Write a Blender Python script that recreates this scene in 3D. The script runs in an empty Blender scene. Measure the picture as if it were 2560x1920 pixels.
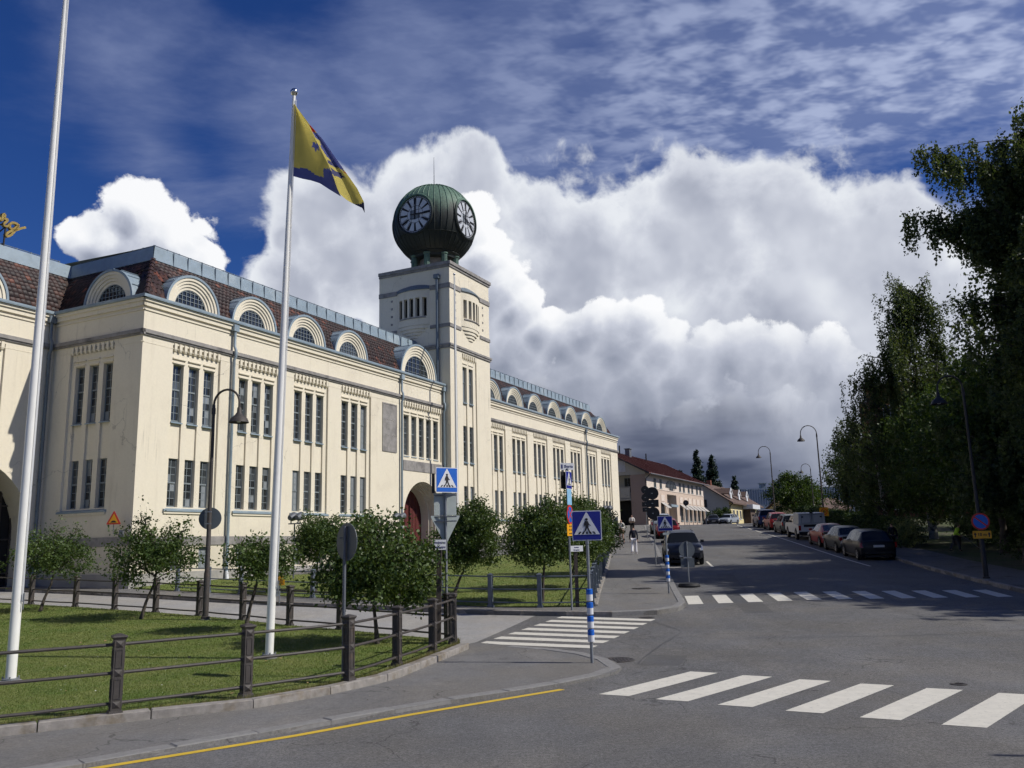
import bpy, bmesh, math, random
import numpy as np
from mathutils import Vector, Matrix

random.seed(7)
rng = np.random.default_rng(11)
sc = bpy.context.scene
COL = sc.collection
R = math.radians

# ------------------------------------------------------------------ camera
CAM_H = 2.25
_t, _r = R(10.69), R(-1.432)
_f = np.array([0, math.cos(_t), math.sin(_t)])
_x = np.array([1.0, 0, 0])
_u = np.cross(_x, _f)
_x, _u = math.cos(_r) * _x + math.sin(_r) * _u, -math.sin(_r) * _x + math.cos(_r) * _u
cam_d = bpy.data.cameras.new('camera')
cam = bpy.data.objects.new('camera', cam_d)
COL.objects.link(cam)
cam.matrix_world = Matrix(((_x[0], _u[0], -_f[0], 0), (_x[1], _u[1], -_f[1], 0), (_x[2], _u[2], -_f[2], CAM_H), (0, 0, 0, 1)))
cam_d.sensor_width = 36.0
cam_d.lens = 2126.1 / 2560 * 36.0
cam_d.clip_start = 0.1
cam_d.clip_end = 5000
sc.camera = cam

# ------------------------------------------------------------------ exposure
sc.view_settings.view_transform = 'Standard'
sc.view_settings.look = 'None'
sc.view_settings.exposure = 0.0
sc.view_settings.gamma = 1.0
sc.cycles.use_denoising = True
sc.cycles.use_adaptive_sampling = True
sc.cycles.adaptive_threshold = 0.02
sc.cycles.adaptive_min_samples = 12
sc.cycles.max_bounces = 6
sc.cycles.diffuse_bounces = 2
sc.cycles.glossy_bounces = 3
sc.cycles.transmission_bounces = 4
sc.cycles.transparent_max_bounces = 6

# ------------------------------------------------------------------ sun
SUN_AZ, SUN_EL = R(102), R(42)          # clockwise from +Y
sun_dir = Vector((math.sin(SUN_AZ) * math.cos(SUN_EL), math.cos(SUN_AZ) * math.cos(SUN_EL), math.sin(SUN_EL)))
sun_d = bpy.data.lights.new('sun', 'SUN')
sun_d.energy = 4.2
sun_d.angle = R(0.53)
sun_d.color = (1.0, 0.955, 0.88)
sun = bpy.data.objects.new('sun', sun_d)
COL.objects.link(sun)
sun.rotation_euler = sun_dir.to_track_quat('Z', 'Y').to_euler()

# ------------------------------------------------------------------ sky
SKY_STRENGTH = 0.1
world = bpy.data.worlds.new('World')
sc.world = world
world.use_nodes = True
wt = world.node_tree
wt.nodes.clear()


class N:
    """tiny node-graph helper: sockets in, sockets out"""
    def __init__(s, tree):
        s.t = tree

    def add(s, kind, **kw):
        n = s.t.nodes.new(kind)
        for k, v in kw.items():
            setattr(n, k, v)
        return n

    def put(s, sock, v):
        if hasattr(v, 'is_output'):
            s.t.links.new(v, sock)
        elif v is not None:
            try:
                sock.default_value = v
            except Exception:
                sock.default_value = (*v, 1.0)

    def m(s, op, a, b=None, c=None, clamp=False):
        n = s.add('ShaderNodeMath', operation=op, use_clamp=clamp)
        for i, v in enumerate((a, b, c)):
            if v is not None:
                s.put(n.inputs[i], v)
        return n.outputs[0]

    def v(s, op, a, b=None, scale=None):
        n = s.add('ShaderNodeVectorMath', operation=op)
        s.put(n.inputs[0], a)
        if b is not None:
            s.put(n.inputs[1], b)
        if scale is not None:
            s.put(n.inputs['Scale'], scale)
        return n.outputs['Value'] if op in ('DISTANCE', 'DOT_PRODUCT', 'LENGTH') else n.outputs[0]

    def smooth(s, x, a, b, lo=0.0, hi=1.0, interp='SMOOTHSTEP'):
        n = s.add('ShaderNodeMapRange', interpolation_type=interp)
        s.put(n.inputs[0], x)
        for i, q in enumerate((a, b, lo, hi)):
            s.put(n.inputs[i + 1], q)
        return n.outputs[0]

    def mix(s, f, a, b, blend='MIX'):
        n = s.add('ShaderNodeMix', data_type='RGBA', blend_type=blend)
        s.put(n.inputs[0], f)
        s.put(n.inputs[6], a if hasattr(a, 'is_output') else (*a, 1))
        s.put(n.inputs[7], b if hasattr(b, 'is_output') else (*b, 1))
        return n.outputs[2]

    def noise(s, vec, scale, detail=4, rough=0.55, dist=0.0, lac=2.0):
        n = s.add('ShaderNodeTexNoise')
        s.put(n.inputs['Vector'], vec)
        n.inputs['Scale'].default_value = scale
        n.inputs['Detail'].default_value = detail
        n.inputs['Roughness'].default_value = rough
        n.inputs['Lacunarity'].default_value = lac
        n.inputs['Distortion'].default_value = dist
        return n.outputs[0]

    def voro(s, vec, scale, detail=0.0, feature='SMOOTH_F1', rough=0.5, smooth=0.6):
        n = s.add('ShaderNodeTexVoronoi', feature=feature)
        s.put(n.inputs['Vector'], vec)
        n.inputs['Scale'].default_value = scale
        if 'Detail' in n.inputs:
            n.inputs['Detail'].default_value = detail
            n.inputs['Roughness'].default_value = rough
        if feature == 'SMOOTH_F1':
            n.inputs['Smoothness'].default_value = smooth
        return n


def px_dir(x, y):
    """direction in the world of a point of the sky (camera angles of the photograph)"""
    d = _x * (x * 2560 / 2212 - 1280) / 2126.1 - _u * (y * 2560 / 2212 - 960) / 2126.1 + _f
    return d / np.linalg.norm(d)


def build_sky():
    g = N(wt)
    tc = g.add('ShaderNodeTexCoord')
    d = tc.outputs['Generated']
    sep = g.add('ShaderNodeSeparateXYZ')
    g.put(sep.inputs[0], d)
    dz = sep.outputs[2]
    sky = g.add('ShaderNodeTexSky', sky_type='NISHITA')
    sky.sun_disc = False
    sky.sun_elevation = SUN_EL
    sky.sun_rotation = SUN_AZ
    sky.altitude = 50
    sky.air_density = 1.0
    sky.dust_density = 0.35
    sky.ozone_density = 1.6
    hs = g.add('ShaderNodeHueSaturation')
    hs.inputs['Saturation'].default_value = 1.22
    hs.inputs['Value'].default_value = 0.58
    g.put(hs.inputs['Color'], sky.outputs[0])
    gm = g.add('ShaderNodeGamma')
    gm.inputs[1].default_value = 1.0
    g.put(gm.inputs[0], hs.outputs[0])
    col = g.mix(1.0, gm.outputs[0], (0.43, 0.63, 1.18), 'MULTIPLY')
    K = 1.0 / SKY_STRENGTH

    def C(r_, g_, b_, k=1.0):
        return (r_ * K * k, g_ * K * k, b_ * K * k)

    # cloud-plane coordinates for high, flat layers
    hz = g.m('ADD', g.m('MAXIMUM', dz, 0.0), 0.12)
    plane = g.v('DIVIDE', d, None)
    pn = plane.node
    cmb = g.add('ShaderNodeCombineXYZ')
    for i in range(3):
        g.put(cmb.inputs[i], hz)
    g.put(pn.inputs[1], cmb.outputs[0])
    # warp of the directions so that no outline stays round
    wn = g.add('ShaderNodeTexNoise')
    g.put(wn.inputs['Vector'], d)
    wn.inputs['Scale'].default_value = 5.0
    wn.inputs['Detail'].default_value = 3.0
    warp = g.v('SCALE', g.v('SUBTRACT', wn.outputs['Color'], (0.5, 0.5, 0.5)), scale=0.085)
    dw = g.v('ADD', d, warp)

    def blobs(vec, lst, soft=0.25):
        out = None
        for (x, y, r_) in lst:
            c = px_dir(x, y)
            q = g.m('MULTIPLY_ADD', g.v('DISTANCE', vec, tuple(c)), -1.0 / (r_ * 2560 / 2212 / 2126.1), 1.0)
            out = q if out is None else g.m('SMOOTH_MAX', out, q, soft)
        return out

    def billow(vec, scale):
        n = g.m('ABSOLUTE', g.m('MULTIPLY_ADD', g.noise(vec, scale, 0.0), 2.0, -1.0))
        n2 = g.m('ABSOLUTE', g.m('MULTIPLY_ADD', g.noise(vec, scale * 2.3, 1.0, 0.5), 2.0, -1.0))
        n3 = g.noise(vec, scale * 5.0, 3, 0.65)
        return g.m('ADD', g.m('MULTIPLY_ADD', n2, 0.55, n), g.m('MULTIPLY_ADD', n3, 0.5, -0.25))

    # --- 1 thin high veil, rippled (cirrus / altocumulus) ------------------
    st = g.add('ShaderNodeMapping')
    st.inputs['Rotation'].default_value = (0, 0, R(28))
    st.inputs['Scale'].default_value = (1.0, 1.8, 1.0)
    g.put(st.inputs[0], plane)
    st2 = g.add('ShaderNodeMapping')
    st2.inputs['Rotation'].default_value = (0, 0, R(28))
    st2.inputs['Scale'].default_value = (1.0, 1.5, 1.0)
    g.put(st2.inputs[0], plane)
    v1 = g.noise(st.outputs[0], 1.0, 7, 0.62, 0.35)
    v2 = g.noise(st2.outputs[0], 10.0, 3, 0.6, 0.15)
    v3 = g.noise(plane, 0.42, 2, 0.5, 0.2)
    pv = blobs(dw, [(2050, 20, 420), (1750, 120, 330), (1450, 170, 300), (1150, 190, 300), (880, 130, 330), (620, 260, 230), (250, 120, 260), (330, 330, 160), (1700, 260, 170), (2250, 200, 200)], 0.3)
    cov = g.m('ADD', g.m('MULTIPLY', pv, 0.9), g.m('ADD', g.m('MULTIPLY_ADD', v1, 2.4, -1.2), g.m('MULTIPLY_ADD', v3, 0.9, -0.45)))
    cov = g.smooth(cov, -0.05, 0.95)
    rip = g.smooth(v2, 0.36, 0.66, 0.30, 1.0)
    rip = g.m('ADD', 1.0, g.m('MULTIPLY', g.m('SUBTRACT', rip, 1.0), g.smooth(sep.outputs[0], -0.15, 0.2, 0.35, 1.0)))
    veil = g.m('MULTIPLY', g.m('MULTIPLY', cov, rip), 0.88)
    vb = g.smooth(g.v('DOT_PRODUCT', d, (math.sin(R(80)), math.cos(R(80)), 0.0)), -0.1, 0.75)
    vcol = g.mix(vb, C(0.185, 0.235, 0.42), C(0.52, 0.59, 0.80))
    col = g.mix(veil, col, vcol)

    # --- 2 wide grey-white deck behind the heads ---------------------------
    back = blobs(dw, [(760, 560, 230), (960, 480, 200), (1030, 370, 110), (880, 420, 120), (1250, 560, 240), (1480, 560, 250), (1500, 470, 120), (1700, 500, 190), (1760, 650, 260), (1900, 560, 190), (1980, 760, 330), (1500, 800, 340), (1100, 720, 320), (640, 640, 130), (640, 470, 90), (690, 420, 90), (600, 520, 50), (1200, 900, 260), (1500, 1000, 330), (1850, 1000, 330), (2300, 700, 260), (2700, 760, 420), (3300, 800, 380)], 0.22)
    nb = g.m('ADD', g.m('MULTIPLY', billow(dw, 9.0), 0.35), g.m('MULTIPLY_ADD', g.noise(dw, 16.0, 5, 0.6), 0.75, -0.02))
    fb = g.m('MULTIPLY_ADD', g.m('SUBTRACT', nb, 0.5), 1.15, back)
    low = g.smooth(dz, 0.02, 0.30, 0.55, 0.0)
    wide = g.m('MULTIPLY_ADD', g.noise(d, 2.3, 5, 0.55, 0.2), 2.6, -1.55)
    fb = g.m('MAXIMUM', fb, g.m('MULTIPLY', g.m('ADD', wide, low), g.smooth(g.v('DOT_PRODUCT', d, (0, 1, 0)), 0.55, 0.2)))
    mb_ = g.smooth(fb, 0.04, 0.27)
    nb2 = g.noise(d, 6.5, 4, 0.5, 0.0)
    relief = g.m('SUBTRACT', nb2, g.noise(g.v('ADD', d, (0.022, 0.0, 0.022)), 6.5, 4, 0.5, 0.0))
    br = g.m('ADD', g.m('MULTIPLY_ADD', relief, 1.25, 0.66), g.m('MULTIPLY', g.smooth(fb, 0.75, 0.05), 0.38))
    br = g.m('MULTIPLY', br, g.smooth(dz, 0.04, 0.28, 0.70, 1.0), clamp=True)
    ramp = g.add('ShaderNodeValToRGB')
    e = ramp.color_ramp.elements
    e[0].position, e[0].color = 0.0, (*C(0.10, 0.125, 0.20), 1)
    e[1].position, e[1].color = 1.0, (*C(0.80, 0.83, 0.88), 1)
    for p, c in ((0.35, C(0.28, 0.31, 0.40)), (0.6, C(0.47, 0.50, 0.59)), (0.8, C(0.64, 0.67, 0.75))):
        x = e.new(p)
        x.color = (*c, 1)
    g.put(ramp.inputs[0], br)
    col = g.mix(mb_, col, ramp.outputs[0])

    # --- 3 dark rain base low over the far street ---------------------------
    dark = blobs(dw, [(1400, 1000, 140), (1560, 1000, 130), (1380, 1070, 190), (1560, 1080, 210), (1690, 1090, 110), (1150, 1060, 200)], 0.35)
    dk = g.smooth(g.m('MULTIPLY_ADD', g.m('SUBTRACT', g.noise(dw, 9.0, 5, 0.55), 0.5), 0.8, dark), -0.35, 0.6, 0.0, 0.95)
    dcol = g.mix(g.smooth(g.noise(g.v('MULTIPLY', d, (1, 1, 4)), 5.0, 4, 0.5), 0.35, 0.68), C(0.052, 0.068, 0.125), C(0.20, 0.225, 0.31))
    col = g.mix(dk, col, dcol)

    # --- 4 bright cumulus heads ----------------------------------------------
    dh = g.v('ADD', d, g.v('SCALE', warp, scale=0.35))
    heads = [(300, 505, 95), (235, 515, 70), (370, 530, 95), (170, 520, 50), (300, 455, 55), (420, 560, 70), (440, 590, 50), (300, 580, 120),
                          (1020, 470, 70), (1050, 540, 72), (1085, 600, 75), (1130, 645, 62), (1190, 690, 48), (1020, 660, 130), (1120, 740, 110),
             (1285, 690, 62), (1250, 720, 65), (1400, 685, 52), (1360, 730, 85), (1440, 735, 60), (1290, 790, 130), (1405, 800, 110),
             (1535, 745, 58), (1595, 765, 75), (1500, 800, 90), (1660, 785, 75), (1705, 760, 50), (1760, 800, 80),
             (1880, 850, 90), (1860, 905, 60), (1960, 880, 120)]

    def field(vecw):
        b = blobs(vecw, heads, 0.14)
        return g.m('MULTIPLY_ADD', g.m('SUBTRACT', billow(vecw, 15.0), 0.36), 0.62, b)
    f0 = field(dh)
    off = (0.018, -0.004, 0.026)
    f1 = field(g.v('ADD', dh, off))
    f0 = g.m('MULTIPLY_ADD', g.m('SUBTRACT', g.noise(d, 60.0, 5, 0.65), 0.5), 0.34, f0)
    mh = g.smooth(f0, 0.03, 0.19)
    lit = g.m('MULTIPLY_ADD', g.m('SUBTRACT', f0, f1), 0.85, 0.47)
    rim = g.smooth(f0, 1.0, 0.10, 0.0, 0.42)
    lit = g.m('ADD', lit, rim)
    fade = g.smooth(dz, 0.17, 0.42, 0.48, 1.0)
    lit = g.m('MULTIPLY', lit, fade, clamp=True)
    r2 = g.add('ShaderNodeValToRGB')
    e = r2.color_ramp.elements
    e[0].position, e[0].color = 0.0, (*C(0.17, 0.20, 0.28), 1)
    e[1].position, e[1].color = 1.0, (*C(0.98, 0.985, 1.0), 1)
    for p, c in ((0.3, C(0.36, 0.39, 0.48)), (0.55, C(0.58, 0.61, 0.70)), (0.8, C(0.86, 0.88, 0.92))):
        x = e.new(p)
        x.color = (*c, 1)
    g.put(r2.inputs[0], lit)
    mh = g.m('MULTIPLY', mh, g.smooth(g.m('MULTIPLY_ADD', g.noise(dw, 8.0, 3), 0.12, dz), 0.165, 0.265, 0.0, 0.97))
    col = g.mix(mh, col, r2.outputs[0])

    # ground colour under the horizon
    col = g.mix(g.smooth(dz, 0.0, -0.02), col, C(0.10, 0.11, 0.11))
    bg = g.add('ShaderNodeBackground')
    bg.inputs[1].default_value = SKY_STRENGTH
    g.put(bg.inputs[0], col)
    out = g.add('ShaderNodeOutputWorld')
    wt.links.new(bg.outputs[0], out.inputs[0])


build_sky()
world.cycles.sampling_method = 'MANUAL'
world.cycles.sample_map_resolution = 512

# ================================================================== helpers
_gy = [-100, 18, 30, 43, 62, 80, 94, 110, 134, 180, 300, 600, 3000]
_gz = [0, 0, 0.42, 1.0, 2.15, 3.25, 3.9, 4.15, 4.5, 4.6, 4.5, 4, 4]


def gnd(y):
    """height of the terrain: level junction, then the street climbs away"""
    return float(np.mean(np.interp([y - 4, y - 2, y, y + 2, y + 4], _gy, _gz)))


class MB:
    def __init__(s):
        s.v, s.f, s.mi = [], [], []

    def add(s, vs, fs, mi=0):
        b = len(s.v)
        s.v += [tuple(map(float, p)) for p in vs]
        s.f += [tuple(b + i for i in f) for f in fs]
        s.mi += [mi] * len(fs)
        return s

    def box(s, x0, x1, y0, y1, z0, z1, mi=0):
        return s.add([(x0, y0, z0), (x1, y0, z0), (x1, y1, z0), (x0, y1, z0), (x0, y0, z1), (x1, y0, z1), (x1, y1, z1), (x0, y1, z1)],
                     [(0, 3, 2, 1), (4, 5, 6, 7), (0, 1, 5, 4), (1, 2, 6, 5), (2, 3, 7, 6), (3, 0, 4, 7)], mi)

    def tbox(s, cx, cy, z0, z1, a0, b0, a1, b1, mi=0):
        """box whose top is a different size from its bottom"""
        return s.add([(cx - a0, cy - b0, z0), (cx + a0, cy - b0, z0), (cx + a0, cy + b0, z0), (cx - a0, cy + b0, z0),
                      (cx - a1, cy - b1, z1), (cx + a1, cy - b1, z1), (cx + a1, cy + b1, z1), (cx - a1, cy + b1, z1)],
                     [(0, 3, 2, 1), (4, 5, 6, 7), (0, 1, 5, 4), (1, 2, 6, 5), (2, 3, 7, 6), (3, 0, 4, 7)], mi)

    def quad(s, a, b, c, d, mi=0):
        return s.add([a, b, c, d], [(0, 1, 2, 3)], mi)

    def tube(s, path, rad, n=8, mi=0, cap=True):
        path = [Vector(p) for p in path]
        if not hasattr(rad, '__len__'):
            rad = [rad] * len(path)
        rings = []
        up = Vector((0, 0, 1))
        prev = None
        for i, p in enumerate(path):
            t = (path[min(i + 1, len(path) - 1)] - path[max(i - 1, 0)])
            t = t.normalized() if t.length > 1e-9 else Vector((0, 0, 1))
            if prev is None:
                a = t.cross(up) if abs(t.z) < 0.95 else t.cross(Vector((0, 1, 0)))
            else:
                a = prev - t * prev.dot(t)
            a.normalize()
            prev = a
            b = t.cross(a)
            rings.append([p + (a * math.cos(2 * math.pi * k / n) + b * math.sin(2 * math.pi * k / n)) * rad[i] for k in range(n)])
        vs = [q for r_ in rings for q in r_]
        fs = []
        for i in range(len(rings) - 1):
            for k in range(n):
                k2 = (k + 1) % n
                fs.append((i * n + k, i * n + k2, (i + 1) * n + k2, (i + 1) * n + k))
        if cap:
            fs.append(tuple(range(n - 1, -1, -1)))
            fs.append(tuple((len(rings) - 1) * n + k for k in range(n)))
        return s.add(vs, fs, mi)

    def lathe(s, prof, n=16, c=(0, 0, 0), mi=0, cap=True):
        vs = [(c[0] + r_ * math.cos(2 * math.pi * k / n), c[1] + r_ * math.sin(2 * math.pi * k / n), c[2] + z) for r_, z in prof for k in range(n)]
        fs = []
        for i in range(len(prof) - 1):
            for k in range(n):
                k2 = (k + 1) % n
                fs.append((i * n + k, i * n + k2, (i + 1) * n + k2, (i + 1) * n + k))
        if cap:
            fs.append(tuple(range(n - 1, -1, -1)))
            fs.append(tuple((len(prof) - 1) * n + k for k in range(n)))
        return s.add(vs, fs, mi)

    def prism(s, poly, fn, d0, d1, mi=0):
        """extrude a 2-D outline; fn(a, b, depth) -> point"""
        n = len(poly)
        vs = [fn(a, b, d0) for a, b in poly] + [fn(a, b, d1) for a, b in poly]
        fs = [tuple(range(n)), tuple(range(2 * n - 1, n - 1, -1))]
        fs += [(i, i + n, (i + 1) % n + n, (i + 1) % n) for i in range(n)]
        return s.add(vs, fs, mi)

    def mesh(s, name):
        me = bpy.data.meshes.new(name)
        me.from_pydata(s.v, [], s.f)
        if s.mi and max(s.mi):
            me.polygons.foreach_set('material_index', s.mi)
        return me

    def build(s, name, mat, parent=None, smooth=False, fix=True, loc=None):
        me = s.mesh(name)
        return obj(name, me, mat, parent, smooth, fix, loc)


def obj(name, me, mat, parent=None, smooth=False, fix=True, loc=None):
    if fix and len(me.polygons) < 60000:
        bm = bmesh.new()
        bm.from_mesh(me)
        bmesh.ops.recalc_face_normals(bm, faces=bm.faces)
        bm.to_mesh(me)
        bm.free()
    for m_ in (mat if isinstance(mat, (list, tuple)) else [mat]):
        me.materials.append(m_)
    if smooth:
        me.polygons.foreach_set('use_smooth', [True] * len(me.polygons))
        try:
            me.set_sharp_from_angle(angle=R(42))
        except Exception:
            pass
    o = bpy.data.objects.new(name, me)
    COL.objects.link(o)
    o.parent = parent
    if loc is not None:
        o.location = loc
    return o


def empty(name, loc=(0, 0, 0), rz=0.0, label=None, cat=None, group=None):
    o = bpy.data.objects.new(name, None)
    o.empty_display_size = 0.2
    COL.objects.link(o)
    o.location = loc
    o.rotation_euler = (0, 0, rz)
    return tag(o, label, cat, group)


def tag(o, label=None, cat=None, group=None, kind=None):
    for k, v in (('label', label), ('category', cat), ('group', group), ('kind', kind)):
        if v:
            o[k] = v
    return o


def inst(name, me, parent, loc=(0, 0, 0), rot=(0, 0, 0), scale=None):
    """a copy that shares mesh data"""
    o = bpy.data.objects.new(name, me)
    COL.objects.link(o)
    o.parent = parent
    o.location = loc
    o.rotation_euler = rot
    if scale:
        o.scale = scale
    return o


def copy_tree(o, parent=None):
    c = o.copy()
    COL.objects.link(c)
    c.parent = parent
    for ch in list(o.children):
        copy_tree(ch, c)
    return c


def text_mesh(txt, size, bold=0.0, align='CENTER'):
    cu = bpy.data.curves.new('lettering', 'FONT')
    cu.body = txt
    cu.size = size
    cu.align_x = align
    cu.align_y = 'CENTER'
    cu.offset = bold
    cu.resolution_u = 3
    o = bpy.data.objects.new('lettering', cu)
    COL.objects.link(o)
    bpy.context.view_layer.update()
    me = bpy.data.meshes.new_from_object(o.evaluated_get(bpy.context.evaluated_depsgraph_get()))
    bpy.data.objects.remove(o)
    bpy.data.curves.remove(cu)
    return me


# ------------------------------------------------------------------ materials
def M(name, c, rough=0.8, var=0.0, vs=1.0, metal=0.0, bump=0.0, bs=40.0, spec=0.4, c2=None, f2=(0.45, 0.6), s2=3.0, detail=5, stretch=None, coat=0.0):
    """procedural surface: colour noise, optional second colour in patches, fine bump"""
    m = bpy.data.materials.new(name)
    m.use_nodes = True
    t = m.node_tree
    g = N(t)
    b = t.nodes['Principled BSDF']
    b.inputs['Roughness'].default_value = rough
    b.inputs['Metallic'].default_value = metal
    b.inputs['Specular IOR Level'].default_value = spec
    if coat:
        b.inputs['Coat Weight'].default_value = coat
        b.inputs['Coat Roughness'].default_value = 0.05
    pos = g.add('ShaderNodeNewGeometry').outputs['Position']
    if stretch:
        pos = g.v('MULTIPLY', pos, stretch)
    col = (*c, 1)
    if var or c2:
        base = c
        if c2:
            base = g.mix(g.smooth(g.noise(pos, s2, detail, 0.6), f2[0], f2[1]), c, c2)
        if var:
            n = g.noise(pos, vs, detail, 0.6)
            k = g.smooth(n, 0.3, 0.7, 1 - var, 1 + var, 'LINEAR')
            cc = g.add('ShaderNodeCombineXYZ')
            for i in range(3):
                g.put(cc.inputs[i], k)
            base = g.mix(1.0, base, cc.outputs[0], 'MULTIPLY')
        g.put(b.inputs['Base Color'], base)
    else:
        b.inputs['Base Color'].default_value = col
    if bump:
        bp = g.add('ShaderNodeBump')
        bp.inputs['Strength'].default_value = bump
        bp.inputs['Distance'].default_value = 0.02
        g.put(bp.inputs['Height'], g.noise(pos, bs, 3, 0.6))
        t.links.new(bp.outputs[0], b.inputs['Normal'])
    return m


def leaf_mat(name, c, c2, trans=0.35, vs=1.6):
    m = bpy.data.materials.new(name)
    m.use_nodes = True
    t = m.node_tree
    t.nodes.clear()
    g = N(t)
    pos = g.add('ShaderNodeNewGeometry').outputs['Position']
    n1 = g.noise(pos, vs, 2, 0.5)
    n2 = g.noise(pos, 14.0, 1, 0.5)
    col = g.mix(g.smooth(g.m('ADD', g.m('MULTIPLY', n1, 0.5), g.m('MULTIPLY', n2, 0.5)), 0.36, 0.64), c, c2)
    d = g.add('ShaderNodeBsdfPrincipled')
    d.inputs['Roughness'].default_value = 0.5
    d.inputs['Specular IOR Level'].default_value = 0.35
    g.put(d.inputs['Base Color'], col)
    tr = g.add('ShaderNodeBsdfTranslucent')
    g.put(tr.inputs[0], g.mix(1.0, col, (1.25, 1.15, 0.5), 'MULTIPLY'))
    mx = g.add('ShaderNodeMixShader')
    mx.inputs[0].default_value = trans
    t.links.new(d.outputs[0], mx.inputs[1])
    t.links.new(tr.outputs[0], mx.inputs[2])
    o = g.add('ShaderNodeOutputMaterial')
    t.links.new(mx.outputs[0], o.inputs[0])
    return m


def asphalt_mat(name, c, grain=0.35, patch=0.14, crack=True, stain=0.0):
    m = bpy.data.materials.new(name)
    m.use_nodes = True
    t = m.node_tree
    g = N(t)
    b = t.nodes['Principled BSDF']
    b.inputs['Roughness'].default_value = 0.88
    b.inputs['Specular IOR Level'].default_value = 0.25
    pos = g.add('ShaderNodeNewGeometry').outputs['Position']
    big = g.smooth(g.noise(pos, 0.22, 4, 0.6, 0.4), 0.3, 0.7, 1 - patch, 1 + patch, 'LINEAR')
    mid = g.smooth(g.noise(pos, 2.6, 4, 0.65), 0.3, 0.7, 0.93, 1.07, 'LINEAR')
    fine = g.smooth(g.noise(pos, 34.0, 3, 0.8), 0.25, 0.75, 1 - grain, 1 + grain, 'LINEAR')
    st = g.add('ShaderNodeTexWhiteNoise')
    fine = g.m('MULTIPLY', fine, g.smooth(g.noise(pos, 13.0, 2, 0.7), 0.3, 0.7, 1 - grain * .32, 1 + grain * .32, 'LINEAR'))
    k = g.m('MULTIPLY', g.m('MULTIPLY', big, mid), fine)
    vo = g.voro(pos, 60.0, 0, 'F1')
    chips = g.smooth(vo.outputs['Color'].node.outputs['Distance'], 0.12, 0.02, 0.0, 0.5)
    sp = g.add('ShaderNodeSeparateColor')
    g.put(sp.inputs[0], vo.outputs['Color'])
    chips = g.m('MULTIPLY', chips, g.smooth(sp.outputs[0], 0.8, 0.85))
    k = g.m('ADD', k, chips)
    oil = g.smooth(g.noise(pos, 0.9, 5, 0.7, 0.6), 0.60, 0.72, 1.0, 0.80)
    pale = g.smooth(g.noise(g.v('MULTIPLY', pos, (1.0, 0.22, 1.0)), 0.75, 4, 0.55), 0.42, 0.70, 0.95, 1.12)
    k = g.m('MULTIPLY', k, g.m('MULTIPLY', oil, pale))
    if crack:
        wv = g.add('ShaderNodeTexNoise')
        g.put(wv.inputs['Vector'], pos)
        wv.inputs['Scale'].default_value = 1.3
        wv.inputs['Detail'].default_value = 4
        pw = g.v('ADD', pos, g.v('SCALE', wv.outputs['Color'], scale=0.9))
        ce = g.voro(pw, 0.33, 0, 'DISTANCE_TO_EDGE').outputs[0]
        ck = g.smooth(ce, 0.0, 0.0065, 0.55, 1.0)
        gate = g.smooth(g.noise(pos, 0.35, 2), 0.47, 0.55)
        ck = g.m('MAXIMUM', ck, g.m('SUBTRACT', 1.0, gate))
        k = g.m('MULTIPLY', k, ck)
    cc = g.add('ShaderNodeCombineXYZ')
    for i in range(3):
        g.put(cc.inputs[i], k)
    warm = g.mix(g.smooth(g.noise(pos, 0.5, 3), 0.35, 0.65), c, (c[0] * 1.06, c[1] * 1.02, c[2] * 0.95))
    g.put(b.inputs['Base Color'], g.mix(1.0, warm, cc.outputs[0], 'MULTIPLY'))
    bp = g.add('ShaderNodeBump')
    bp.inputs['Strength'].default_value = 0.35
    bp.inputs['Distance'].default_value = 0.01
    g.put(bp.inputs['Height'], fine)
    t.links.new(bp.outputs[0], b.inputs['Normal'])
    return m


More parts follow.
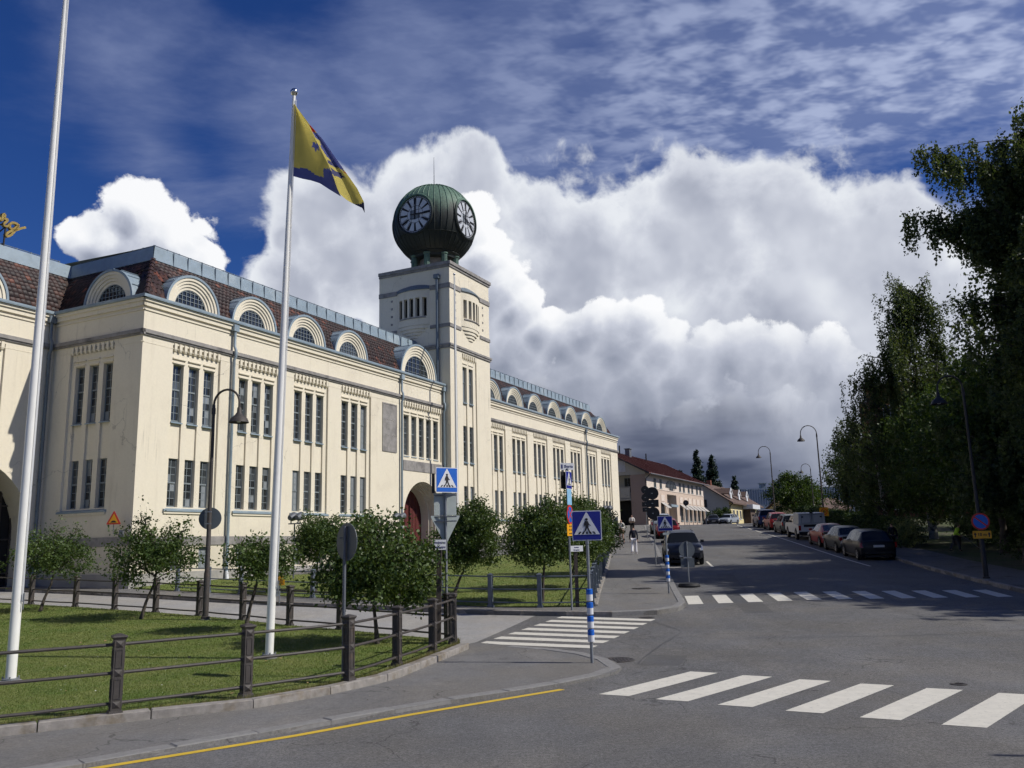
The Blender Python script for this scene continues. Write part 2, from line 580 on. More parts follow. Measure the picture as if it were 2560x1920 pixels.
def plaster_mat(name, c, dirt):
    m = bpy.data.materials.new(name)
    m.use_nodes = True
    t = m.node_tree
    g = N(t)
    b = t.nodes['Principled BSDF']
    b.inputs['Roughness'].default_value = 0.92
    b.inputs['Specular IOR Level'].default_value = 0.2
    pos = g.add('ShaderNodeNewGeometry').outputs['Position']
    streak = g.noise(g.v('MULTIPLY', pos, (1, 1, 0.10)), 2.2, 5, 0.65)
    blot = g.noise(pos, 0.55, 5, 0.6)
    f = g.m('ADD', g.smooth(streak, 0.50, 0.78, 0.0, 0.42), g.smooth(blot, 0.5, 0.75, 0.0, 0.35))
    col = g.mix(f, c, dirt)
    # rain runs: narrow dark streaks that start in places and fade
    run = g.noise(g.v('MULTIPLY', pos, (1, 1, 0.035)), 5.5, 4, 0.7)
    gate = g.smooth(g.noise(g.v('MULTIPLY', pos, (1, 1, 0.5)), 0.7, 3, 0.6), 0.48, 0.68)
    col = g.mix(g.m('MULTIPLY', g.smooth(run, 0.56, 0.72, 0.0, 0.5), gate), col, tuple(v * .55 for v in dirt))
    # splash grime near the foot of the walls and hairline cracks
    sp = g.add('ShaderNodeSeparateXYZ')
    g.put(sp.inputs[0], pos)
    low = g.m('ADD', sp.outputs[2], g.m('MULTIPLY_ADD', g.noise(pos, 1.3, 4, 0.65), 2.4, -1.2))
    col = g.mix(g.smooth(low, 4.2, 1.6, 0.0, 0.38), col, tuple(v * .72 for v in dirt))
    cw = g.add('ShaderNodeTexNoise')
    g.put(cw.inputs['Vector'], pos)
    cw.inputs['Scale'].default_value = 1.1
    cw.inputs['Detail'].default_value = 4
    ce = g.voro(g.v('ADD', pos, g.v('SCALE', cw.outputs['Color'], scale=1.2)), 0.28, 0, 'DISTANCE_TO_EDGE').outputs[0]
    ck = g.m('MULTIPLY', g.smooth(ce, 0.006, 0.0, 0.0, 0.5), g.smooth(g.noise(pos, 0.4, 2), 0.52, 0.6))
    col = g.mix(ck, col, tuple(v * .45 for v in dirt))
    fine = g.smooth(g.noise(pos, 9.0, 4, 0.6), 0.3, 0.7, 0.97, 1.03, 'LINEAR')
    cc = g.add('ShaderNodeCombineXYZ')
    for i in range(3):
        g.put(cc.inputs[i], fine)
    g.put(b.inputs['Base Color'], g.mix(1.0, col, cc.outputs[0], 'MULTIPLY'))
    bp = g.add('ShaderNodeBump')
    bp.inputs['Strength'].default_value = 0.15
    bp.inputs['Distance'].default_value = 0.02
    g.put(bp.inputs['Height'], g.noise(pos, 22.0, 3))
    t.links.new(bp.outputs[0], b.inputs['Normal'])
    return m


def glass_mat(name, c, rough=0.06, ior=1.6, spec=0.9):
    m = M(name, c, rough=rough, spec=spec)
    b = m.node_tree.nodes['Principled BSDF']
    b.inputs['IOR'].default_value = ior
    if 'window_pane' in name:
        # rooms differ behind the glass: blinds, curtains, plain dark
        g0 = N(m.node_tree)
        r0 = g0.add('ShaderNodeObjectInfo').outputs['Random']
        g0.put(b.inputs['Base Color'], g0.mix(g0.smooth(r0, 0.25, 1.0), tuple(v * .55 for v in c), g0.mix(g0.smooth(r0, 0.78, 0.84), tuple(v * 2.2 + .01 for v in c), tuple(v * 4 + .10 for v in c))))
    # old panes are never flat: a slow wobble in the reflection
    g = N(m.node_tree)
    pos = g.add('ShaderNodeNewGeometry').outputs['Position']
    bp = g.add('ShaderNodeBump')
    bp.inputs['Strength'].default_value = 0.12
    bp.inputs['Distance'].default_value = 0.05
    g.put(bp.inputs['Height'], g.noise(pos, 1.7, 2))
    m.node_tree.links.new(bp.outputs[0], b.inputs['Normal'])
    return m


MT = dict(
    asphalt=asphalt_mat('road_asphalt', (0.130, 0.129, 0.128), 0.60, 0.14),
    asphalt2=asphalt_mat('pavement_asphalt', (0.158, 0.155, 0.150), 0.32, 0.12, True),
    asphalt3=asphalt_mat('side_street_asphalt', (0.30, 0.295, 0.285), 0.25, 0.07, False),
    patch=asphalt_mat('patched_asphalt', (0.098, 0.098, 0.099), 0.25, 0.06, False),
    paint=M('road_paint_white', (0.63, 0.60, 0.515), 0.75, 0.07, 5.0, c2=(0.46, 0.44, 0.385), f2=(0.56, 0.70), s2=14.0),
    yellow=M('road_paint_yellow', (0.62, 0.42, 0.035), 0.7, 0.10, 6.0, c2=(0.35, 0.27, 0.09), f2=(0.62, 0.72), s2=20.0),
    kerb=M('granite_kerb', (0.27, 0.25, 0.225), 0.85, 0.22, 8.0, bump=0.5, bs=60, c2=(0.20, 0.17, 0.13), f2=(0.5, 0.66), s2=2.5),
    kerbc=M('concrete_kerb', (0.215, 0.21, 0.20), 0.9, 0.14, 12.0, bump=0.3, bs=80),
    soil=M('soil', (0.09, 0.07, 0.045), 0.95, 0.35, 6.0, bump=0.6, bs=30),
    plaster=plaster_mat('cream_plaster', (0.745, 0.680, 0.538), (0.57, 0.505, 0.39)),
    stone=M('grey_stone_band', (0.27, 0.255, 0.24), 0.9, 0.2, 3.0, bump=0.3, bs=30, c2=(0.17, 0.16, 0.155), f2=(0.5, 0.7), s2=1.2),
    plinth=M('concrete_plinth', (0.34, 0.325, 0.30), 0.9, 0.14, 1.2, bump=0.2, bs=25, c2=(0.22, 0.21, 0.19), f2=(0.55, 0.75), s2=0.8),
    zinc=M('painted_sheet_metal', (0.235, 0.30, 0.345), 0.45, 0.12, 2.0, spec=0.6, c2=(0.32, 0.38, 0.41), f2=(0.5, 0.7), s2=0.7),
    zincd=M('dark_sheet_metal', (0.13, 0.165, 0.195), 0.45, 0.12, 2.0, spec=0.6),
    frame=M('window_frame_paint', (0.20, 0.23, 0.24), 0.6, 0.08, 3.0),
    pane=glass_mat('window_pane', (0.038, 0.044, 0.048), spec=0.7),
    paned=glass_mat('dark_window_pane', (0.012, 0.013, 0.014), spec=0.5),
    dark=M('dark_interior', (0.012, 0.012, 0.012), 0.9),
    door=M('oxblood_door', (0.10, 0.022, 0.020), 0.6, 0.15, 4.0, stretch=(1, 1, 0.2)),
    iron=M('brown_cast_iron', (0.055, 0.048, 0.043), 0.6, 0.2, 9.0, spec=0.4, bump=0.1, bs=50, c2=(0.075, 0.055, 0.042), f2=(0.55, 0.7), s2=5.0),
    ironb=M('blue_grey_iron', (0.105, 0.125, 0.15), 0.55, 0.15, 9.0, spec=0.45),
    galv=M('galvanised_steel', (0.22, 0.235, 0.25), 0.5, 0.12, 6.0, metal=0.3),
    galvd=M('weathered_steel', (0.12, 0.13, 0.145), 0.55, 0.12, 6.0, metal=0.2),
    white=M('white_gelcoat', (0.80, 0.79, 0.74), 0.35, 0.04, 2.0, spec=0.5),
    chrome=M('polished_metal', (0.6, 0.6, 0.6), 0.2, metal=1.0),
    black=M('black_rubber', (0.018, 0.018, 0.019), 0.7, 0.15, 20.0),
    wood=M('weathered_wood', (0.075, 0.060, 0.050), 0.85, 0.25, 6.0, stretch=(1, 1, 0.12), bump=0.3, bs=30),
    signshade=M('sign_blue_shaded', (0.010, 0.018, 0.22), 0.55, 0.04, 8.0),  # crossing-plate blue with the shade on its face put into the colour
    signlit=M('sign_blue', (0.010, 0.115, 0.50), 0.45, 0.04, 8.0),
    signwhite=M('sign_white', (0.66, 0.67, 0.68), 0.5, 0.05, 8.0),
    signyellow=M('sign_yellow', (0.72, 0.34, 0.012), 0.5, 0.05, 8.0),
    signred=M('sign_red', (0.52, 0.035, 0.022), 0.5),
    signpale=M('sign_faded_blue', (0.25, 0.48, 0.68), 0.5, 0.1, 5.0),
    signback=M('sign_back_grey', (0.36, 0.40, 0.38), 0.55, 0.08, 5.0),
    signbackshade=M('sign_back_shaded', (0.085, 0.10, 0.115), 0.5, 0.1, 5.0),  # grey sign back darkened in the colour to read as shaded
    signblack=M('sign_black', (0.016, 0.016, 0.018), 0.55),
    ink=M('blue_black_ink', (0.02, 0.025, 0.12), 0.6),
    bark=M('bark', (0.075, 0.062, 0.05), 0.9, 0.4, 12.0, bump=0.8, bs=25, stretch=(1, 1, 0.25)),
    birch=M('birch_bark', (0.42, 0.40, 0.36), 0.8, 0.2, 5.0, c2=(0.045, 0.04, 0.035), f2=(0.52, 0.60), s2=5.0, stretch=(0.5, 0.5, 1.0)),
    leafg=leaf_mat('lawn_tree_leaf', (0.038, 0.074, 0.018), (0.100, 0.150, 0.040)),
    leafb=leaf_mat('birch_leaf', (0.040, 0.066, 0.024), (0.100, 0.135, 0.052), 0.45),
    leafd=leaf_mat('maple_leaf', (0.028, 0.058, 0.014), (0.070, 0.115, 0.026), 0.42),
    leafc=leaf_mat('spruce_needle', (0.012, 0.030, 0.018), (0.026, 0.052, 0.028), 0.1),
    leafh=leaf_mat('hedge_leaf', (0.020, 0.045, 0.012), (0.055, 0.090, 0.022)),
    leafp=leaf_mat('pale_shrub_leaf', (0.09, 0.13, 0.04), (0.24, 0.27, 0.12)),
)

# ================================================================== the ground
def lawn_mat():
    m = bpy.data.materials.new('lawn_grass')
    m.use_nodes = True
    t = m.node_tree
    g = N(t)
    b = t.nodes['Principled BSDF']
    b.inputs['Roughness'].default_value = 0.85
    b.inputs['Specular IOR Level'].default_value = 0.15
    pos = g.add('ShaderNodeNewGeometry').outputs['Position']
    a = g.noise(pos, 0.8, 5, 0.65, 0.5)
    c = g.noise(g.v('MULTIPLY', pos, (1.0, 2.2, 1.0)), 3.5, 4, 0.65)
    d = g.noise(pos, 60.0, 2, 0.7)
    col = g.mix(g.smooth(a, 0.32, 0.68), (0.105, 0.160, 0.034), (0.175, 0.200, 0.058))
    col = g.mix(g.smooth(c, 0.42, 0.72, 0.0, 0.6), col, (0.23, 0.22, 0.085))
    k = g.smooth(d, 0.25, 0.75, 0.75, 1.25, 'LINEAR')
    cc = g.add('ShaderNodeCombineXYZ')
    for i in range(3):
        g.put(cc.inputs[i], k)
    g.put(b.inputs['Base Color'], g.mix(1.0, col, cc.outputs[0], 'MULTIPLY'))
    bp = g.add('ShaderNodeBump')
    bp.inputs['Strength'].default_value = 0.7
    bp.inputs['Distance'].default_value = 0.03
    g.put(bp.inputs['Height'], d)
    t.links.new(bp.outputs[0], b.inputs['Normal'])
    return m


MT['lawn'] = lawn_mat()
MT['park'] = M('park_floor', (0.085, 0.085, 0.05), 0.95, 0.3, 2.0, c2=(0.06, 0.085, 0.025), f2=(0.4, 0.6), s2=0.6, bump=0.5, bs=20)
MT['gravel'] = M('worn_footpath', (0.15, 0.145, 0.14), 0.95, 0.25, 9.0, bump=0.4, bs=60, c2=(0.10, 0.09, 0.075), f2=(0.5, 0.7), s2=1.0)


def drape(name, poly, off, mat, skirt=0.0, step=2.0, bulge=None):
    bm = bmesh.new()
    vs = [bm.verts.new((x, y, 0)) for x, y in poly]
    bm.faces.new(vs)
    bmesh.ops.triangulate(bm, faces=bm.faces[:])
    y0, y1 = min(p[1] for p in poly), max(p[1] for p in poly)
    y = math.floor(y0 / step) * step
    while y < y1:
        if y > y0:
            bmesh.ops.bisect_plane(bm, geom=bm.verts[:] + bm.edges[:] + bm.faces[:], plane_co=(0, y, 0), plane_no=(0, 1, 0), dist=1e-5)
        y += step if y < 140 else step * 6
    if bulge:
        x = math.floor(min(p[0] for p in poly) / step) * step
        while x < max(p[0] for p in poly):
            bmesh.ops.bisect_plane(bm, geom=bm.verts[:] + bm.edges[:] + bm.faces[:], plane_co=(x, 0, 0), plane_no=(1, 0, 0), dist=1e-5)
            x += step
    for v in bm.verts:
        v.co.z = gnd(v.co.y) + off + (bulge(v.co.x, v.co.y) if bulge else 0)
    bmesh.ops.recalc_face_normals(bm, faces=bm.faces)
    if sum(f.normal.z * f.calc_area() for f in bm.faces) < 0:
        bmesh.ops.reverse_faces(bm, faces=bm.faces[:])
    if skirt:
        be = [e for e in bm.edges if e.is_boundary]
        r_ = bmesh.ops.extrude_edge_only(bm, edges=be)
        for v in r_['geom']:
            if isinstance(v, bmesh.types.BMVert):
                v.co.z -= skirt
    me = bpy.data.meshes.new(name)
    bm.to_mesh(me)
    bm.free()
    return obj(name, me, mat, fix=False)


def struct(o, label=None):
    o['kind'] = 'structure'
    if label:
        o['label'] = label
    return o


struct(drape('ground', [(-900, -60), (900, -60), (900, 1600), (-900, 1600)], -0.25, MT['park'], step=6))
struct(drape('road', [(-40, -30), (45, -30), (45, 60), (70, 150), (-40, 150)], 0.0, MT['asphalt'], step=1.0))

# pale side street that runs past the short end of the factory
FARK = [(2.6, 24.30), (0.49, 24.96), (-0.78, 25.44), (-3.38, 26.92), (-4.90, 27.85), (-7.45, 29.2), (-10.95, 31.3), (-14.6, 33.7), (-18.0, 35.75), (-22.6, 38.2), (-34, 44.4)]
BACKF = [(-1.30, 19.62), (-2.84, 20.67), (-4.46, 22.03), (-6.01, 23.13), (-7.72, 24.60), (-9.44, 25.96), (-11.27, 27.26), (-13.08, 28.40), (-14.97, 29.61), (-17.18, 30.87), (-19.2, 32.0), (-21.2, 33.1), (-25, 35.2)]
struct(drape('side_street', FARK[1:] + [(-30, 37.5)] + BACKF[::-1] + [(-0.95, 20.1)], 0.004, MT['asphalt3'], step=1.0))

# left footway of the climbing street + corner
KERBL = [(2.6, 24.30), (3.89, 24.5), (4.59, 25.12), (5.02, 26.2), (5.13, 26.96), (5.63, 30.79), (6.22, 34.94), (7.14, 41.88), (8.76, 53.21), (10.37, 65.98), (12.0, 78.5), (13.9, 92), (15.5, 98.2), (19.5, 105)]
FENL = [(2.3, 25.85), (2.78, 29.42), (4.06, 39.04), (7.05, 61.99), (9.29, 79.2), (11.1, 92.5)]
struct(drape('footway', KERBL + [(15.6, 100), (11.5, 100), (11.0, 93)] + FENL[::-1][1:] + [(0.67, 25.95), (-0.81, 26.4), (-2.4, 27.45), (-4.0, 28.55), (-7.2, 30.75), (-10.4, 32.85), (-13.9, 35.0), (-16.27, 36.45), (-21.6, 39.1), (-32.6, 44.6), (-33.4, 43.5)] + FARK[::-1][1:-1], 0.12, MT['asphalt2'], skirt=0.2, step=1.0))

# traffic island in front: asphalt footway with a flush kerb round its nose
NOSE = [(-9.5, 6.1), (-4.67, 9.74), (-4.08, 10.29), (-3.24, 11.02), (-1.03, 12.99), (-0.15, 13.61), (0.74, 14.32), (1.34, 14.95), (1.68, 15.36), (1.82, 15.80), (1.80, 16.35), (1.66, 16.95), (1.35, 17.65), (0.78, 18.38), (0.03, 18.92), (-0.85, 19.62)]
FRONTK = [(-9.6, 9.3), (-6.49, 11.21), (-5.47, 11.87), (-4.50, 12.36), (-3.75, 12.75), (-3.05, 13.55), (-2.35, 14.58), (-2.05, 15.2), (-1.75, 16.30), (-1.39, 17.52), (-1.04, 18.70), (-1.09, 19.55)]
struct(drape('island_footway', NOSE + FRONTK[::-1], 0.05, MT['asphalt2'], skirt=0.1, step=1.0))

# lawns
LAWN1 = [(-9.6, 9.45), (-6.6, 11.35), (-5.55, 12.02), (-4.6, 12.52), (-3.9, 12.9), (-3.2, 13.7), (-2.52, 14.7), (-2.22, 15.3), (-1.93, 16.4), (-1.57, 17.6), (-1.25, 18.75), (-1.3, 19.5)] + BACKF[1:] + [(-25, 20)]
struct(drape('lawn', LAWN1, 0.13, MT['lawn'], skirt=0.2, step=1.0), 'mown lawn inside the brown iron fence')
_D = np.array([math.sin(R(26.108)), math.cos(R(26.108))])
_N = np.array([math.cos(R(26.108)), -math.sin(R(26.108))])
_NC = np.array([-16.267, 36.5])


def FAC(u, off):
    p = _NC + _D * u + _N * off
    return (float(p[0]), float(p[1]))


LAWN2 = [(2.12, 25.95), (2.62, 29.5), (3.9, 39.1), (6.88, 62.1), (9.1, 79.4), (10.9, 92.3), FAC(62.0, -0.2), FAC(0.2, -0.2), (-13.7, 35.05), (-10.4, 32.95), (-7.2, 30.85), (-4.0, 28.65), (-2.4, 27.6), (-0.81, 26.5), (0.67, 26.08)]


def rise(x, y):
    """the lawn dips gently towards the factory wall"""
    d = (np.array([x, y]) - _NC) @ _N
    u = (np.array([x, y]) - _NC) @ _D
    return float(np.interp(u, [-5, 2, 12, 24, 38, 52, 62], [0, 0, -0.25, -0.45, -0.5, -0.2, 0.1])) * max(0.0, min(1.0, 1 - (d - 0.5) / 9.0))


struct(drape('factory_lawn', LAWN2, 0.14, MT['lawn'], skirt=0.3, step=1.0, bulge=rise), 'wedge of lawn between the factory and the climbing street')

# right-hand footway and park floor
KERBR = [(15.5, 12), (15.6, 20), (15.75, 24), (15.95, 27.5), (16.4, 30.3), (17.3, 35.5), (18.25, 40.5), (19.0, 44), (20.0, 49), (21.9, 61), (23.3, 70), (24.8, 80), (26.8, 92), (30, 105), (36, 120), (44, 135)]
BACKR = [(x + 3.1 - 0.012 * (y - 20), y) for x, y in KERBR]
struct(drape('right_footway', KERBR + BACKR[::-1], 0.12, MT['gravel'], skirt=0.2, step=1.0))
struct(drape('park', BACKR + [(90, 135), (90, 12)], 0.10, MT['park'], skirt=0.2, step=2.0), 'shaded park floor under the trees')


# ------------------------------------------------------------------ kerbs, stone by stone
def walk(pts, step):
    """points along a polyline every step metres"""
    out, acc = [pts[0]], 0.0
    for (x0, y0), (x1, y1) in zip(pts, pts[1:]):
        L = math.hypot(x1 - x0, y1 - y0)
        d = step - acc
        while d <= L:
            out.append((x0 + (x1 - x0) * d / L, y0 + (y1 - y0) * d / L))
            d += step
        acc = L - (d - step)
    return out


def kerb_line(name, pts, step, side, w, top, deep, mat, label, uneven=0.006):
    """separate stones; side +1 = stones lie left of the walking direction"""
    root = empty(name, (pts[0][0], pts[0][1], 0))
    struct(root, label)
    ps = walk(pts, step)
    for (a, b) in zip(ps, ps[1:]):
        a, b = Vector((*a, 0)), Vector((*b, 0))
        t = (b - a)
        L = t.length
        if L < 0.15:
            continue
        t.normalize()
        n = Vector((-t.y, t.x, 0)) * side
        q = random.uniform(-uneven, uneven)
        gap = 0.008
        a2, b2 = a + t * gap, b - t * gap
        vs = []
        for zz in (-deep, top + q):
            for p, o_ in ((a2, 0), (b2, 0), (b2, w), (a2, w)):
                P = p + n * (o_ + random.uniform(-uneven, uneven))
                vs.append((P.x - root.location.x, P.y - root.location.y, gnd(P.y) + zz))
        # chamfer: a narrower top ring
        ch = 0.014
        for p, o_, e in ((a2, ch, 1), (b2, ch, -1), (b2, w - ch, -1), (a2, w - ch, 1)):
            P = p + n * o_ + t * ch * e
            vs.append((P.x - root.location.x, P.y - root.location.y, gnd(P.y) + top + q + 0.012))
        mb = MB().add(vs, [(0, 3, 2, 1), (0, 1, 5, 4), (1, 2, 6, 5), (2, 3, 7, 6), (3, 0, 4, 7), (4, 5, 9, 8), (5, 6, 10, 9), (6, 7, 11, 10), (7, 4, 8, 11), (8, 9, 10, 11)])
        mb.build('kerb_stone', mat, root)
    return root


kerb_line('granite_kerb', FRONTK, 1.35, 1, 0.20, 0.155, 0.1, MT['kerb'], 'rough granite kerb stones carrying the lawn fence')
kerb_line('flush_kerb', NOSE, 1.0, 1, 0.24, 0.046, 0.1, MT['kerbc'], 'flush concrete kerb round the nose of the island')
kerb_line('street_kerb', KERBL, 1.2, 1, 0.22, 0.125, 0.15, MT['kerbc'], 'pale kerb of the left footway climbing the street')
kerb_line('side_street_kerb', FARK[:-1], 1.3, -1, 0.14, 0.13, 0.15, MT['kerb'], 'kerb on the factory side of the side street')
kerb_line('right_kerb', KERBR, 1.4, -1, 0.16, 0.125, 0.15, MT['kerb'], 'kerb of the shaded right footway')
kerb_line('fence_kerb', [(2.38, 26.0)] + FENL[1:], 1.25, 1, 0.30, 0.17, 0.1, MT['kerb'], 'granite stones under the fence beside the left footway')


# ------------------------------------------------------------------ painted markings
def stripes(name, lst, mat, label):
    root = empty(name, (0, 0, 0))
    struct(root, label)
    for poly in lst:
        bm_ = drape('stripe', poly, 0.0045, mat, step=1.0)
        bm_.parent = root
    return root


def par(o, a, w):
    return [(o[0], o[1]), (o[0] + a[0], o[1] + a[1]), (o[0] + a[0] + w[0], o[1] + a[1] + w[1]), (o[0] + w[0], o[1] + w[1])]


stripes('zebra_crossing', [par((1.19 + 0.771 * k, 13.47 - 0.534 * k), (1.78, 1.96), (0.42, -0.23)) for k in range(8)], MT['paint'], 'nearest zebra crossing with slanted white bars')
stripes('zebra_crossing', [par((-0.91 + 0.328 * k, 19.84 + 0.745 * k), (2.44, -1.16), (0.18, 0.37)) for k in range(7)], MT['paint'], 'zebra crossing over the mouth of the side street')
stripes('zebra_crossing', [par((5.24 + 0.945 * k, 26.9 + (0.1 * k if k < 5 else 0.8 - 0.09 * k)), (0.37, 2.5 - 0.05 * max(0, k - 4)), (0.47, 0.03)) for k in range(11)], MT['paint'], 'far zebra crossing over the climbing street')


def ribbon(pts, w):
    out = []
    for (a, b) in zip(pts, pts[1:]):
        t = Vector((b[0] - a[0], b[1] - a[1], 0)).normalized()
        n = Vector((-t.y, t.x, 0)) * w
        out.append([(a[0], a[1]), (b[0], b[1]), (b[0] + n.x, b[1] + n.y), (a[0] + n.x, a[1] + n.y)])
    return out


YL = [(-9.8, 5.6), (-4.62, 9.60), (-2.76, 11.02), (-1.43, 12.22), (0.71, 13.93)]
_o = drape('yellow_line', [p for p in YL] + [(x - 0.08, y + 0.09) for x, y in YL[::-1]], 0.0045, MT['yellow'], step=1.0)
struct(_o, 'yellow line painted along the island kerb')
PL = [(16.30, 40.0), (16.72, 43.1), (17.85, 51.5), (19.5, 63.8), (20.9, 75.9), (22.6, 88)]
stripes('parking_line', [q for q in ribbon(walk(PL, 2.0), 0.11)][::1], MT['paint'], 'white line along the parked cars on the right')
stripes('parking_bay_marks', [[(7.35, 42.0), (9.35, 41.75), (9.36, 41.85), (7.36, 42.1)], [(9.35, 41.75), (9.47, 41.74), (9.95, 45.2), (9.83, 45.2)], [(8.3, 48.6), (9.0, 48.5), (9.0, 48.62), (8.3, 48.72)], [(8.15, 46.8), (8.75, 46.7), (8.75, 46.82), (8.15, 46.92)]], MT['paint'], 'white parking bay marks round the dark car on the left')
struct(drape('repair_strip', [(6.3, 24.4), (7.1, 24.3), (8.1, 30.9), (9.4, 38), (8.7, 38.1), (7.3, 31)], 0.002, MT['patch'], step=1.0), 'darker patched asphalt along the street')

struct(drape('repair_strip', [(2.2, 16.3), (2.9, 16.1), (3.3, 17.3), (2.6, 17.6)], 0.0022, MT['patch'], step=1.0), 'dark square repair beside the manhole cover')
MT['tar'] = M('tar_seam', (0.045, 0.045, 0.046), 0.6, 0.2, 8.0)


def seam_line(pts, w, label, seed):
    r_ = random.Random(seed)
    ps = walk(pts, 0.45)
    ps = [(x + r_.uniform(-.035, .035), y + r_.uniform(-.035, .035)) for x, y in ps]
    L_, R_ = [], []
    for i, p in enumerate(ps):
        a, b = ps[max(i - 1, 0)], ps[min(i + 1, len(ps) - 1)]
        t = Vector((b[0] - a[0], b[1] - a[1], 0)).normalized()
        h = w * r_.uniform(.5, 1.3) / 2
        L_.append((p[0] - t.y * h, p[1] + t.x * h))
        R_.append((p[0] + t.y * h, p[1] - t.x * h))
    mb = MB()
    for i in range(len(ps) - 1):
        mb.quad(*[(q[0], q[1], gnd(q[1]) + .0036) for q in (R_[i], R_[i + 1], L_[i + 1], L_[i])])
    struct(mb.build('tar_seam', MT['tar'], None), label)


seam_line([(14.5, 20.5), (9, 19.4), (5.0, 19.6), (2.6, 20.4)], .022, 'thin tar seam across the mouth of the side street', 2)
seam_line([(3.4, 24.2), (3.9, 21.0), (2.9, 18.6), (2.1, 16.2)], .02, 'thin tar seam round the island nose', 3)


def manhole(x, y, r, off, label):
    t = empty('manhole_cover', (x, y, gnd(y) + off), 0, label, 'manhole cover', 'manhole covers')
    MB().lathe([(r, -0.02), (r, 0.006), (r - 0.03, 0.010), (r - 0.035, 0.004)], 28).build('rim', MT['iron'], t)
    mb = MB().lathe([(r - 0.045, -0.02), (r - 0.045, 0.005)], 28)
    for i in range(-4, 5):
        for j in range(-4, 5):
            if math.hypot(i, j) < 4.1:
                q = (r - 0.06) / 4.4
                mb.box(i * q - q * .3, i * q + q * .3, j * q - q * .3, j * q + q * .3, 0.004, 0.011)
    mb.build('lid', MT['iron'], t)
    return t


manhole(1.88, 17.0, 0.34, 0.004, 'iron manhole cover beside the nose of the island')
manhole(4.44, 31.2, 0.36, 0.124, 'manhole cover in the left footway')
manhole(6.66, 13.55, 0.12, 0.004, 'small dark valve cover in the near road')
manhole(3.5, 23.9, 0.22, 0.004, 'small drain cover by the street corner kerb')


# ------------------------------------------------------------------ grass blades
def grass(name, poly, n, h, off, bulge=None, mat=None, seed=1, ymax=99, label=None):
    r_ = np.random.default_rng(seed)
    xs = np.array([p[0] for p in poly])
    ys = np.array([p[1] for p in poly])
    P = []
    cnt = 0
    while cnt < n:
        q = np.column_stack([r_.uniform(max(xs.min(), -24), xs.max(), n), r_.uniform(ys.min(), min(ys.max(), ymax), n)])
        # inside test
        ins = np.zeros(len(q), bool)
        j = len(poly) - 1
        for i in range(len(poly)):
            c = ((ys[i] > q[:, 1]) != (ys[j] > q[:, 1])) & (q[:, 0] < (xs[j] - xs[i]) * (q[:, 1] - ys[i]) / (ys[j] - ys[i] + 1e-12) + xs[i])
            ins ^= c
            j = i
        q = q[ins]
        # nearer blades matter more
        q = q[r_.uniform(0, 1, len(q)) < np.clip((14.0 / np.maximum(q[:, 1], 9)) ** 1.6, 0.10, 1)]
        q = q[r_.uniform(0, 1, len(q)) < np.clip((ymax - q[:, 1]) / 22.0, 0, 1)]
        q = q[np.abs(q[:, 0]) < q[:, 1] * 0.72 + 1]
        P.append(q)
        cnt += len(q)
    P = np.vstack(P)[:n]
    m = len(P)
    yy = np.linspace(ys.min() - 1, ys.max() + 1, 200)
    z = np.interp(P[:, 1], yy, [gnd(v) for v in yy]) + off
    if bulge:
        z += np.array([bulge(a, b) for a, b in P])
    a = r_.uniform(0, 6.283, m)
    hh = h * r_.uniform(0.5, 1.3, m)
    w = 0.0042 * r_.uniform(0.7, 1.5, m) * np.maximum(1, P[:, 1] / 14)
    lean = hh * r_.uniform(0.1, 0.9, m)
    la = r_.uniform(0, 6.283, m)
    V = np.empty((m, 3, 3))
    V[:, 0] = np.column_stack([P[:, 0] - np.cos(a) * w, P[:, 1] - np.sin(a) * w, z])
    V[:, 1] = np.column_stack([P[:, 0] + np.cos(a) * w, P[:, 1] + np.sin(a) * w, z])
    V[:, 2] = np.column_stack([P[:, 0] + np.cos(la) * lean, P[:, 1] + np.sin(la) * lean, z + hh])
    o = mesh_np(name, V.reshape(-1, 3), np.arange(m * 3).reshape(-1, 3), mat or MT['blade'])
    return tag(o, label, 'grass', None, 'stuff')


def mesh_np(name, V, F, mat, parent=None):
    """mesh from numpy: F is (n, k) with one k for all faces"""
    me = bpy.data.meshes.new(name)
    nv, nf, k = len(V), len(F), F.shape[1]
    me.vertices.add(nv)
    me.vertices.foreach_set('co', np.ascontiguousarray(V, np.float32).ravel())
    me.loops.add(nf * k)
    me.loops.foreach_set('vertex_index', np.ascontiguousarray(F, np.int32).ravel())
    me.polygons.add(nf)
    me.polygons.foreach_set('loop_start', np.arange(0, nf * k, k, dtype=np.int32))
    me.update(calc_edges=True)
    me.validate()
    for m_ in (mat if isinstance(mat, (list, tuple)) else [mat]):
        me.materials.append(m_)
    o = bpy.data.objects.new(name, me)
    COL.objects.link(o)
    o.parent = parent
    return o


MT['blade'] = leaf_mat('grass_blade', (0.100, 0.152, 0.028), (0.18, 0.215, 0.06), 0.3, 0.8)
grass('mown_grass', LAWN1, 190000, 0.028, 0.128, seed=3, label='short mown grass on the lawn inside the iron fence')
grass('mown_grass', LAWN2, 60000, 0.03, 0.138, rise, seed=4, ymax=60, label='short mown grass in front of the factory')


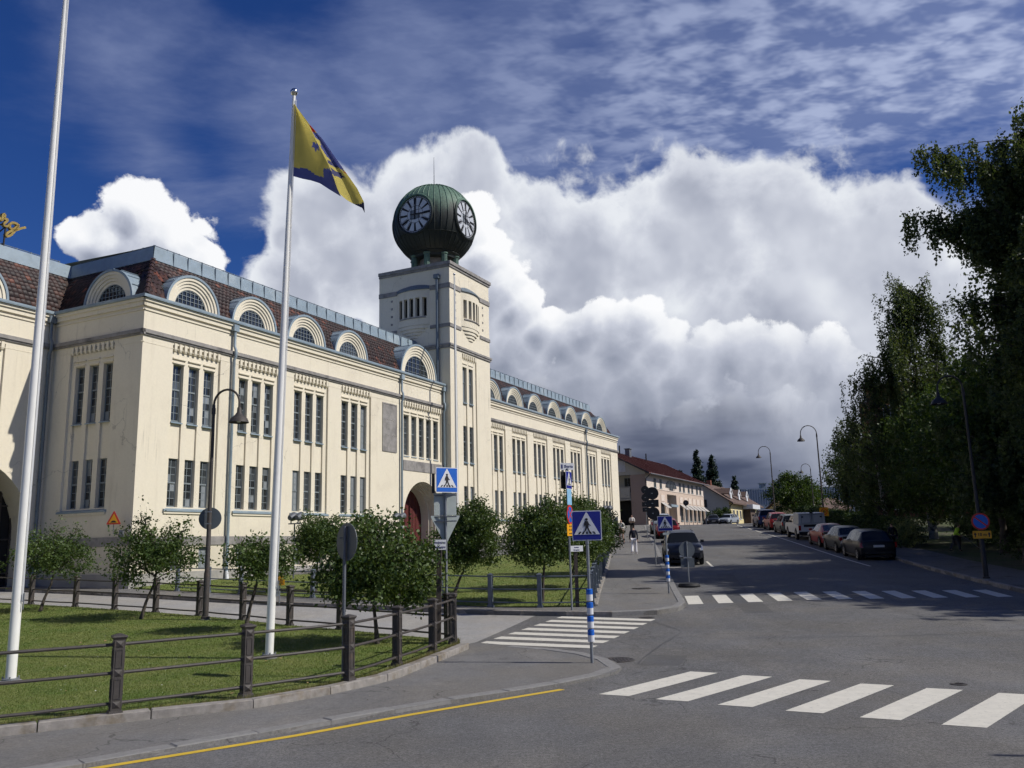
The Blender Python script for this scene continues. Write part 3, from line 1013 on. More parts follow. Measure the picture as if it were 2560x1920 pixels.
# unmown fringe along the kerb, litter and clover heads
def fringe(name, pts, side, n, h, label, seed):
    r_ = np.random.default_rng(seed)
    V = []
    ps = walk(pts, 0.05)
    for _ in range(n):
        i = r_.integers(0, len(ps) - 1)
        (x, y), (x2, y2) = ps[i], ps[i + 1]
        L = math.hypot(x2 - x, y2 - y) + 1e-9
        o_ = abs(r_.normal(0, .05)) + .005
        X, Y = x - (y2 - y) / L * o_ * side, y + (x2 - x) / L * o_ * side
        a, la = r_.uniform(0, 6.283, 2)
        hh = h * r_.uniform(.4, 1.4)
        w_ = .004
        z = gnd(Y) + .125
        V += [(X - math.cos(a) * w_, Y - math.sin(a) * w_, z), (X + math.cos(a) * w_, Y + math.sin(a) * w_, z), (X + math.cos(la) * hh * .5, Y + math.sin(la) * hh * .5, z + hh)]
    V = np.array(V)
    o = mesh_np(name, V, np.arange(len(V)).reshape(-1, 3), MT['straw'])
    return tag(o, label, 'grass', None, 'stuff')


MT['straw'] = leaf_mat('fringe_grass', (0.10, 0.12, 0.03), (0.26, 0.22, 0.10), 0.3, 2.0)
fringe('grass_fringe', [(p[0], p[1]) for p in LAWN1[:12]], 1, 9000, .075, 'longer dry grass along the granite kerb', 9)


def scatter(name, poly, n, size, mat, label, cat, seed, up=.03):
    r_ = np.random.default_rng(seed)
    xs, ys = [p[0] for p in poly], [p[1] for p in poly]
    P = []
    while len(P) < n:
        x, y = r_.uniform(max(min(xs), -16), max(xs)), r_.uniform(min(ys), min(max(ys), 34))
        c, j = False, len(poly) - 1
        for i in range(len(poly)):
            if (ys[i] > y) != (ys[j] > y) and x < (xs[j] - xs[i]) * (y - ys[i]) / (ys[j] - ys[i]) + xs[i]:
                c = not c
            j = i
        if c:
            P.append((x, y))
    V = []
    for (x, y) in P:
        a = r_.uniform(0, 6.283)
        s = size * r_.uniform(.6, 1.5)
        z = gnd(y) + .13 + up
        t1, t2 = r_.uniform(-.4, .4, 2) * s
        V += [(x + s * math.cos(a), y + s * math.sin(a), z + t1), (x - s * .6 * math.sin(a), y + s * .6 * math.cos(a), z + t2), (x - s * math.cos(a), y - s * math.sin(a), z - t1 * .3), (x + s * .6 * math.sin(a), y - s * .6 * math.cos(a), z - t2 * .3)]
    V = np.array(V)
    o = mesh_np(name, V, np.arange(len(V)).reshape(-1, 4), mat)
    return tag(o, label, cat, None, 'stuff')


scatter('clover_heads', LAWN1, 420, .012, M('clover_white', (0.6, 0.6, 0.52), .8), 'tiny white clover heads in the near lawn', 'clover', 12)
scatter('fallen_leaves', LAWN1, 90, .035, M('dry_leaf', (0.30, 0.20, 0.09), .8, .3, 20.0), 'a few dry leaves lying on the near lawn', 'leaves', 13)
scatter('road_litter', NOSE + FRONTK[::-1], 160, .012, M('grit', (0.30, 0.27, 0.22), .9, .3, 20.0), 'grit and leaf bits on the island footway', 'litter', 14, -.07)

# ================================================================== the factory
ROT = R(90 - 26.108)
factory = empty('factory_building', (_NC[0], _NC[1], 0), ROT, 'long cream plastered factory with arched dormers in a tiled mansard roof', 'factory')
# local frame: x = along the street front, y = into the building, z = height
FF = lambda u, off, z: (u, -off, z)                      # street front
LF = lambda v, off, z: (-off, v, z)                      # short end beside the side street
RF = lambda u, off, z: (u, 6.0 - off, z)                 # recessed front left of the corner


def holed(mb, P, u0, u1, z0, z1, holes, off, mi=0):
    """a flat wall field with rectangular openings"""
    us = sorted({u0, u1, *[min(max(h[0], u0), u1) for h in holes], *[min(max(h[1], u0), u1) for h in holes]})
    zs = sorted({z0, z1, *[min(max(h[2], z0), z1) for h in holes], *[min(max(h[3], z0), z1) for h in holes]})
    for a, b in zip(us, us[1:]):
        for c, d in zip(zs, zs[1:]):
            mu, mz = (a + b) / 2, (c + d) / 2
            if not any(h[0] < mu < h[1] and h[2] < mz < h[3] for h in holes):
                mb.quad(P(a, off, c), P(b, off, c), P(b, off, d), P(a, off, d), mi)


def reveal(mb, P, h, o0, o1, mi=0, sides='lrtb'):
    u0, u1, z0, z1 = h
    if 'l' in sides:
        mb.quad(P(u0, o0, z0), P(u0, o1, z0), P(u0, o1, z1), P(u0, o0, z1), mi)
    if 'r' in sides:
        mb.quad(P(u1, o0, z0), P(u1, o0, z1), P(u1, o1, z1), P(u1, o1, z0), mi)
    if 't' in sides:
        mb.quad(P(u0, o0, z1), P(u0, o1, z1), P(u1, o1, z1), P(u1, o0, z1), mi)
    if 'b' in sides:
        mb.quad(P(u0, o0, z0), P(u1, o0, z0), P(u1, o1, z0), P(u0, o1, z0), mi)


def pbox(mb, P, u0, u1, o0, o1, z0, z1, mi=0):
    vs = [P(u, o, z) for z in (z0, z1) for (u, o) in ((u0, o0), (u1, o0), (u1, o1), (u0, o1))]
    mb.add(vs, [(0, 3, 2, 1), (4, 5, 6, 7), (0, 1, 5, 4), (1, 2, 6, 5), (2, 3, 7, 6), (3, 0, 4, 7)], mi)


# ---- windows: one shared mesh per kind, each window its own part -----------
def window_meshes(w, h, rows, transom, key):
    """frame + muntins; panes as a separate mesh; window stands in local x/z, faces -y"""
    fr = MB()
    t, d = 0.045, 0.05
    fr.box(0, t, -d, 0.02, 0, h)
    fr.box(w - t, w, -d, 0.02, 0, h)
    fr.box(t, w - t, -d, 0.02, 0, t)
    fr.box(t, w - t, -d, 0.02, h - t, h)
    zt = h * transom
    fr.box(t, w - t, -d - 0.015, 0.02, zt - 0.035, zt + 0.035)
    mx = w / 2
    fr.box(mx - 0.014, mx + 0.014, -d + 0.01, 0.01, t, zt - 0.035)
    fr.box(mx - 0.014, mx + 0.014, -d + 0.01, 0.01, zt + 0.035, h - t)
    panes = []
    for (a, b, n) in ((t, zt - 0.035, rows[0]), (zt + 0.035, h - t, rows[1])):
        for k in range(n):
            za, zb = a + (b - a) * k / n, a + (b - a) * (k + 1) / n
            if k:
                fr.box(t, w - t, -d + 0.015, 0.005, za - 0.012, za + 0.012)
            for xa, xb in ((t, mx - 0.014), (mx + 0.014, w - t)):
                panes.append((xa, xb, za + 0.012, zb - 0.012))
    fm = fr.mesh('window_frame')
    fm.materials.append(MT['frame'])
    allp = MB()
    for q in panes:
        allp.box(q[0], q[1], -0.022, -0.014, q[2], q[3])
    pm = allp.mesh('window_panes')
    pm.materials.append(MT['pane'])
    # single panes for the windows near the camera
    kinds = {}
    lst = []
    for q in panes:
        kq = (round(q[1] - q[0], 3), round(q[3] - q[2], 3))
        if kq not in kinds:
            m_ = MB().box(0, kq[0], -0.022, -0.014, 0, kq[1]).mesh('pane')
            m_.materials.append(MT['pane'])
            kinds[kq] = m_
        lst.append((kinds[kq], q[0], q[2]))
    return fm, pm, lst


WIN = {'up': window_meshes(0.60, 2.60, (4, 3), 0.56, 'up'), 'low': window_meshes(0.60, 2.17, (3, 3), 0.50, 'low'), 'base': window_meshes(0.62, 1.0, (2, 1), 0.66, 'base')}
_pane_budget = [290]


def window(parent, P, u, z, off, kind, detail=False):
    fm, pm, lst = WIN[kind]
    o = P(u, off, z)
    o1 = P(u + 1, off, z)
    rz = math.atan2(o1[1] - o[1], o1[0] - o[0])
    flip = (P(0, 1, 0)[0] - P(0, 0, 0)[0], P(0, 1, 0)[1] - P(0, 0, 0)[1])
    w = inst('window', fm, parent, o, (0, 0, rz))
    # the mesh faces -y of its own frame; mirror when that is not outwards
    ny = (math.sin(rz), -math.cos(rz))
    if ny[0] * flip[0] + ny[1] * flip[1] < 0:
        w.scale = (1, -1, 1)
    if detail and _pane_budget[0] >= len(lst):
        _pane_budget[0] -= len(lst)
        for m_, x, zz in lst:
            inst('pane', m_, w, (x, 0, zz))
    else:
        inst('panes', pm, w)['kind'] = 'stuff'
    return w


ZU0, ZU1, ZL0, ZL1 = 8.17, 10.80, 4.28, 6.47
wall = MB()
trim = MB()          # stone
sill = MB()          # sheet metal sills
dent = MB()          # plaster details proud of the wall


_dm = MB().tbox(0, 0.04, -0.08, 0, 0.05, 0.05, 0.075, 0.085).box(-0.075, 0.075, -0.045, 0.11, 0.002, 0.28).mesh('dentil')
_dm.materials.append(MT['plaster'])


def dentil(P, u, z, parent, off=0.0):
    o, o1 = P(u, off, z), P(u + 1, off, z)
    d = inst('dentil', _dm, parent, o, (0, 0, math.atan2(o1[1] - o[1], o1[0] - o[0])))
    if P is LF:
        d.scale = (1, -1, 1)


def bay(P, u0, n=3, detail=False, first_visible=0, lower=True, parent=None, dents=True, gap=0.93):
    W = gap * (n - 1) + 1.09
    panel = (u0, u0 + W, 4.10 if lower else 8.0, 11.74)
    reveal(wall, P, panel, 0, -0.11, sides='lrb')
    strips = []
    for k in range(n):
        a = u0 + 0.17 + gap * k
        strips.append((a, a + 0.62, ZL0 if lower else ZU0, ZU1))
    holed(wall, P, panel[0], panel[1], panel[2], panel[3], strips, -0.11)
    for k, s in enumerate(strips):
        reveal(wall, P, s, -0.11, -0.36)
        if lower:
            pbox(wall, P, s[0], s[1], -0.36, -0.20, ZL1, ZU0 - 0.02)
            window(parent or factory, P, s[0] + 0.01, ZL0 + 0.02, -0.33, 'low', detail)
        window(parent or factory, P, s[0] + 0.01, ZU0 + 0.02, -0.33, 'up', detail)
        # sloping metal sill
        MB().add([P(s[0] - .02, -0.33, ZU0 + .02), P(s[1] + .02, -0.33, ZU0 + .02), P(s[1] + .02, -0.05, ZU0 - .06), P(s[0] - .02, -0.05, ZU0 - .06),
                  P(s[0] - .02, -0.33, ZU0 - .05), P(s[1] + .02, -0.33, ZU0 - .05), P(s[1] + .02, -0.05, ZU0 - .11), P(s[0] - .02, -0.05, ZU0 - .11)],
                 [(0, 1, 2, 3), (4, 7, 6, 5), (3, 2, 6, 7), (0, 3, 7, 4), (1, 5, 6, 2)]).build('window_sill', MT['zinc'], parent or factory)
        # hood over the head of the upper window
        pbox(wall, P, s[0] - 0.05, s[1] + 0.05, -0.11, -0.055, ZU1 + 0.04, ZU1 + 0.10)
        pbox(wall, P, s[0] - 0.08, s[1] + 0.08, -0.11, -0.03, ZU1 + 0.24, ZU1 + 0.29)
    if lower:
        a, b = u0 - 0.12, u0 + W + 0.10
        MB().add([P(a, -0.33, ZL0 + .02), P(b, -0.33, ZL0 + .02), P(b, 0.10, ZL0 - .12), P(a, 0.10, ZL0 - .12), P(a, 0.10, ZL0 - .2), P(b, 0.10, ZL0 - .2), P(a, -0.11, ZL0 - .2), P(b, -0.11, ZL0 - .2)],
                 [(0, 1, 2, 3), (3, 2, 5, 4), (4, 5, 7, 6), (0, 3, 4, 6), (1, 7, 5, 2)]).build('window_sill', MT['zinc'], parent or factory)
        pbox(wall, P, a + 0.03, b - 0.03, 0.001, 0.06, ZL0 - .30, ZL0 - .2)
    if dents:
        nd = int(round(W / 0.295))
        for k in range(nd):
            a = u0 + (k + 0.5) * W / nd
            dentil(P, a, 11.46, parent or factory)
        pbox(wall, P, u0, u0 + W, -0.11, 0.0, 11.66, 11.74)
    return panel


S1 = [1.68 + 4.155 * k for k in range(4)]
S2 = [32.58 + 4.165 * k for k in range(7)]
panels1 = [bay(FF, u, detail=(i < 2)) for i, u in enumerate(S1)]
panels2 = [bay(FF, u) for u in S2]
panel5 = bay(FF, 20.70, 5, lower=False, gap=0.925)
panelL = [bay(LF, 1.78, detail=True)]
panelR = [bay(RF, u) for u in (-5.25, -9.4)]
# basement windows
bw = []
for u in S1 + S2:
    for q in (0.25, 2.05):
        bw.append((u + q, u + q + 0.64, 1.50, 2.52))
for h in bw:
    reveal(wall, FF, h, 0, -0.25)
    window(factory, FF, h[0] + .01, h[2] + .01, -0.22, 'base')
EAVE = 13.46
ARCH = (20.55, 25.72, 2.0, 7.05)
holed(wall, FF, 0, 25.8, -0.6, EAVE, panels1 + [panel5, ARCH] + [h for h in bw if h[0] < 26], 0)
holed(wall, FF, 25.8, 62.7, -0.6, EAVE, panels2 + [h for h in bw if h[0] > 26], 0)
holed(wall, LF, 0, 6.0, -0.6, EAVE, panelL, 0)
RARCH = (-13.0, -1.0, -0.6, 7.0)
holed(wall, RF, -30, 0, -0.6, EAVE, panelR + [(-7.6, -0.15, -0.6, 7.6)], 0)
wall.quad((62.7, 0, -0.6), (62.7, 14, -0.6), (62.7, 14, EAVE), (62.7, 0, EAVE))
wall.quad((-30, 14, -0.6), (62.7, 14, -0.6), (62.7, 14, EAVE), (-30, 14, EAVE))


# ---- arched portal (street front) and arched passage (recess) ---------------
def arch_field(mb, P, rect, uc, r, zs, off, n=24):
    """wall field with a round-headed opening"""
    u0, u1, z0, z1 = rect
    pts = [(uc - r, zs)] + [(uc - r * math.cos(math.pi * k / n), zs + r * math.sin(math.pi * k / n)) for k in range(1, n)] + [(uc + r, zs)]
    for (a, b) in zip(pts, pts[1:]):
        mb.quad(P(a[0], off, a[1]), P(b[0], off, b[1]), P(b[0], off, z1), P(a[0], off, z1))
    mb.quad(P(u0, off, z0), P(uc - r, off, z0), P(uc - r, off, z1), P(u0, off, z1))
    mb.quad(P(uc + r, off, z0), P(u1, off, z0), P(u1, off, z1), P(uc + r, off, z1))
    return pts


def arch_step(mb, P, uc, r, zs, z0, o0, o1, n=24):
    pts = [(uc - r, z0), (uc - r, zs)] + [(uc - r * math.cos(math.pi * k / n), zs + r * math.sin(math.pi * k / n)) for k in range(1, n)] + [(uc + r, zs), (uc + r, z0)]
    for a, b in zip(pts, pts[1:]):
        mb.quad(P(a[0], o0, a[1]), P(b[0], o0, b[1]), P(b[0], o1, b[1]), P(a[0], o1, a[1]))
    return pts


def arch_ring(mb, P, uc, r0, r1, zs, z0, off, n=24):
    f = lambda r: [(uc - r, z0), (uc - r, zs)] + [(uc - r * math.cos(math.pi * k / n), zs + r * math.sin(math.pi * k / n)) for k in range(1, n)] + [(uc + r, zs), (uc + r, z0)]
    A, B = f(r0), f(r1)
    for (a, b), (c, d) in zip(zip(A, A[1:]), zip(B, B[1:])):
        mb.quad(P(a[0], off, a[1]), P(b[0], off, b[1]), P(d[0], off, d[1]), P(c[0], off, c[1]))


UC = 23.1
arch_field(wall, FF, ARCH, UC, 2.38, 4.15, 0)
rr, oo = 2.38, 0.0
for k in range(4):
    arch_step(wall, FF, UC, rr, 4.15, 2.0, oo, oo - 0.22)
    arch_ring(wall, FF, UC, rr, rr - 0.09, 4.15, 2.0, oo - 0.22)
    rr -= 0.09
    oo -= 0.22
arch_step(wall, FF, UC, rr, 4.15, 2.0, oo, oo - 0.7)
dm = MB()
n = 20
pts = [(UC - rr, 2.0), (UC - rr, 4.15)] + [(UC - rr * math.cos(math.pi * k / n), 4.15 + rr * math.sin(math.pi * k / n)) for k in range(1, n)] + [(UC + rr, 4.15), (UC + rr, 2.0)]
dm.prism(pts, lambda a, b, d: FF(a, d, b), oo - 0.7, oo - 0.6)
for k in range(9):
    a = UC - rr + (k + 0.5) * 2 * rr / 9
    zt = 4.15 + math.sqrt(max(0.01, rr * rr - (a - UC) ** 2)) - 0.05
    pbox(dm, FF, a - 0.03, a + 0.03, oo - 0.6, oo - 0.57, 2.0, zt)
dm.build('portal_door', MT['door'], factory)
arch_field(wall, RF, (-7.6, -0.15, -0.6, 7.6), -3.9, 3.4, 3.2, 0)
arch_step(wall, RF, -3.9, 3.4, 3.2, -0.6, 0, -1.3)
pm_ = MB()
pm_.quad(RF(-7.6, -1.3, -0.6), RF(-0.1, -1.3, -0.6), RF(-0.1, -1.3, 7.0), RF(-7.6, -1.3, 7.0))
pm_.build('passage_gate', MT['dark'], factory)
gb = MB()
for k in range(13):
    u = -7.2 + k * 0.55
    pbox(gb, RF, u, u + 0.07, -1.28, -1.2, 0.0, 7.0)
for z in (1.5, 3.0, 4.5):
    pbox(gb, RF, -7.3, -0.5, -1.27, -1.21, z, z + 0.07)
gb.build('gate_bars', MT['iron'], factory)
wall.build('wall', MT['plaster'], factory)

# ---- stone bands, plinth, cornice -----------------------------------------
for P, segs in ((FF, ((0, 20.55), (25.72, 62.72))), (LF, ((0, 6.0),)), (RF, ((-30, -7.4), (-0.4, 0)))):
    for a, b in segs:
        c0 = 0.10 if P is FF and a == 0 else 0
        pbox(trim, P, a - (0.05 if a == 0 and P is not RF else 0), b, -0.02, 0.05, 2.59, 2.98)
plm = MB()
for P, a, b in ((FF, -0.06, 20.6), (FF, 25.7, 62.76), (LF, -0.06, 6.0), (RF, -30, -7.3)):
    pbox(plm, P, a, b, -0.05, 0.065, -0.6, 1.42)
plm.build('plinth', MT['plinth'], factory)
for P, a, b in ((FF, -0.14, 20.22), (FF, 20.36, 25.8), (FF, 31.9, 62.84), (LF, -0.14, 6.0), (RF, -30, -0.14)):
    pbox(trim, P, a, b, -0.02, 0.075, 11.80, 11.88)
    pbox(trim, P, a, b, -0.02, 0.14, 11.88, 12.05)
pq = MB()
for k in range(3):
    pbox(pq, FF, 18.38, 19.80, -0.01, 0.022, 8.27 + k * 0.985, 8.27 + (k + 1) * 0.985 - 0.012)
pbox(pq, FF, 18.30, 18.37, -0.01, 0.045, 8.20, 11.30)
pbox(pq, FF, 19.81, 19.88, -0.01, 0.045, 8.20, 11.30)
pbox(pq, FF, 18.37, 19.81, -0.01, 0.045, 11.22, 11.30)
pbox(pq, FF, 18.37, 19.81, -0.01, 0.045, 8.20, 8.265)
pq.build('stone_plaque', MT['stone'], factory)
for k in range(4):
    q = MB()
    pbox(q, FF, 20.66 + k * 1.27, 20.66 + (k + 1) * 1.27 - 0.012, -0.01, 0.04, 7.17, 7.83)
    q.build('stone_slab', MT['stone'], factory)
trim.build('stone_band', MT['stone'], factory)
cor = MB()
for P, a, b in ((FF, -0.1, 25.8), (FF, 31.9, 62.8), (LF, -0.1, 6.0), (RF, -30, 0)):
    pbox(cor, P, a, b, -0.02, 0.05, 12.93, 12.99)
    pbox(cor, P, a, b, -0.02, 0.10, 13.12, 13.32)
    pbox(cor, P, a, b, -0.02, 0.17, 13.32, 13.46)
    pbox(cor, P, a, b, -0.02, 0.012, 11.47, 11.49)
cor.build('cornice', MT['plaster'], factory)
gut = MB()
for P, a, b in ((FF, -0.28, 25.8), (FF, 31.9, 62.98), (LF, -0.28, 5.75), (RF, -30, -0.2)):
    pbox(gut, P, a, b, 0.10, 0.27, 13.463, 13.50)
    pbox(gut, P, a, b, 0.245, 0.28, 13.50, 13.60)
    # sloping metal apron behind the gutter
    gut.quad(P(a + .2, 0.10, 13.52), P(b, 0.10, 13.52), P(b, -0.50, 13.86), P(a + .2 + (0.6 if P is not RF else 0), -0.50, 13.86))
gut.build('gutter', MT['zinc'], factory)


def downpipe(P, u, off, z0, z1, mat='zinc'):
    mb = MB()
    mb.tube([P(u, off, z0), P(u, off, 11.6), P(u, off + 0.10, 11.75), P(u, off + 0.10, 12.1), P(u, off, 12.3), P(u, off, z1)] if z1 > 12.5 else [P(u, off, z0), P(u, off, z1)], 0.075, 10)
    pbox(mb, P, u - 0.17, u + 0.17, off - 0.09, off + 0.12, z1 - 0.05, z1 + 0.28)
    z = z0 + 1.0
    while z < 11.4:
        mb.lathe([(0.09, 0), (0.09, 0.05)], 10, P(u, off, z))
        z += 1.9
    return mb.build('downpipe', MT[mat], factory, smooth=True)


for u in (5.36, 20.29, 25.62):
    downpipe(FF, u, 0.15, 1.2, 13.1)
downpipe(FF, 53.1, 0.15, 3.0, 13.1, 'zincd')
downpipe(RF, -0.28, 0.14, 0.8, 13.1, 'zincd')
boot = MB().tube([FF(5.36, 0.16, 1.35), FF(5.36, 0.2, 0.9), FF(5.36, 0.42, 0.62)], [0.085, 0.10, 0.11], 10)
boot.build('downpipe_shoe', MT['signwhite'], factory, smooth=True)

# ---- roof ------------------------------------------------------------------
RS = [(-0.42, 13.80), (-0.95, 14.72), (-1.5, 15.5), (-2.2, 16.30)]       # (offset, height) of the tiled slope, slightly bowed


def slope(s):
    """s 0..1 up the slope -> (offset, height)"""
    x = s * 3
    i = min(int(x), 2)
    f = x - i
    return (RS[i][0] + (RS[i + 1][0] - RS[i][0]) * f, RS[i][1] + (RS[i + 1][1] - RS[i][1]) * f)


rf = MB()


def slope_strip(P, lo, hi, dorm, i):
    """one band of the slope, open where a dormer stands"""
    a, b = RS[i], RS[i + 1]
    cuts = [(uc - r + 0.12, uc + r - 0.12) for uc, r in dorm] if i < (2 if P is not FF else 2) else []
    x0, x1 = lo(a[0]), hi(a[0])
    y0, y1 = lo(b[0]), hi(b[0])
    edges = [(x0, y0)] + [(c, c) for q in sorted(cuts) for c in q] + [(x1, y1)]
    for (p, q) in list(zip(edges, edges[1:]))[::2]:
        rf.quad(P(p[0], a[0], a[1]), P(q[0], a[0], a[1]), P(q[1], b[0], b[1]), P(p[1], b[0], b[1]))


DORM = [(u + 1.475, 1.66) for u in S1] + [(23.25, 2.32)] + [(u + 1.475, 1.66) for u in S2]
for i in range(3):
    slope_strip(FF, lambda o: -o, lambda o: 62.7 + o, DORM, i)
    slope_strip(LF, lambda o: -o, lambda o: 6 - o, [(2.95, 1.66)], i)
    slope_strip(RF, lambda o: -30.0, lambda o: -o, [(-3.75, 1.66), (-7.9, 1.66)], i)
    a, b = RS[i], RS[i + 1]
    rf.quad((62.7 + a[0], -a[0], a[1]), (62.7 + a[0], 12, a[1]), (62.7 + b[0], 12, b[1]), (62.7 + b[0], -b[0], b[1]))
rf.build('roof', M('roof_underlay', (0.05, 0.033, 0.027), 0.9), factory)
cap = MB()
for P, a, b, m0, m1 in ((FF, 2.2, 60.5, -1, 0), (LF, 2.2, 8.2, -1, 0), (RF, -30, 2.2, 0, 0)):
    q = 0.06
    cap.quad(P(a + (q * -2), -2.08, 16.26), P(b, -2.08, 16.26), P(b, -2.16, 16.96), P(a, -2.16, 16.96))
    cap.quad(P(a - .12, -2.08, 16.26), P(b, -2.08, 16.26), P(b, -2.25, 16.22), P(a, -2.25, 16.22))
cap.quad((2.16, 2.16, 16.96), (60.5, 2.16, 16.96), (60.5, 12, 17.3), (2.16, 12, 17.3))
cap.quad((-30, 8.16, 16.96), (2.16, 8.16, 16.96), (2.16, 12, 17.2), (-30, 12, 17.2))
cap.build('roof_fascia', MT['zinc'], factory, fix=False)
_sm = MB().box(0, 0.018, 2.06, 2.12, 16.28, 16.95).mesh('fascia_seam')
_sm.materials.append(MT['zincd'])
for k in range(26):
    inst('fascia_seam', _sm, factory, (3.3 + k * 0.92, 0, 0))
for k in range(30):
    inst('fascia_seam', _sm, factory, (32.5 + k * 0.92, 0, 0))
rail = MB()
for P, a, b in ((FF, 2.3, 60.4), (LF, 2.3, 7.9), (RF, -30, 1.6)):
    rail.tube([P(a, -2.3, 17.06), P(b, -2.3, 17.06)], 0.022, 6)
    k = a
    while k < b:
        pbox(rail, P, k, k + 0.05, -2.33, -2.27, 16.93, 17.09)
        k += 0.75
rail.build('snow_guard', MT['zincd'], factory)

# ---- tiles ------------------------------------------------------------------
def tile_mat(name, per_object):
    m = bpy.data.materials.new(name)
    m.use_nodes = True
    t = m.node_tree
    g = N(t)
    b = t.nodes['Principled BSDF']
    b.inputs['Roughness'].default_value = 0.55
    b.inputs['Specular IOR Level'].default_value = 0.3
    if per_object:
        r_ = g.add('ShaderNodeObjectInfo').outputs['Random']
    else:
        at = g.add('ShaderNodeAttribute')
        at.attribute_name = 'tint'
        r_ = at.outputs['Fac']
    cr = g.add('ShaderNodeValToRGB')
    e = cr.color_ramp.elements
    e[0].position, e[0].color = 0.0, (0.020, 0.012, 0.012, 1)
    e[1].position, e[1].color = 1.0, (0.15, 0.048, 0.028, 1)
    for p, c in ((0.45, (0.030, 0.016, 0.015)), (0.80, (0.046, 0.021, 0.018)), (0.94, (0.075, 0.030, 0.021))):
        x = e.new(p)
        x.color = (*c, 1)
    g.put(cr.inputs[0], r_)
    pos = g.add('ShaderNodeNewGeometry').outputs['Position']
    k = g.smooth(g.noise(pos, 7.0, 4, 0.65), 0.3, 0.7, 0.65, 1.3, 'LINEAR')
    cc = g.add('ShaderNodeCombineXYZ')
    for i in range(3):
        g.put(cc.inputs[i], k)
    g.put(b.inputs['Base Color'], g.mix(1.0, cr.outputs[0], cc.outputs[0], 'MULTIPLY'))
    return m


TILE1, TILE2 = tile_mat('roof_tile', True), tile_mat('roof_tiles', False)
TW, ROWS = 0.255, 10
# pantile profile across (x) and its drop along the slope; z is the local normal
_prof = [(0.0, 0.012), (0.05, 0.0), (0.11, 0.0), (0.165, 0.018), (0.215, 0.028), (0.268, 0.020)]


def tile_verts(L):
    vs = []
    for (x, z) in _prof:
        vs.append((x, 0.0, z + 0.026))
    for (x, z) in _prof:
        vs.append((x, L, z + 0.006))
    for (x, z) in _prof:
        vs.append((x, 0.0, z + 0.008))
    n = len(_prof)
    fs = [(i, i + 1, n + i + 1, n + i) for i in range(n - 1)] + [(2 * n + i, 2 * n + i + 1, i + 1, i) for i in range(n - 1)]
    return np.array(vs), np.array(fs)


TLEN = 0.40
_tv, _tf = tile_verts(TLEN)
_tm = MB().add(_tv, _tf).mesh('roof_tile')
_tm.materials.append(TILE1)
tiles_all = []           # (frame matrix 3x3, origin, distance)
def lay(P, u0, u1, dorm, hip0=True, hip1=True):
    for r_ in range(ROWS):
        s0 = r_ / ROWS
        o0, z0 = slope(s0)
        o1, z1 = slope(min(1, s0 + 1 / ROWS))
        a = u0 + (-o0 if hip0 else 0)
        b = u1 + (o0 if hip1 == 1 else (-o0 if hip1 == 2 else 0))
        k = int((b - a) / TW)
        for i in range(k):
            u = a + 0.02 + i * TW
            um = u + TW / 2
            sk = False
            for (uc, r) in dorm:
                if abs(um - uc) < r + 0.02 and z0 - 13.72 < math.sqrt(max(0, r * r - (um - uc) ** 2)) - 0.05:
                    sk = True
                    break
            if sk or (P is FF and 25.5 < um < 32.1):
                continue
            ex = Vector(P(u + 1, 0, 0)) - Vector(P(u, 0, 0))
            ey = (Vector(P(u, o1, z1)) - Vector(P(u, o0, z0))).normalized()
            ez = ex.cross(ey)
            if ez.z < 0:
                ez = -ez
            tiles_all.append((ex, ey, ez, Vector(P(u, o0, z0)) - ey * 0.03))


lay(FF, 0, 62.7, DORM)
lay(LF, 0, 6.0, [(2.95, 1.66)], True, 2)
lay(RF, -14, 0.0, [(-3.75, 1.66), (-7.9, 1.66)], False, 2)
_camL = Matrix.Rotation(-ROT, 3, 'Z') @ Vector((-_NC[0], -_NC[1], CAM_H))
tiles_all.sort(key=lambda t: (t[3] - _camL).length)
_jit = np.random.default_rng(5)
for ex, ey, ez, o in tiles_all[:296]:
    t = bpy.data.objects.new('roof_tile', _tm)
    COL.objects.link(t)
    t.parent = factory
    w = ez * _jit.normal(0, 0.02)
    a, b = (ex + w).normalized(), (ey + ez * _jit.normal(0, 0.015)).normalized()
    c = a.cross(b)
    t.matrix_local = Matrix(((a.x, b.x, c.x, o.x), (a.y, b.y, c.y, o.y), (a.z, b.z, c.z, o.z), (0, 0, 0, 1)))
rest = tiles_all[296:]
FR = np.array([[list(e), list(f), list(h)] for e, f, h, _ in rest])
OO = np.array([list(o) for *_, o in rest])
FR[:, 1] += FR[:, 2] * _jit.normal(0, 0.02, (len(rest), 1))
V = np.einsum('vk,nkc->nvc', _tv, FR) + OO[:, None, :]
F = (_tf[None] + (np.arange(len(rest)) * len(_tv))[:, None, None]).reshape(-1, 4)
to = mesh_np('roof_tiles', V.reshape(-1, 3), F, TILE2, factory)
to['kind'] = 'stuff'
at = to.data.attributes.new('tint', 'FLOAT', 'FACE')
at.data.foreach_set('value', np.repeat(_jit.uniform(0, 1, len(rest)) ** 1.3, len(_tf)).astype(np.float32))

# hip ridge tiles at the near corner
hp = MB()
for k in range(9):
    (o0, z0), (o1, z1) = slope(k / 9), slope((k + 1) / 9 + 0.02)
    hp.tube([(-o0, -o0, z0 + 0.06), (-o1, -o1, z1 + 0.02)], [0.12, 0.10], 8)
hp.build('hip_tiles', M('hip_tile', (0.05, 0.028, 0.024), 0.5, 0.3, 6.0), factory, smooth=True)


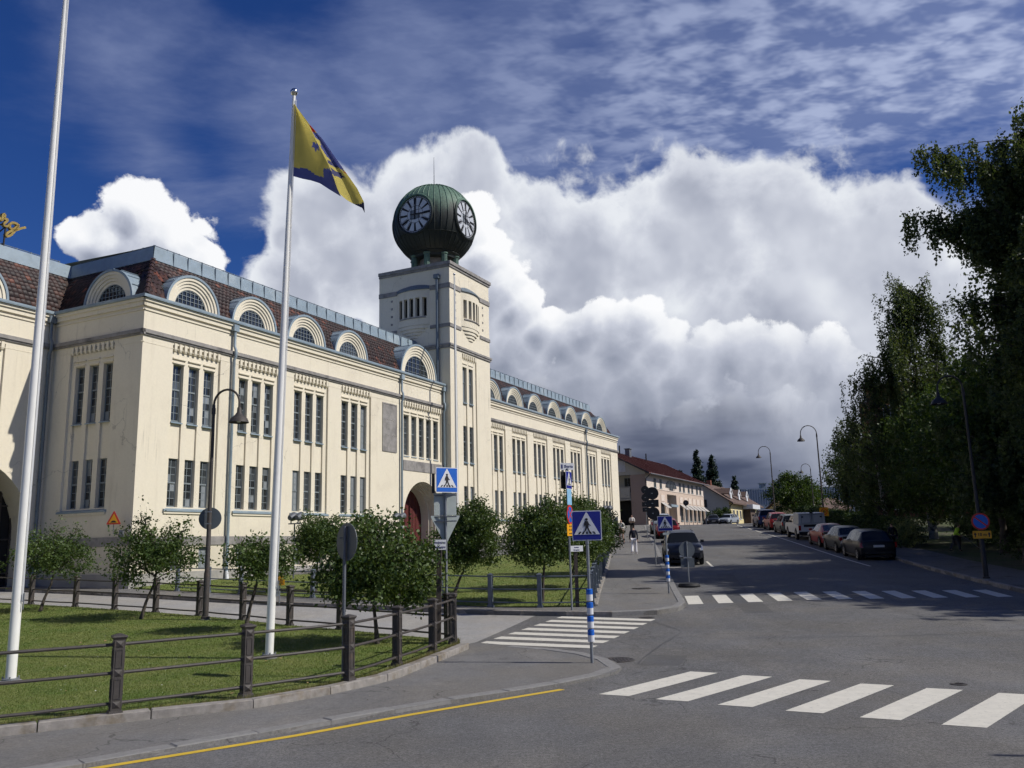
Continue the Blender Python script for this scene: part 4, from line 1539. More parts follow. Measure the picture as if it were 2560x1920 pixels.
# ---- dormers ----------------------------------------------------------------
def dormer_parts(r, zc, rin, curtain=False):
    """front in local x/z, faces -y, barrel runs to +y"""
    n = 28
    arc = lambda q: [(q * math.cos(math.pi * k / n), q * math.sin(math.pi * k / n)) for k in range(n + 1)]
    shell = MB()
    # metal barrel and rim
    A, B = arc(r), arc(r - 0.11)
    for (a, b), (c, d) in zip(zip(A, A[1:]), zip(B, B[1:])):
        shell.quad((a[0], 0, a[1]), (b[0], 0, b[1]), (b[0], 2.4, b[1]), (a[0], 2.4, a[1]))
        shell.quad((a[0], -0.05, a[1]), (b[0], -0.05, b[1]), (d[0], -0.05, d[1]), (c[0], -0.05, c[1]))
        shell.quad((a[0], -0.05, a[1]), (b[0], -0.05, b[1]), (b[0], 0, b[1]), (a[0], 0, a[1]))
        shell.quad((c[0], -0.05, c[1]), (d[0], -0.05, d[1]), (d[0], 0.06, d[1]), (c[0], 0.06, c[1]))
    for k in range(3, n - 2, 3):
        p, q = A[k], arc(r + 0.03)[k]
        shell.tube([(q[0], 0.02, q[1]), (q[0], 2.4, q[1])], 0.018, 4)
    shell.box(-r, -r + 0.11, -0.05, 0.06, -0.25, 0)
    shell.box(r - 0.11, r, -0.05, 0.06, -0.25, 0)
    face = MB()
    steps = 4
    q0, y0 = r - 0.11, 0.0
    dq = (r - 0.11 - rin) / steps
    for s in range(steps):
        A, B = arc(q0), arc(q0 - dq)
        for (a, b), (c, d) in zip(zip(A, A[1:]), zip(B, B[1:])):
            face.quad((a[0], y0, a[1]), (b[0], y0, b[1]), (d[0], y0, d[1]), (c[0], y0, c[1]))
            face.quad((c[0], y0, c[1]), (d[0], y0, d[1]), (d[0], y0 + 0.06, d[1]), (c[0], y0 + 0.06, c[1]))
        for sg in (-1, 1):
            face.quad((sg * q0, y0, -0.25), (sg * (q0 - dq), y0, -0.25), (sg * (q0 - dq), y0, 0), (sg * q0, y0, 0))
            face.quad((sg * (q0 - dq), y0, -0.25), (sg * (q0 - dq), y0 + .06, -0.25), (sg * (q0 - dq), y0 + .06, 0), (sg * (q0 - dq), y0, 0))
        q0 -= dq
        y0 += 0.06
    gl = MB()
    A = arc(q0)
    gl.add([(x, y0 + 0.02, z) for x, z in A], [tuple(range(len(A)))])
    fr = MB()
    nx = 8 if r < 2 else 6
    for k in range(-nx // 2 + 1, nx // 2):
        x = k * 2 * rin / nx
        fr.box(x - 0.014, x + 0.014, y0 - 0.02, y0 + 0.012, -0.02, math.sqrt(rin * rin - x * x))
    for k in range(1, 5):
        z = k * rin / 4.6
        w = math.sqrt(rin * rin - z * z)
        fr.box(-w, w, y0 - 0.018, y0 + 0.010, z - 0.013, z + 0.013)
    A, B = arc(rin), arc(rin - 0.045)
    for (a, b), (c, d) in zip(zip(A, A[1:]), zip(B, B[1:])):
        fr.quad((a[0], y0 - .03, a[1]), (b[0], y0 - .03, b[1]), (d[0], y0 - .03, d[1]), (c[0], y0 - .03, c[1]))
    fr.box(-rin, rin, y0 - 0.05, y0 + 0.02, -0.06, 0.0)
    out = []
    for nm, mb, mt in (('barrel_roof', shell, MT['zinc']), ('arched_front', face, MT['plaster']), ('glazing', gl, MT['pane']), ('glazing_bars', fr, MT['frame'])):
        me = mb.mesh(nm)
        bm = bmesh.new()
        bm.from_mesh(me)
        bmesh.ops.recalc_face_normals(bm, faces=bm.faces)
        bm.to_mesh(me)
        bm.free()
        me.materials.append(mt)
        if nm == 'barrel_roof':
            me.polygons.foreach_set('use_smooth', [True] * len(me.polygons))
            me.set_sharp_from_angle(angle=R(35))
        out.append((nm, me))
    return out


DP, DP5 = dormer_parts(1.66, 13.72, 0.98), dormer_parts(2.30, 13.72, 1.5)


def dormer(P, u, parts, z=13.74, off=-0.42):
    o, o1 = P(u, off, z), P(u + 1, off, z)
    rz = math.atan2(o1[1] - o[1], o1[0] - o[0])
    d = inst('dormer', parts[1][1], factory, o, (0, 0, rz))
    ny = (math.sin(rz), -math.cos(rz))
    fl = (P(0, 1, 0)[0] - P(0, 0, 0)[0], P(0, 1, 0)[1] - P(0, 0, 0)[1])
    if ny[0] * fl[0] + ny[1] * fl[1] < 0:
        d.scale = (1, -1, 1)
    for nm, me in (parts[0], parts[2], parts[3]):
        inst(nm, me, d)
    return d


for uc, r in DORM:
    dormer(FF, uc, DP5 if r > 2 else DP)
dormer(LF, 2.95, DP)
for u in (-3.75, -7.9):
    dormer(RF, u, DP)

# ---- roof-top lettering: the tail of a gilded script name --------------------
sg = empty('roof_letters', (0, 0, 0), 0, 'gold script letters standing on a frame on the factory roof', 'sign')
sg.parent = None
sg.location = factory.location
sg.rotation_euler = (0, 0, ROT)
OFF = -8.2
SX, SZ = -1.74, 18.0     # u and z of the letters' left edge at the picture's border


def stroke(pts, r):
    # Catmull-Rom through the points
    P4 = [pts[0]] + pts + [pts[-1]]
    out = []
    for i in range(1, len(P4) - 2):
        p0, p1, p2, p3 = [Vector((*p, 0)) for p in P4[i - 1:i + 3]]
        for k in range(6):
            t = k / 6
            out.append(0.5 * ((2 * p1) + (-p0 + p2) * t + (2 * p0 - 5 * p1 + 4 * p2 - p3) * t * t + (-p0 + 3 * p1 - 3 * p2 + p3) * t ** 3))
    out.append(Vector((*pts[-1], 0)))
    return [(p.x, 6 - OFF - 6, p.y) for p in out]


gold = M('gilded_sheet', (0.40, 0.28, 0.08), 0.35, 0.15, 6.0, metal=0.6)
k = 1.0 / 118.0 * 0.118 * 1.02
T = lambda x, y: (-1.74 + x * 0.00172, 18.22 - (y - 660) * 0.00172)
LET = {'letter_r': [[(-260, 900), (-160, 700), (-40, 640), (40, 700), (60, 520), (110, 500), (110, 570), (90, 620), (200, 620), (170, 690), (110, 780), (150, 830), (230, 800), (270, 730)]],
       'letter_g': [[(540, 680), (450, 650), (350, 660), (280, 730), (290, 830), (370, 850), (450, 780), (530, 680), (460, 830), (400, 930), (320, 1050), (220, 1110), (200, 1060), (260, 970), (360, 900), (480, 840), (600, 750), (740, 670)]],
       'letter_e': [[(-900, 900), (-760, 820), (-640, 720), (-700, 640), (-820, 700), (-840, 830), (-740, 900), (-600, 850), (-420, 700), (-330, 640), (-260, 700), (-300, 850), (-260, 900)]]}
for nm, ss in LET.items():
    mb = MB()
    for s in ss:
        pts = stroke([T(*p) for p in s], 0.05)
        pts = [(p[0], -OFF, p[2]) for p in pts]
        for (a, b) in zip(pts, pts[1:]):
            d = Vector((b[0] - a[0], 0, b[2] - a[2]))
            if d.length < 1e-6:
                continue
            nrm = Vector((-d.z, 0, d.x)).normalized() * 0.055
            vs = []
            for yy in (-0.09, 0.09):
                for p, sgn in ((a, 1), (b, 1), (b, -1), (a, -1)):
                    vs.append((p[0] + nrm.x * sgn, p[1] + yy, p[2] + nrm.z * sgn))
            mb.add(vs, [(0, 1, 2, 3), (4, 7, 6, 5), (0, 4, 5, 1), (1, 5, 6, 2), (2, 6, 7, 3), (3, 7, 4, 0)])
    mb.build(nm, gold, sg)
mb = MB()
for u in (-1.45, -2.6, -4.0):
    mb.tube([(u, -OFF, 16.9), (u + 0.04, -OFF, 18.0)], 0.05, 6)
    mb.tube([(u - 0.5, -OFF + 0.8, 16.9), (u, -OFF, 17.9)], 0.03, 6)
mb.tube([(-6, -OFF + 0.09, 18.05), (-0.9, -OFF + 0.09, 17.98)], 0.035, 6)
mb.build('sign_frame', MT['signblack'], sg)

# ================================================================== the clock tower
tower = empty('clock_tower', (_NC[0], _NC[1], 0), ROT, 'square cream clock tower carrying a green copper clock globe', 'tower')
U0, U1, FO, BO = 25.8, 31.9, 0.6, -5.55
TF = lambda u, off, z: (u, -(off + FO), z)                       # front, u along the street
TL = lambda v, off, z: (U0 - off, v - FO, z)                     # left face, v into the building
TR = lambda v, off, z: (U1 + off, v - FO, z)
W1 = U1 - U0
DV = FO - BO
tw = MB()
tb = MB()
# paired windows on the front, three storeys; each in its own narrow strip
TW_ROWS = [(12.62, 15.18, 'up'), (8.24, 10.76, 'up'), (4.3, 6.45, 'low')]
front_holes = []
panel = (27.55, 29.70, 4.1, 16.15)
for k in range(2):
    u = 27.74 + 0.93 * k
    front_holes.append((u, u + 0.62, 4.28, 15.2))
holed(tw, TF, U0, U1, -0.6, 16.3, [panel], 0)
reveal(tw, TF, panel, 0, -0.10, sides='lrb')
holed(tw, TF, panel[0], panel[1], panel[2], panel[3], front_holes, -0.10)
tw.quad(TF(panel[0], -0.10, panel[3]), TF(panel[1], -0.10, panel[3]), TF(panel[1], 0, panel[3]), TF(panel[0], 0, panel[3]))
for h in front_holes:
    reveal(tw, TF, h, -0.10, -0.36)
    for (z0, z1, kd) in TW_ROWS:
        window(tower, TF, h[0] + 0.01, z0, -0.33, kd)
        MB().add([TF(h[0] - .02, -0.33, z0), TF(h[1] + .02, -0.33, z0), TF(h[1] + .02, -0.05, z0 - .09), TF(h[0] - .02, -0.05, z0 - .09),
                  TF(h[0] - .02, -0.33, z0 - .1), TF(h[1] + .02, -0.33, z0 - .1), TF(h[1] + .02, -0.05, z0 - .15), TF(h[0] - .02, -0.05, z0 - .15)],
                 [(0, 1, 2, 3), (4, 7, 6, 5), (3, 2, 6, 7), (0, 3, 7, 4), (1, 5, 6, 2)]).build('window_sill', MT['zinc'], tower)
    pbox(tw, TF, h[0], h[1], -0.36, -0.19, 6.47, 8.10)
    pbox(tw, TF, h[0], h[1], -0.36, -0.19, 10.85, 12.48)
for k in range(7):
    dentil(TF, 27.72 + k * 0.30, 15.86, tower)
for a in (27.70, 28.63):
    pbox(tw, TF, a, a + 0.70, -0.10, -0.04, 15.42, 15.47)


def oriel(P, uc, hw, bulge, zb, zt):
    """shallow bowed bay with five narrow slots, corbel under, metal hood above; returns outline"""
    n = 10
    pts = [(uc - hw + 2 * hw * k / n, bulge * (1 - ((2 * k / n) - 1) ** 2)) for k in range(n + 1)]
    # wall with slots
    slots = [(0.8, 1.95), (2.6, 3.8), (4.4, 5.6), (6.2, 7.4), (8.05, 9.2)]

    def at(t):
        u = uc - hw + 2 * hw * t / n
        return u, bulge * (1 - ((2 * t / n) - 1) ** 2)
    cuts = sorted({0.0, float(n), *[q for s in slots for q in s], *[float(k) for k in range(n + 1)]})
    for a, b in zip(cuts, cuts[1:]):
        m = (a + b) / 2
        (ua, oa), (ub, ob) = at(a), at(b)
        win = any(s[0] < m < s[1] for s in slots)
        for z0, z1 in ((zb, 18.85), (18.85, 20.27), (20.27, zt)):
            if win and z0 == 18.85:
                continue
            tw.quad(P(ua, oa, z0), P(ub, ob, z0), P(ub, ob, z1), P(ua, oa, z1))
    for s in slots:
        (ua, oa), (ub, ob) = at(s[0]), at(s[1])
        tw.quad(P(ua, oa, 18.85), P(ua, oa - .3, 18.85), P(ua, oa - .3, 20.27), P(ua, oa, 20.27))
        tw.quad(P(ub, ob, 18.85), P(ub, ob - .3, 18.85), P(ub, ob - .3, 20.27), P(ub, ob, 20.27))
        tw.quad(P(ua, oa, 20.27), P(ub, ob, 20.27), P(ub, ob - .3, 20.27), P(ua, oa - .3, 20.27))
        tw.quad(P(ua, oa, 18.85), P(ub, ob, 18.85), P(ub, ob - .3, 18.85), P(ua, oa - .3, 18.85))
        g_ = MB()
        pbox(g_, P, ua, ub, min(oa, ob) - 0.3, min(oa, ob) - 0.24, 18.86, 20.26)
        g_.build('slot_window', MT['dark'], tower)
    # sill under the slots, hood over them
    sl = MB()
    for a, b in zip(pts, pts[1:]):
        if uc - hw * .8 < (a[0] + b[0]) / 2 < uc + hw * .8:
            sl.add([P(a[0], a[1] - .02, 18.72), P(b[0], b[1] - .02, 18.72), P(b[0], b[1] + .07, 18.72), P(a[0], a[1] + .07, 18.72),
                    P(a[0], a[1] - .02, 18.80), P(b[0], b[1] - .02, 18.80), P(b[0], b[1] + .07, 18.80), P(a[0], a[1] + .07, 18.80)],
                   [(0, 1, 2, 3), (4, 5, 6, 7), (3, 2, 6, 7), (0, 3, 7, 4), (1, 5, 6, 2), (0, 4, 5, 1)])
    sl.build('oriel_sill', MT['stone'], tower)
    hd = MB()
    for a, b in zip(pts, pts[1:]):
        hd.quad(P(a[0], a[1] + 0.10, zt), P(b[0], b[1] + 0.10, zt), P(b[0], -0.02, zt + 0.42 * (0.55 + 0.45 * b[1] / bulge)), P(a[0], -0.02, zt + 0.42 * (0.55 + 0.45 * a[1] / bulge)))
        hd.quad(P(a[0], a[1] + 0.10, zt - 0.07), P(b[0], b[1] + 0.10, zt - 0.07), P(b[0], b[1] + 0.10, zt), P(a[0], a[1] + 0.10, zt))
        hd.quad(P(a[0], a[1] - .01, zt - 0.07), P(b[0], b[1] - .01, zt - 0.07), P(b[0], b[1] + 0.10, zt - 0.07), P(a[0], a[1] + 0.10, zt - 0.07))
    hd.build('oriel_hood', MT['zincd'], tower)
    # stepped corbel
    for k, (s, z0, z1) in enumerate(((0.92, 17.95, zb), (0.72, 17.72, 17.95), (0.5, 17.5, 17.72), (0.28, 17.3, 17.5))):
        poly = [(uc - hw * s + 2 * hw * s * i / 8, bulge * s * (1 - ((2 * i / 8) - 1) ** 2)) for i in range(9)]
        vs = [P(u, o, z) for z in (z0, z1) for u, o in poly]
        fs = [(i, i + 1, 9 + i + 1, 9 + i) for i in range(8)] + [tuple(range(8, -1, -1)), tuple(range(9, 18))]
        tw.add(vs, fs)


holed(tw, TF, U0, U1, 16.3, 22.35, [(27.45, 30.25, 18.2, 20.95)], 0)
oriel(TF, 28.85, 1.42, 0.34, 18.2, 20.95)
holed(tw, TL, 0, DV, -0.6, 22.35, [(1.68, 4.48, 18.2, 20.95)], 0)
oriel(TL, 3.08, 1.42, 0.34, 18.2, 20.95)
holed(tw, TR, 0, DV, -0.6, 22.35, [], 0)
tw.quad((U0, DV - FO, -0.6), (U1, DV - FO, -0.6), (U1, DV - FO, 22.35), (U0, DV - FO, 22.35))
tw.quad((U0, -FO, 22.3), (U1, -FO, 22.3), (U1, DV - FO, 22.3), (U0, DV - FO, 22.3))
# dark backing so that nothing shines through the slots
tw.build('wall', MT['plaster'], tower)
def band(*q):
    mb = MB()
    pbox(mb, *q)
    return mb.build('stone_band', MT['stone'], tower)


for P, a, b, c in ((TF, U0, U1, 28.85), (TL, 0, DV, 3.08), (TR, 0, DV, 99)):
    e = 0.12
    for z0, z1, o in ((16.27, 16.42, 0.09), (16.42, 16.57, 0.15)):
        band(P, a - (o if P is TF else 0), b + (o if P is TF else 0), -0.02, o, z0, z1)
    for z0, z1, o in ((22.33, 22.5, 0.08), (22.5, 22.74, 0.16)):
        band(P, a - (o if P is TF else 0), b + (o if P is TF else 0), -0.05, o, z0, z1)
    for x0, x1 in (((a, c - 1.45), (c + 1.45, b)) if c < 50 else ((a, b),)):
        for z0, z1 in ((20.76, 21.10), (17.83, 18.08)):
            band(P, x0 - (0.05 if P is TF and x0 == a else 0), x1 + (0.05 if P is TF and x1 == b else 0), -0.02, 0.07, z0, z1)
band(TF, U0 - .02, U1 + .02, -0.02, 0.05, -0.6, 2.98)
_sq = MB().box(-0.075, 0.075, -0.03, 0.03, -0.075, 0.075).mesh('vent_block')
_sq.materials.append(MT['stone'])
for z in (20.4, 19.8, 19.2, 18.6):
    for u in (26.63, 30.83):
        inst('vent_block', _sq, tower, TF(u, 0, z))
    for v in (5.0, 0.98) if z != 19.2 else (5.0,):
        inst('vent_block', _sq, tower, TL(v, 0, z), (0, 0, math.pi / 2))
dp = MB().tube([TL(0.95, 0.16, 13.7), TL(0.95, 0.16, 21.6)], 0.11, 10)
dp.box(U0 - 0.36, U0 - 0.02, 0.95 - FO - 0.2, 0.95 - FO + 0.2, 21.5, 21.8)
dp.build('downpipe', MT['zincd'], tower, smooth=True)

# ---- globe -----------------------------------------------------------------
GC = Vector((28.85, 2.48, 27.05))
GR = 3.22


def copper_mat():
    m = bpy.data.materials.new('patinated_copper')
    m.use_nodes = True
    t = m.node_tree
    g = N(t)
    b = t.nodes['Principled BSDF']
    b.inputs['Roughness'].default_value = 0.62
    b.inputs['Metallic'].default_value = 0.1
    pos = g.add('ShaderNodeNewGeometry').outputs['Position']
    sp = g.add('ShaderNodeSeparateXYZ')
    g.put(sp.inputs[0], pos)
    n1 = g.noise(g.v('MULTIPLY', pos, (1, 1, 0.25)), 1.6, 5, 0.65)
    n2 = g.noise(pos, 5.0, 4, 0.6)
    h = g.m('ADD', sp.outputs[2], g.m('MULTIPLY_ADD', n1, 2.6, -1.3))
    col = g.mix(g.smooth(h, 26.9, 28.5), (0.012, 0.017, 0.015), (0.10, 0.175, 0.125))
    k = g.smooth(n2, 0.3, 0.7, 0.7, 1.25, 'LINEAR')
    cc = g.add('ShaderNodeCombineXYZ')
    for i in range(3):
        g.put(cc.inputs[i], k)
    g.put(b.inputs['Base Color'], g.mix(1.0, col, cc.outputs[0], 'MULTIPLY'))
    return m


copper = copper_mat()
green = M('copper_green', (0.075, 0.135, 0.105), 0.6, 0.3, 4.0)
dirs = [Vector((0, -1, 0)), Vector((-1, 0, 0)), Vector((1, 0, 0)), Vector((0, 1, 0))]
FRR = 1.60          # outer radius of a dial frame
cosc = math.sqrt(1 - (FRR / GR) ** 2)


def on_globe(th, ph, r=GR):
    return Vector((math.cos(th) * math.sin(ph), math.sin(th) * math.sin(ph), math.cos(ph))) * r


gm_ = MB()
NT, NP = 120, 60
ph0, ph1 = 0.0, math.pi - math.asin(1.85 / GR)
grid = [[on_globe(2 * math.pi * i / NT, ph0 + (ph1 - ph0) * j / NP) for i in range(NT)] for j in range(NP + 1)]
vs = [p for r_ in grid for p in r_]
fs = []
for j in range(NP):
    for i in range(NT):
        i2 = (i + 1) % NT
        q = (grid[j][i] + grid[j][i2] + grid[j + 1][i] + grid[j + 1][i2]) / 4
        if any(q.normalized().dot(d) > cosc + 0.012 for d in dirs):
            continue
        fs.append((j * NT + i, j * NT + i2, (j + 1) * NT + i2, (j + 1) * NT + i))
gm_.add(vs, fs)
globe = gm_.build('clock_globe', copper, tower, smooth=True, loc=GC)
for k in range(40):
    th = 2 * math.pi * (k + 0.5) / 40
    seg, segs = [], []
    for j in range(31):
        p = on_globe(th, 0.16 + (ph1 - 0.16) * j / 30, GR + 0.012)
        if any(p.normalized().dot(d) > cosc - 0.004 for d in dirs):
            if len(seg) > 1:
                segs.append(seg)
            seg = []
        else:
            seg.append(p)
    if len(seg) > 1:
        segs.append(seg)
    mb = MB()
    for s in segs:
        mb.tube(s, 0.032, 4)
    mb.build('standing_seam', copper, globe)
for ph in (0.62, 2.02):
    run = []
    for i in range(161):
        p = on_globe(2 * math.pi * i / 160, ph, GR + 0.02)
        if any(p.normalized().dot(d) > cosc - 0.004 for d in dirs):
            if len(run) > 1:
                MB().tube(run, 0.04, 4).build('ring_seam', copper, globe)
            run = []
        else:
            run.append(p)
    if len(run) > 1:
        MB().tube(run, 0.04, 4).build('ring_seam', copper, globe)
MB().tube([(0, 0, GR - 0.05), (0, 0, GR + 2.6)], [0.035, 0.012], 6).build('lightning_rod', MT['galvd'], globe)
MB().lathe([(1.75, -2.45), (1.95, -2.5), (2.0, -2.62), (1.8, -2.75), (1.75, -2.95)], 40).build('base_ring', copper, globe, smooth=True)
MB().lathe([(1.15, -4.5), (1.15, -2.6)], 32, GC).build('core_drum', MT['stone'], tower, smooth=True)
for k in range(8):
    a = 2 * math.pi * k / 8 + 0.2
    c = (GC.x + 1.72 * math.cos(a), GC.y + 1.72 * math.sin(a), 22.3)
    mb = MB().lathe([(0.30, 0), (0.30, 0.15), (0.24, 0.2), (0.22, 1.85), (0.29, 1.92), (0.29, 2.0)], 12, c)
    for q in range(10):
        b = 2 * math.pi * q / 10
        mb.tube([(c[0] + 0.225 * math.cos(b), c[1] + 0.225 * math.sin(b), 22.52), (c[0] + 0.215 * math.cos(b), c[1] + 0.215 * math.sin(b), 24.15)], 0.022, 4)
    mb.build('column', green, tower)
MB().lathe([(2.1, 22.3), (2.1, 22.62), (1.9, 22.66)], 40, (GC.x, GC.y, 0)).build('drum_base', MT['stone'], tower)

# ---- dials -------------------------------------------------------------------
dial_white = M('dial_glass', (0.56, 0.58, 0.60), 0.22, 0.05, 3.0, spec=0.6)
dial_dark = M('dial_glass_open', (0.17, 0.185, 0.195), 0.25, 0.1, 3.0, spec=0.6)


def clock(rz, hour, minute):
    """a dial facing local -y of its own frame"""
    c = bpy.data.objects.new('clock_face', None)
    d0 = GR * cosc - 0.02
    fr = MB()
    prof = [(FRR + 0.03, -0.12), (FRR + 0.05, 0.08), (FRR - 0.02, 0.15), (FRR - 0.12, 0.15), (FRR - 0.13, 0.02)]
    n = 48
    Y = lambda r, y, a: (r * math.cos(a), -(d0 + y), r * math.sin(a))
    vs = [Y(r, y, 2 * math.pi * k / n) for r, y in prof for k in range(n)]
    fs = [(i * n + k, i * n + (k + 1) % n, (i + 1) * n + (k + 1) % n, (i + 1) * n + k) for i in range(len(prof) - 1) for k in range(n)]
    fr.add(vs, fs)
    face = fr.build('clock_face', copper, tower, smooth=True, loc=GC)
    face.rotation_euler = (0, 0, rz)
    rd = FRR - 0.13
    lay = lambda e: (lambda a, b, d: (a, -(d0 + 0.02 + e + d), b))

    def sector(r0, r1, a0, a1, e, th, mb, n=6):
        poly = [(r0 * math.sin(a0 + (a1 - a0) * k / n), r0 * math.cos(a0 + (a1 - a0) * k / n)) for k in range(n + 1)] + [(r1 * math.sin(a1 - (a1 - a0) * k / n), r1 * math.cos(a1 - (a1 - a0) * k / n)) for k in range(n + 1)]
        mb.prism(poly, lay(e), 0, th)
    # glass sectors between the numerals, glass disc in the middle
    for k in range(12):
        mb = MB()
        a = 2 * math.pi * k / 12
        sector(0.70, rd - 0.16, a + 0.075, a + 2 * math.pi / 12 - 0.075, 0.0, 0.015, mb)
        mb.build('glass_sector', dial_white, face)
    mb = MB()
    for q in range(24):
        sector(0.0001, 0.665, 2 * math.pi * q / 24, 2 * math.pi * (q + 1) / 24, 0.0, 0.012, mb, 1)
    mb.build('centre_glass', dial_white, face)
    mb = MB()
    mb.prism([(-0.46, -0.36), (0.06, -0.42), (0.06, 0.36), (-0.46, 0.30)], lay(0.012), 0, 0.006)
    mb.prism([(0.09, -0.40), (0.44, -0.30), (0.44, 0.06), (0.09, 0.04)], lay(0.012), 0, 0.006)
    mb.build('open_pane', dial_dark, face)
    # black backing ring and tracery
    mb = MB()
    for q in range(48):
        sector(0.66, rd, 2 * math.pi * q / 48, 2 * math.pi * (q + 1) / 48, -0.02, 0.012, mb, 1)
    mb.build('dial_plate', MT['signblack'], face)
    # numerals: I V X strokes as radial bars
    rom = ['XII', 'I', 'II', 'III', 'IIII', 'V', 'VI', 'VII', 'VIII', 'IX', 'X', 'XI']
    for k, s in enumerate(rom):
        a = 2 * math.pi * k / 12
        mb = MB()
        wd = {'I': 0.075, 'V': 0.14, 'X': 0.14}
        tot = sum(wd[c_] for c_ in s)
        x = -tot / 2
        r0, r1 = 0.74, rd - 0.20
        ca, sa = math.cos(a), math.sin(a)
        rot = lambda p: (p[0] * ca + p[1] * sa, -p[0] * sa + p[1] * ca)
        for c_ in s:
            w = wd[c_]
            m0 = x + w / 2
            bars = {'I': [((m0, r0), (m0, r1))], 'V': [((m0, r0), (m0 - .045, r1)), ((m0, r0), (m0 + .045, r1))], 'X': [((m0 - .045, r0), (m0 + .045, r1)), ((m0 + .045, r0), (m0 - .045, r1))]}[c_]
            for (p, q) in bars:
                h = 0.012
                mb.prism([rot((p[0] - h, p[1])), rot((p[0] + h, p[1])), rot((q[0] + h, q[1])), rot((q[0] - h, q[1]))], lay(0.018), 0, 0.012)
            x += w
        mb.build('numeral', MT['signblack'], face)
    mb = MB()
    for q in range(60):
        a = 2 * math.pi * q / 60
        sector(rd - 0.11, rd - 0.05, a + 0.02, a + 0.085, 0.0, 0.012, mb, 1)
    mb.build('minute_track', dial_white, face)['kind'] = 'stuff'
    mb = MB()
    for x in (-0.33, 0.33):
        mb.box(x - .012, x + .012, -(d0 + 0.05), -(d0 + 0.035), -0.56, 0.56)
        mb.box(-0.56, 0.56, -(d0 + 0.05), -(d0 + 0.035), x - .012, x + .012)
    mb.build('tracery', MT['signblack'], face)
    for nm, ang, L, w in (('hour_hand', hour, 0.80, 0.075), ('minute_hand', minute, 1.22, 0.055)):
        mb = MB()
        ca, sa = math.cos(ang), math.sin(ang)
        rot = lambda p: (p[0] * ca + p[1] * sa, -p[0] * sa + p[1] * ca)
        mb.prism([rot(p) for p in ((-w * .5, -0.42), (w * .5, -0.42), (w, 0.1), (w * .9, L * .75), (0, L), (-w * .9, L * .75), (-w, 0.1))], lay(0.05 if nm[0] == 'h' else 0.075), 0, 0.015)
        mb.build(nm, MT['signblack'], face)
    return face


clock(0.0, R(7), R(112))
clock(-math.pi / 2, R(2), R(93))
for k in (1, 2):
    clock(k * math.pi / 2, R(4), R(96))

# ================================================================== houses up the street
MT['farpane'] = M('dim_pane', (0.022, 0.024, 0.026), 0.35, spec=0.25)
MT['pink'] = plaster_mat('pink_plaster', (0.58, 0.465, 0.375), (0.50, 0.40, 0.325))
MT['pinkpale'] = plaster_mat('pale_pink_plaster', (0.66, 0.57, 0.49), (0.58, 0.50, 0.43))
MT['brownp'] = plaster_mat('brown_plaster', (0.36, 0.27, 0.22), (0.30, 0.23, 0.19))
MT['redroof'] = M('red_sheet_roof', (0.165, 0.072, 0.055), 0.65, 0.12, 1.0, stretch=(1, 1, 1))
MT['brownroof'] = M('brown_tile_roof', (0.115, 0.075, 0.058), 0.8, 0.2, 3.0)
MT['darkroof'] = M('dark_roof', (0.035, 0.037, 0.042), 0.7, 0.2, 2.0)
MT['yellowp'] = plaster_mat('yellow_plaster', (0.70, 0.60, 0.33), (0.60, 0.50, 0.29))
MT['greyp'] = plaster_mat('grey_board_wall', (0.44, 0.42, 0.36), (0.37, 0.35, 0.30))
MT['awning'] = M('striped_awning', (0.42, 0.40, 0.37), 0.8, 0.1, 3.0)
MT['brick'] = M('red_brick_wall', (0.22, 0.085, 0.055), 0.9, 0.2, 2.0)
MT['bluemetal'] = M('blue_grey_metal', (0.16, 0.20, 0.27), 0.5, 0.1, 1.5)
MT['curtain'] = M('curtain', (0.45, 0.43, 0.40), 0.9, 0.1, 3.0)


def house(name, label, x, y, rz=ROT):
    return empty(name, (x, y, 0), rz, label, 'house')


def win(parent, P, u, z, w, h, fm='frame', depth=0.12, mull=1):
    """window set in a dark recess on a wall: frame (part) > pane"""
    fr = MB()
    t = 0.06
    pbox(fr, P, u, u + t, 0.003, 0.05, z, z + h)
    pbox(fr, P, u + w - t, u + w, 0.003, 0.05, z, z + h)
    pbox(fr, P, u + t, u + w - t, 0.003, 0.05, z + h - t, z + h)
    pbox(fr, P, u + t, u + w - t, 0.003, 0.05, z, z + t)
    for k in range(mull):
        c = u + w * (k + 1) / (mull + 1)
        pbox(fr, P, c - .025, c + .025, 0.003, 0.04, z + t, z + h - t)
    pbox(fr, P, u - 0.06, u + w + 0.06, 0.003, 0.10, z - 0.07, z - 0.002)
    o = fr.build('window', MT[fm], parent)
    gl = MB()
    pbox(gl, P, u + t, u + w - t, 0.002, 0.015, z + t, z + h - t)
    gl.build('pane', MT['farpane'], o)
    return o


# ---- pink corner house with a red roof --------------------------------------
ph_ = house('pink_house', 'two storey pink house with red roof and striped shop awnings', 15.33, 100.0)
HF = lambda u, off, z: (u, -off, z)
HG = lambda v, off, z: (-off, v, z)
ZB = 3.0
L_, DP_, EV = 27.5, 11.0, 10.45
w1, w2 = MB(), MB()
arch = (8.5, 12.9, 8.7, 9.75)
holed(w1, HF, 0, L_, ZB, 8.45, [(5.8, 7.1, ZB, 6.9), (8.6, 12.9, ZB, 8.0)], 0)
holed(w2, HF, 0, L_, 8.45, EV, [], -0.02)
# recessed entrance bay
for h in ((8.6, 12.9, ZB, 8.0),):
    reveal(w1, HF, h, 0, -1.0)
    holed(w1, HF, h[0], h[1], h[2], h[3], [], -1.0)
reveal(w1, HF, (5.8, 7.1, ZB, 6.9), 0, -0.3)
holed(w1, HF, 5.8, 7.1, ZB, 6.9, [], -0.3)
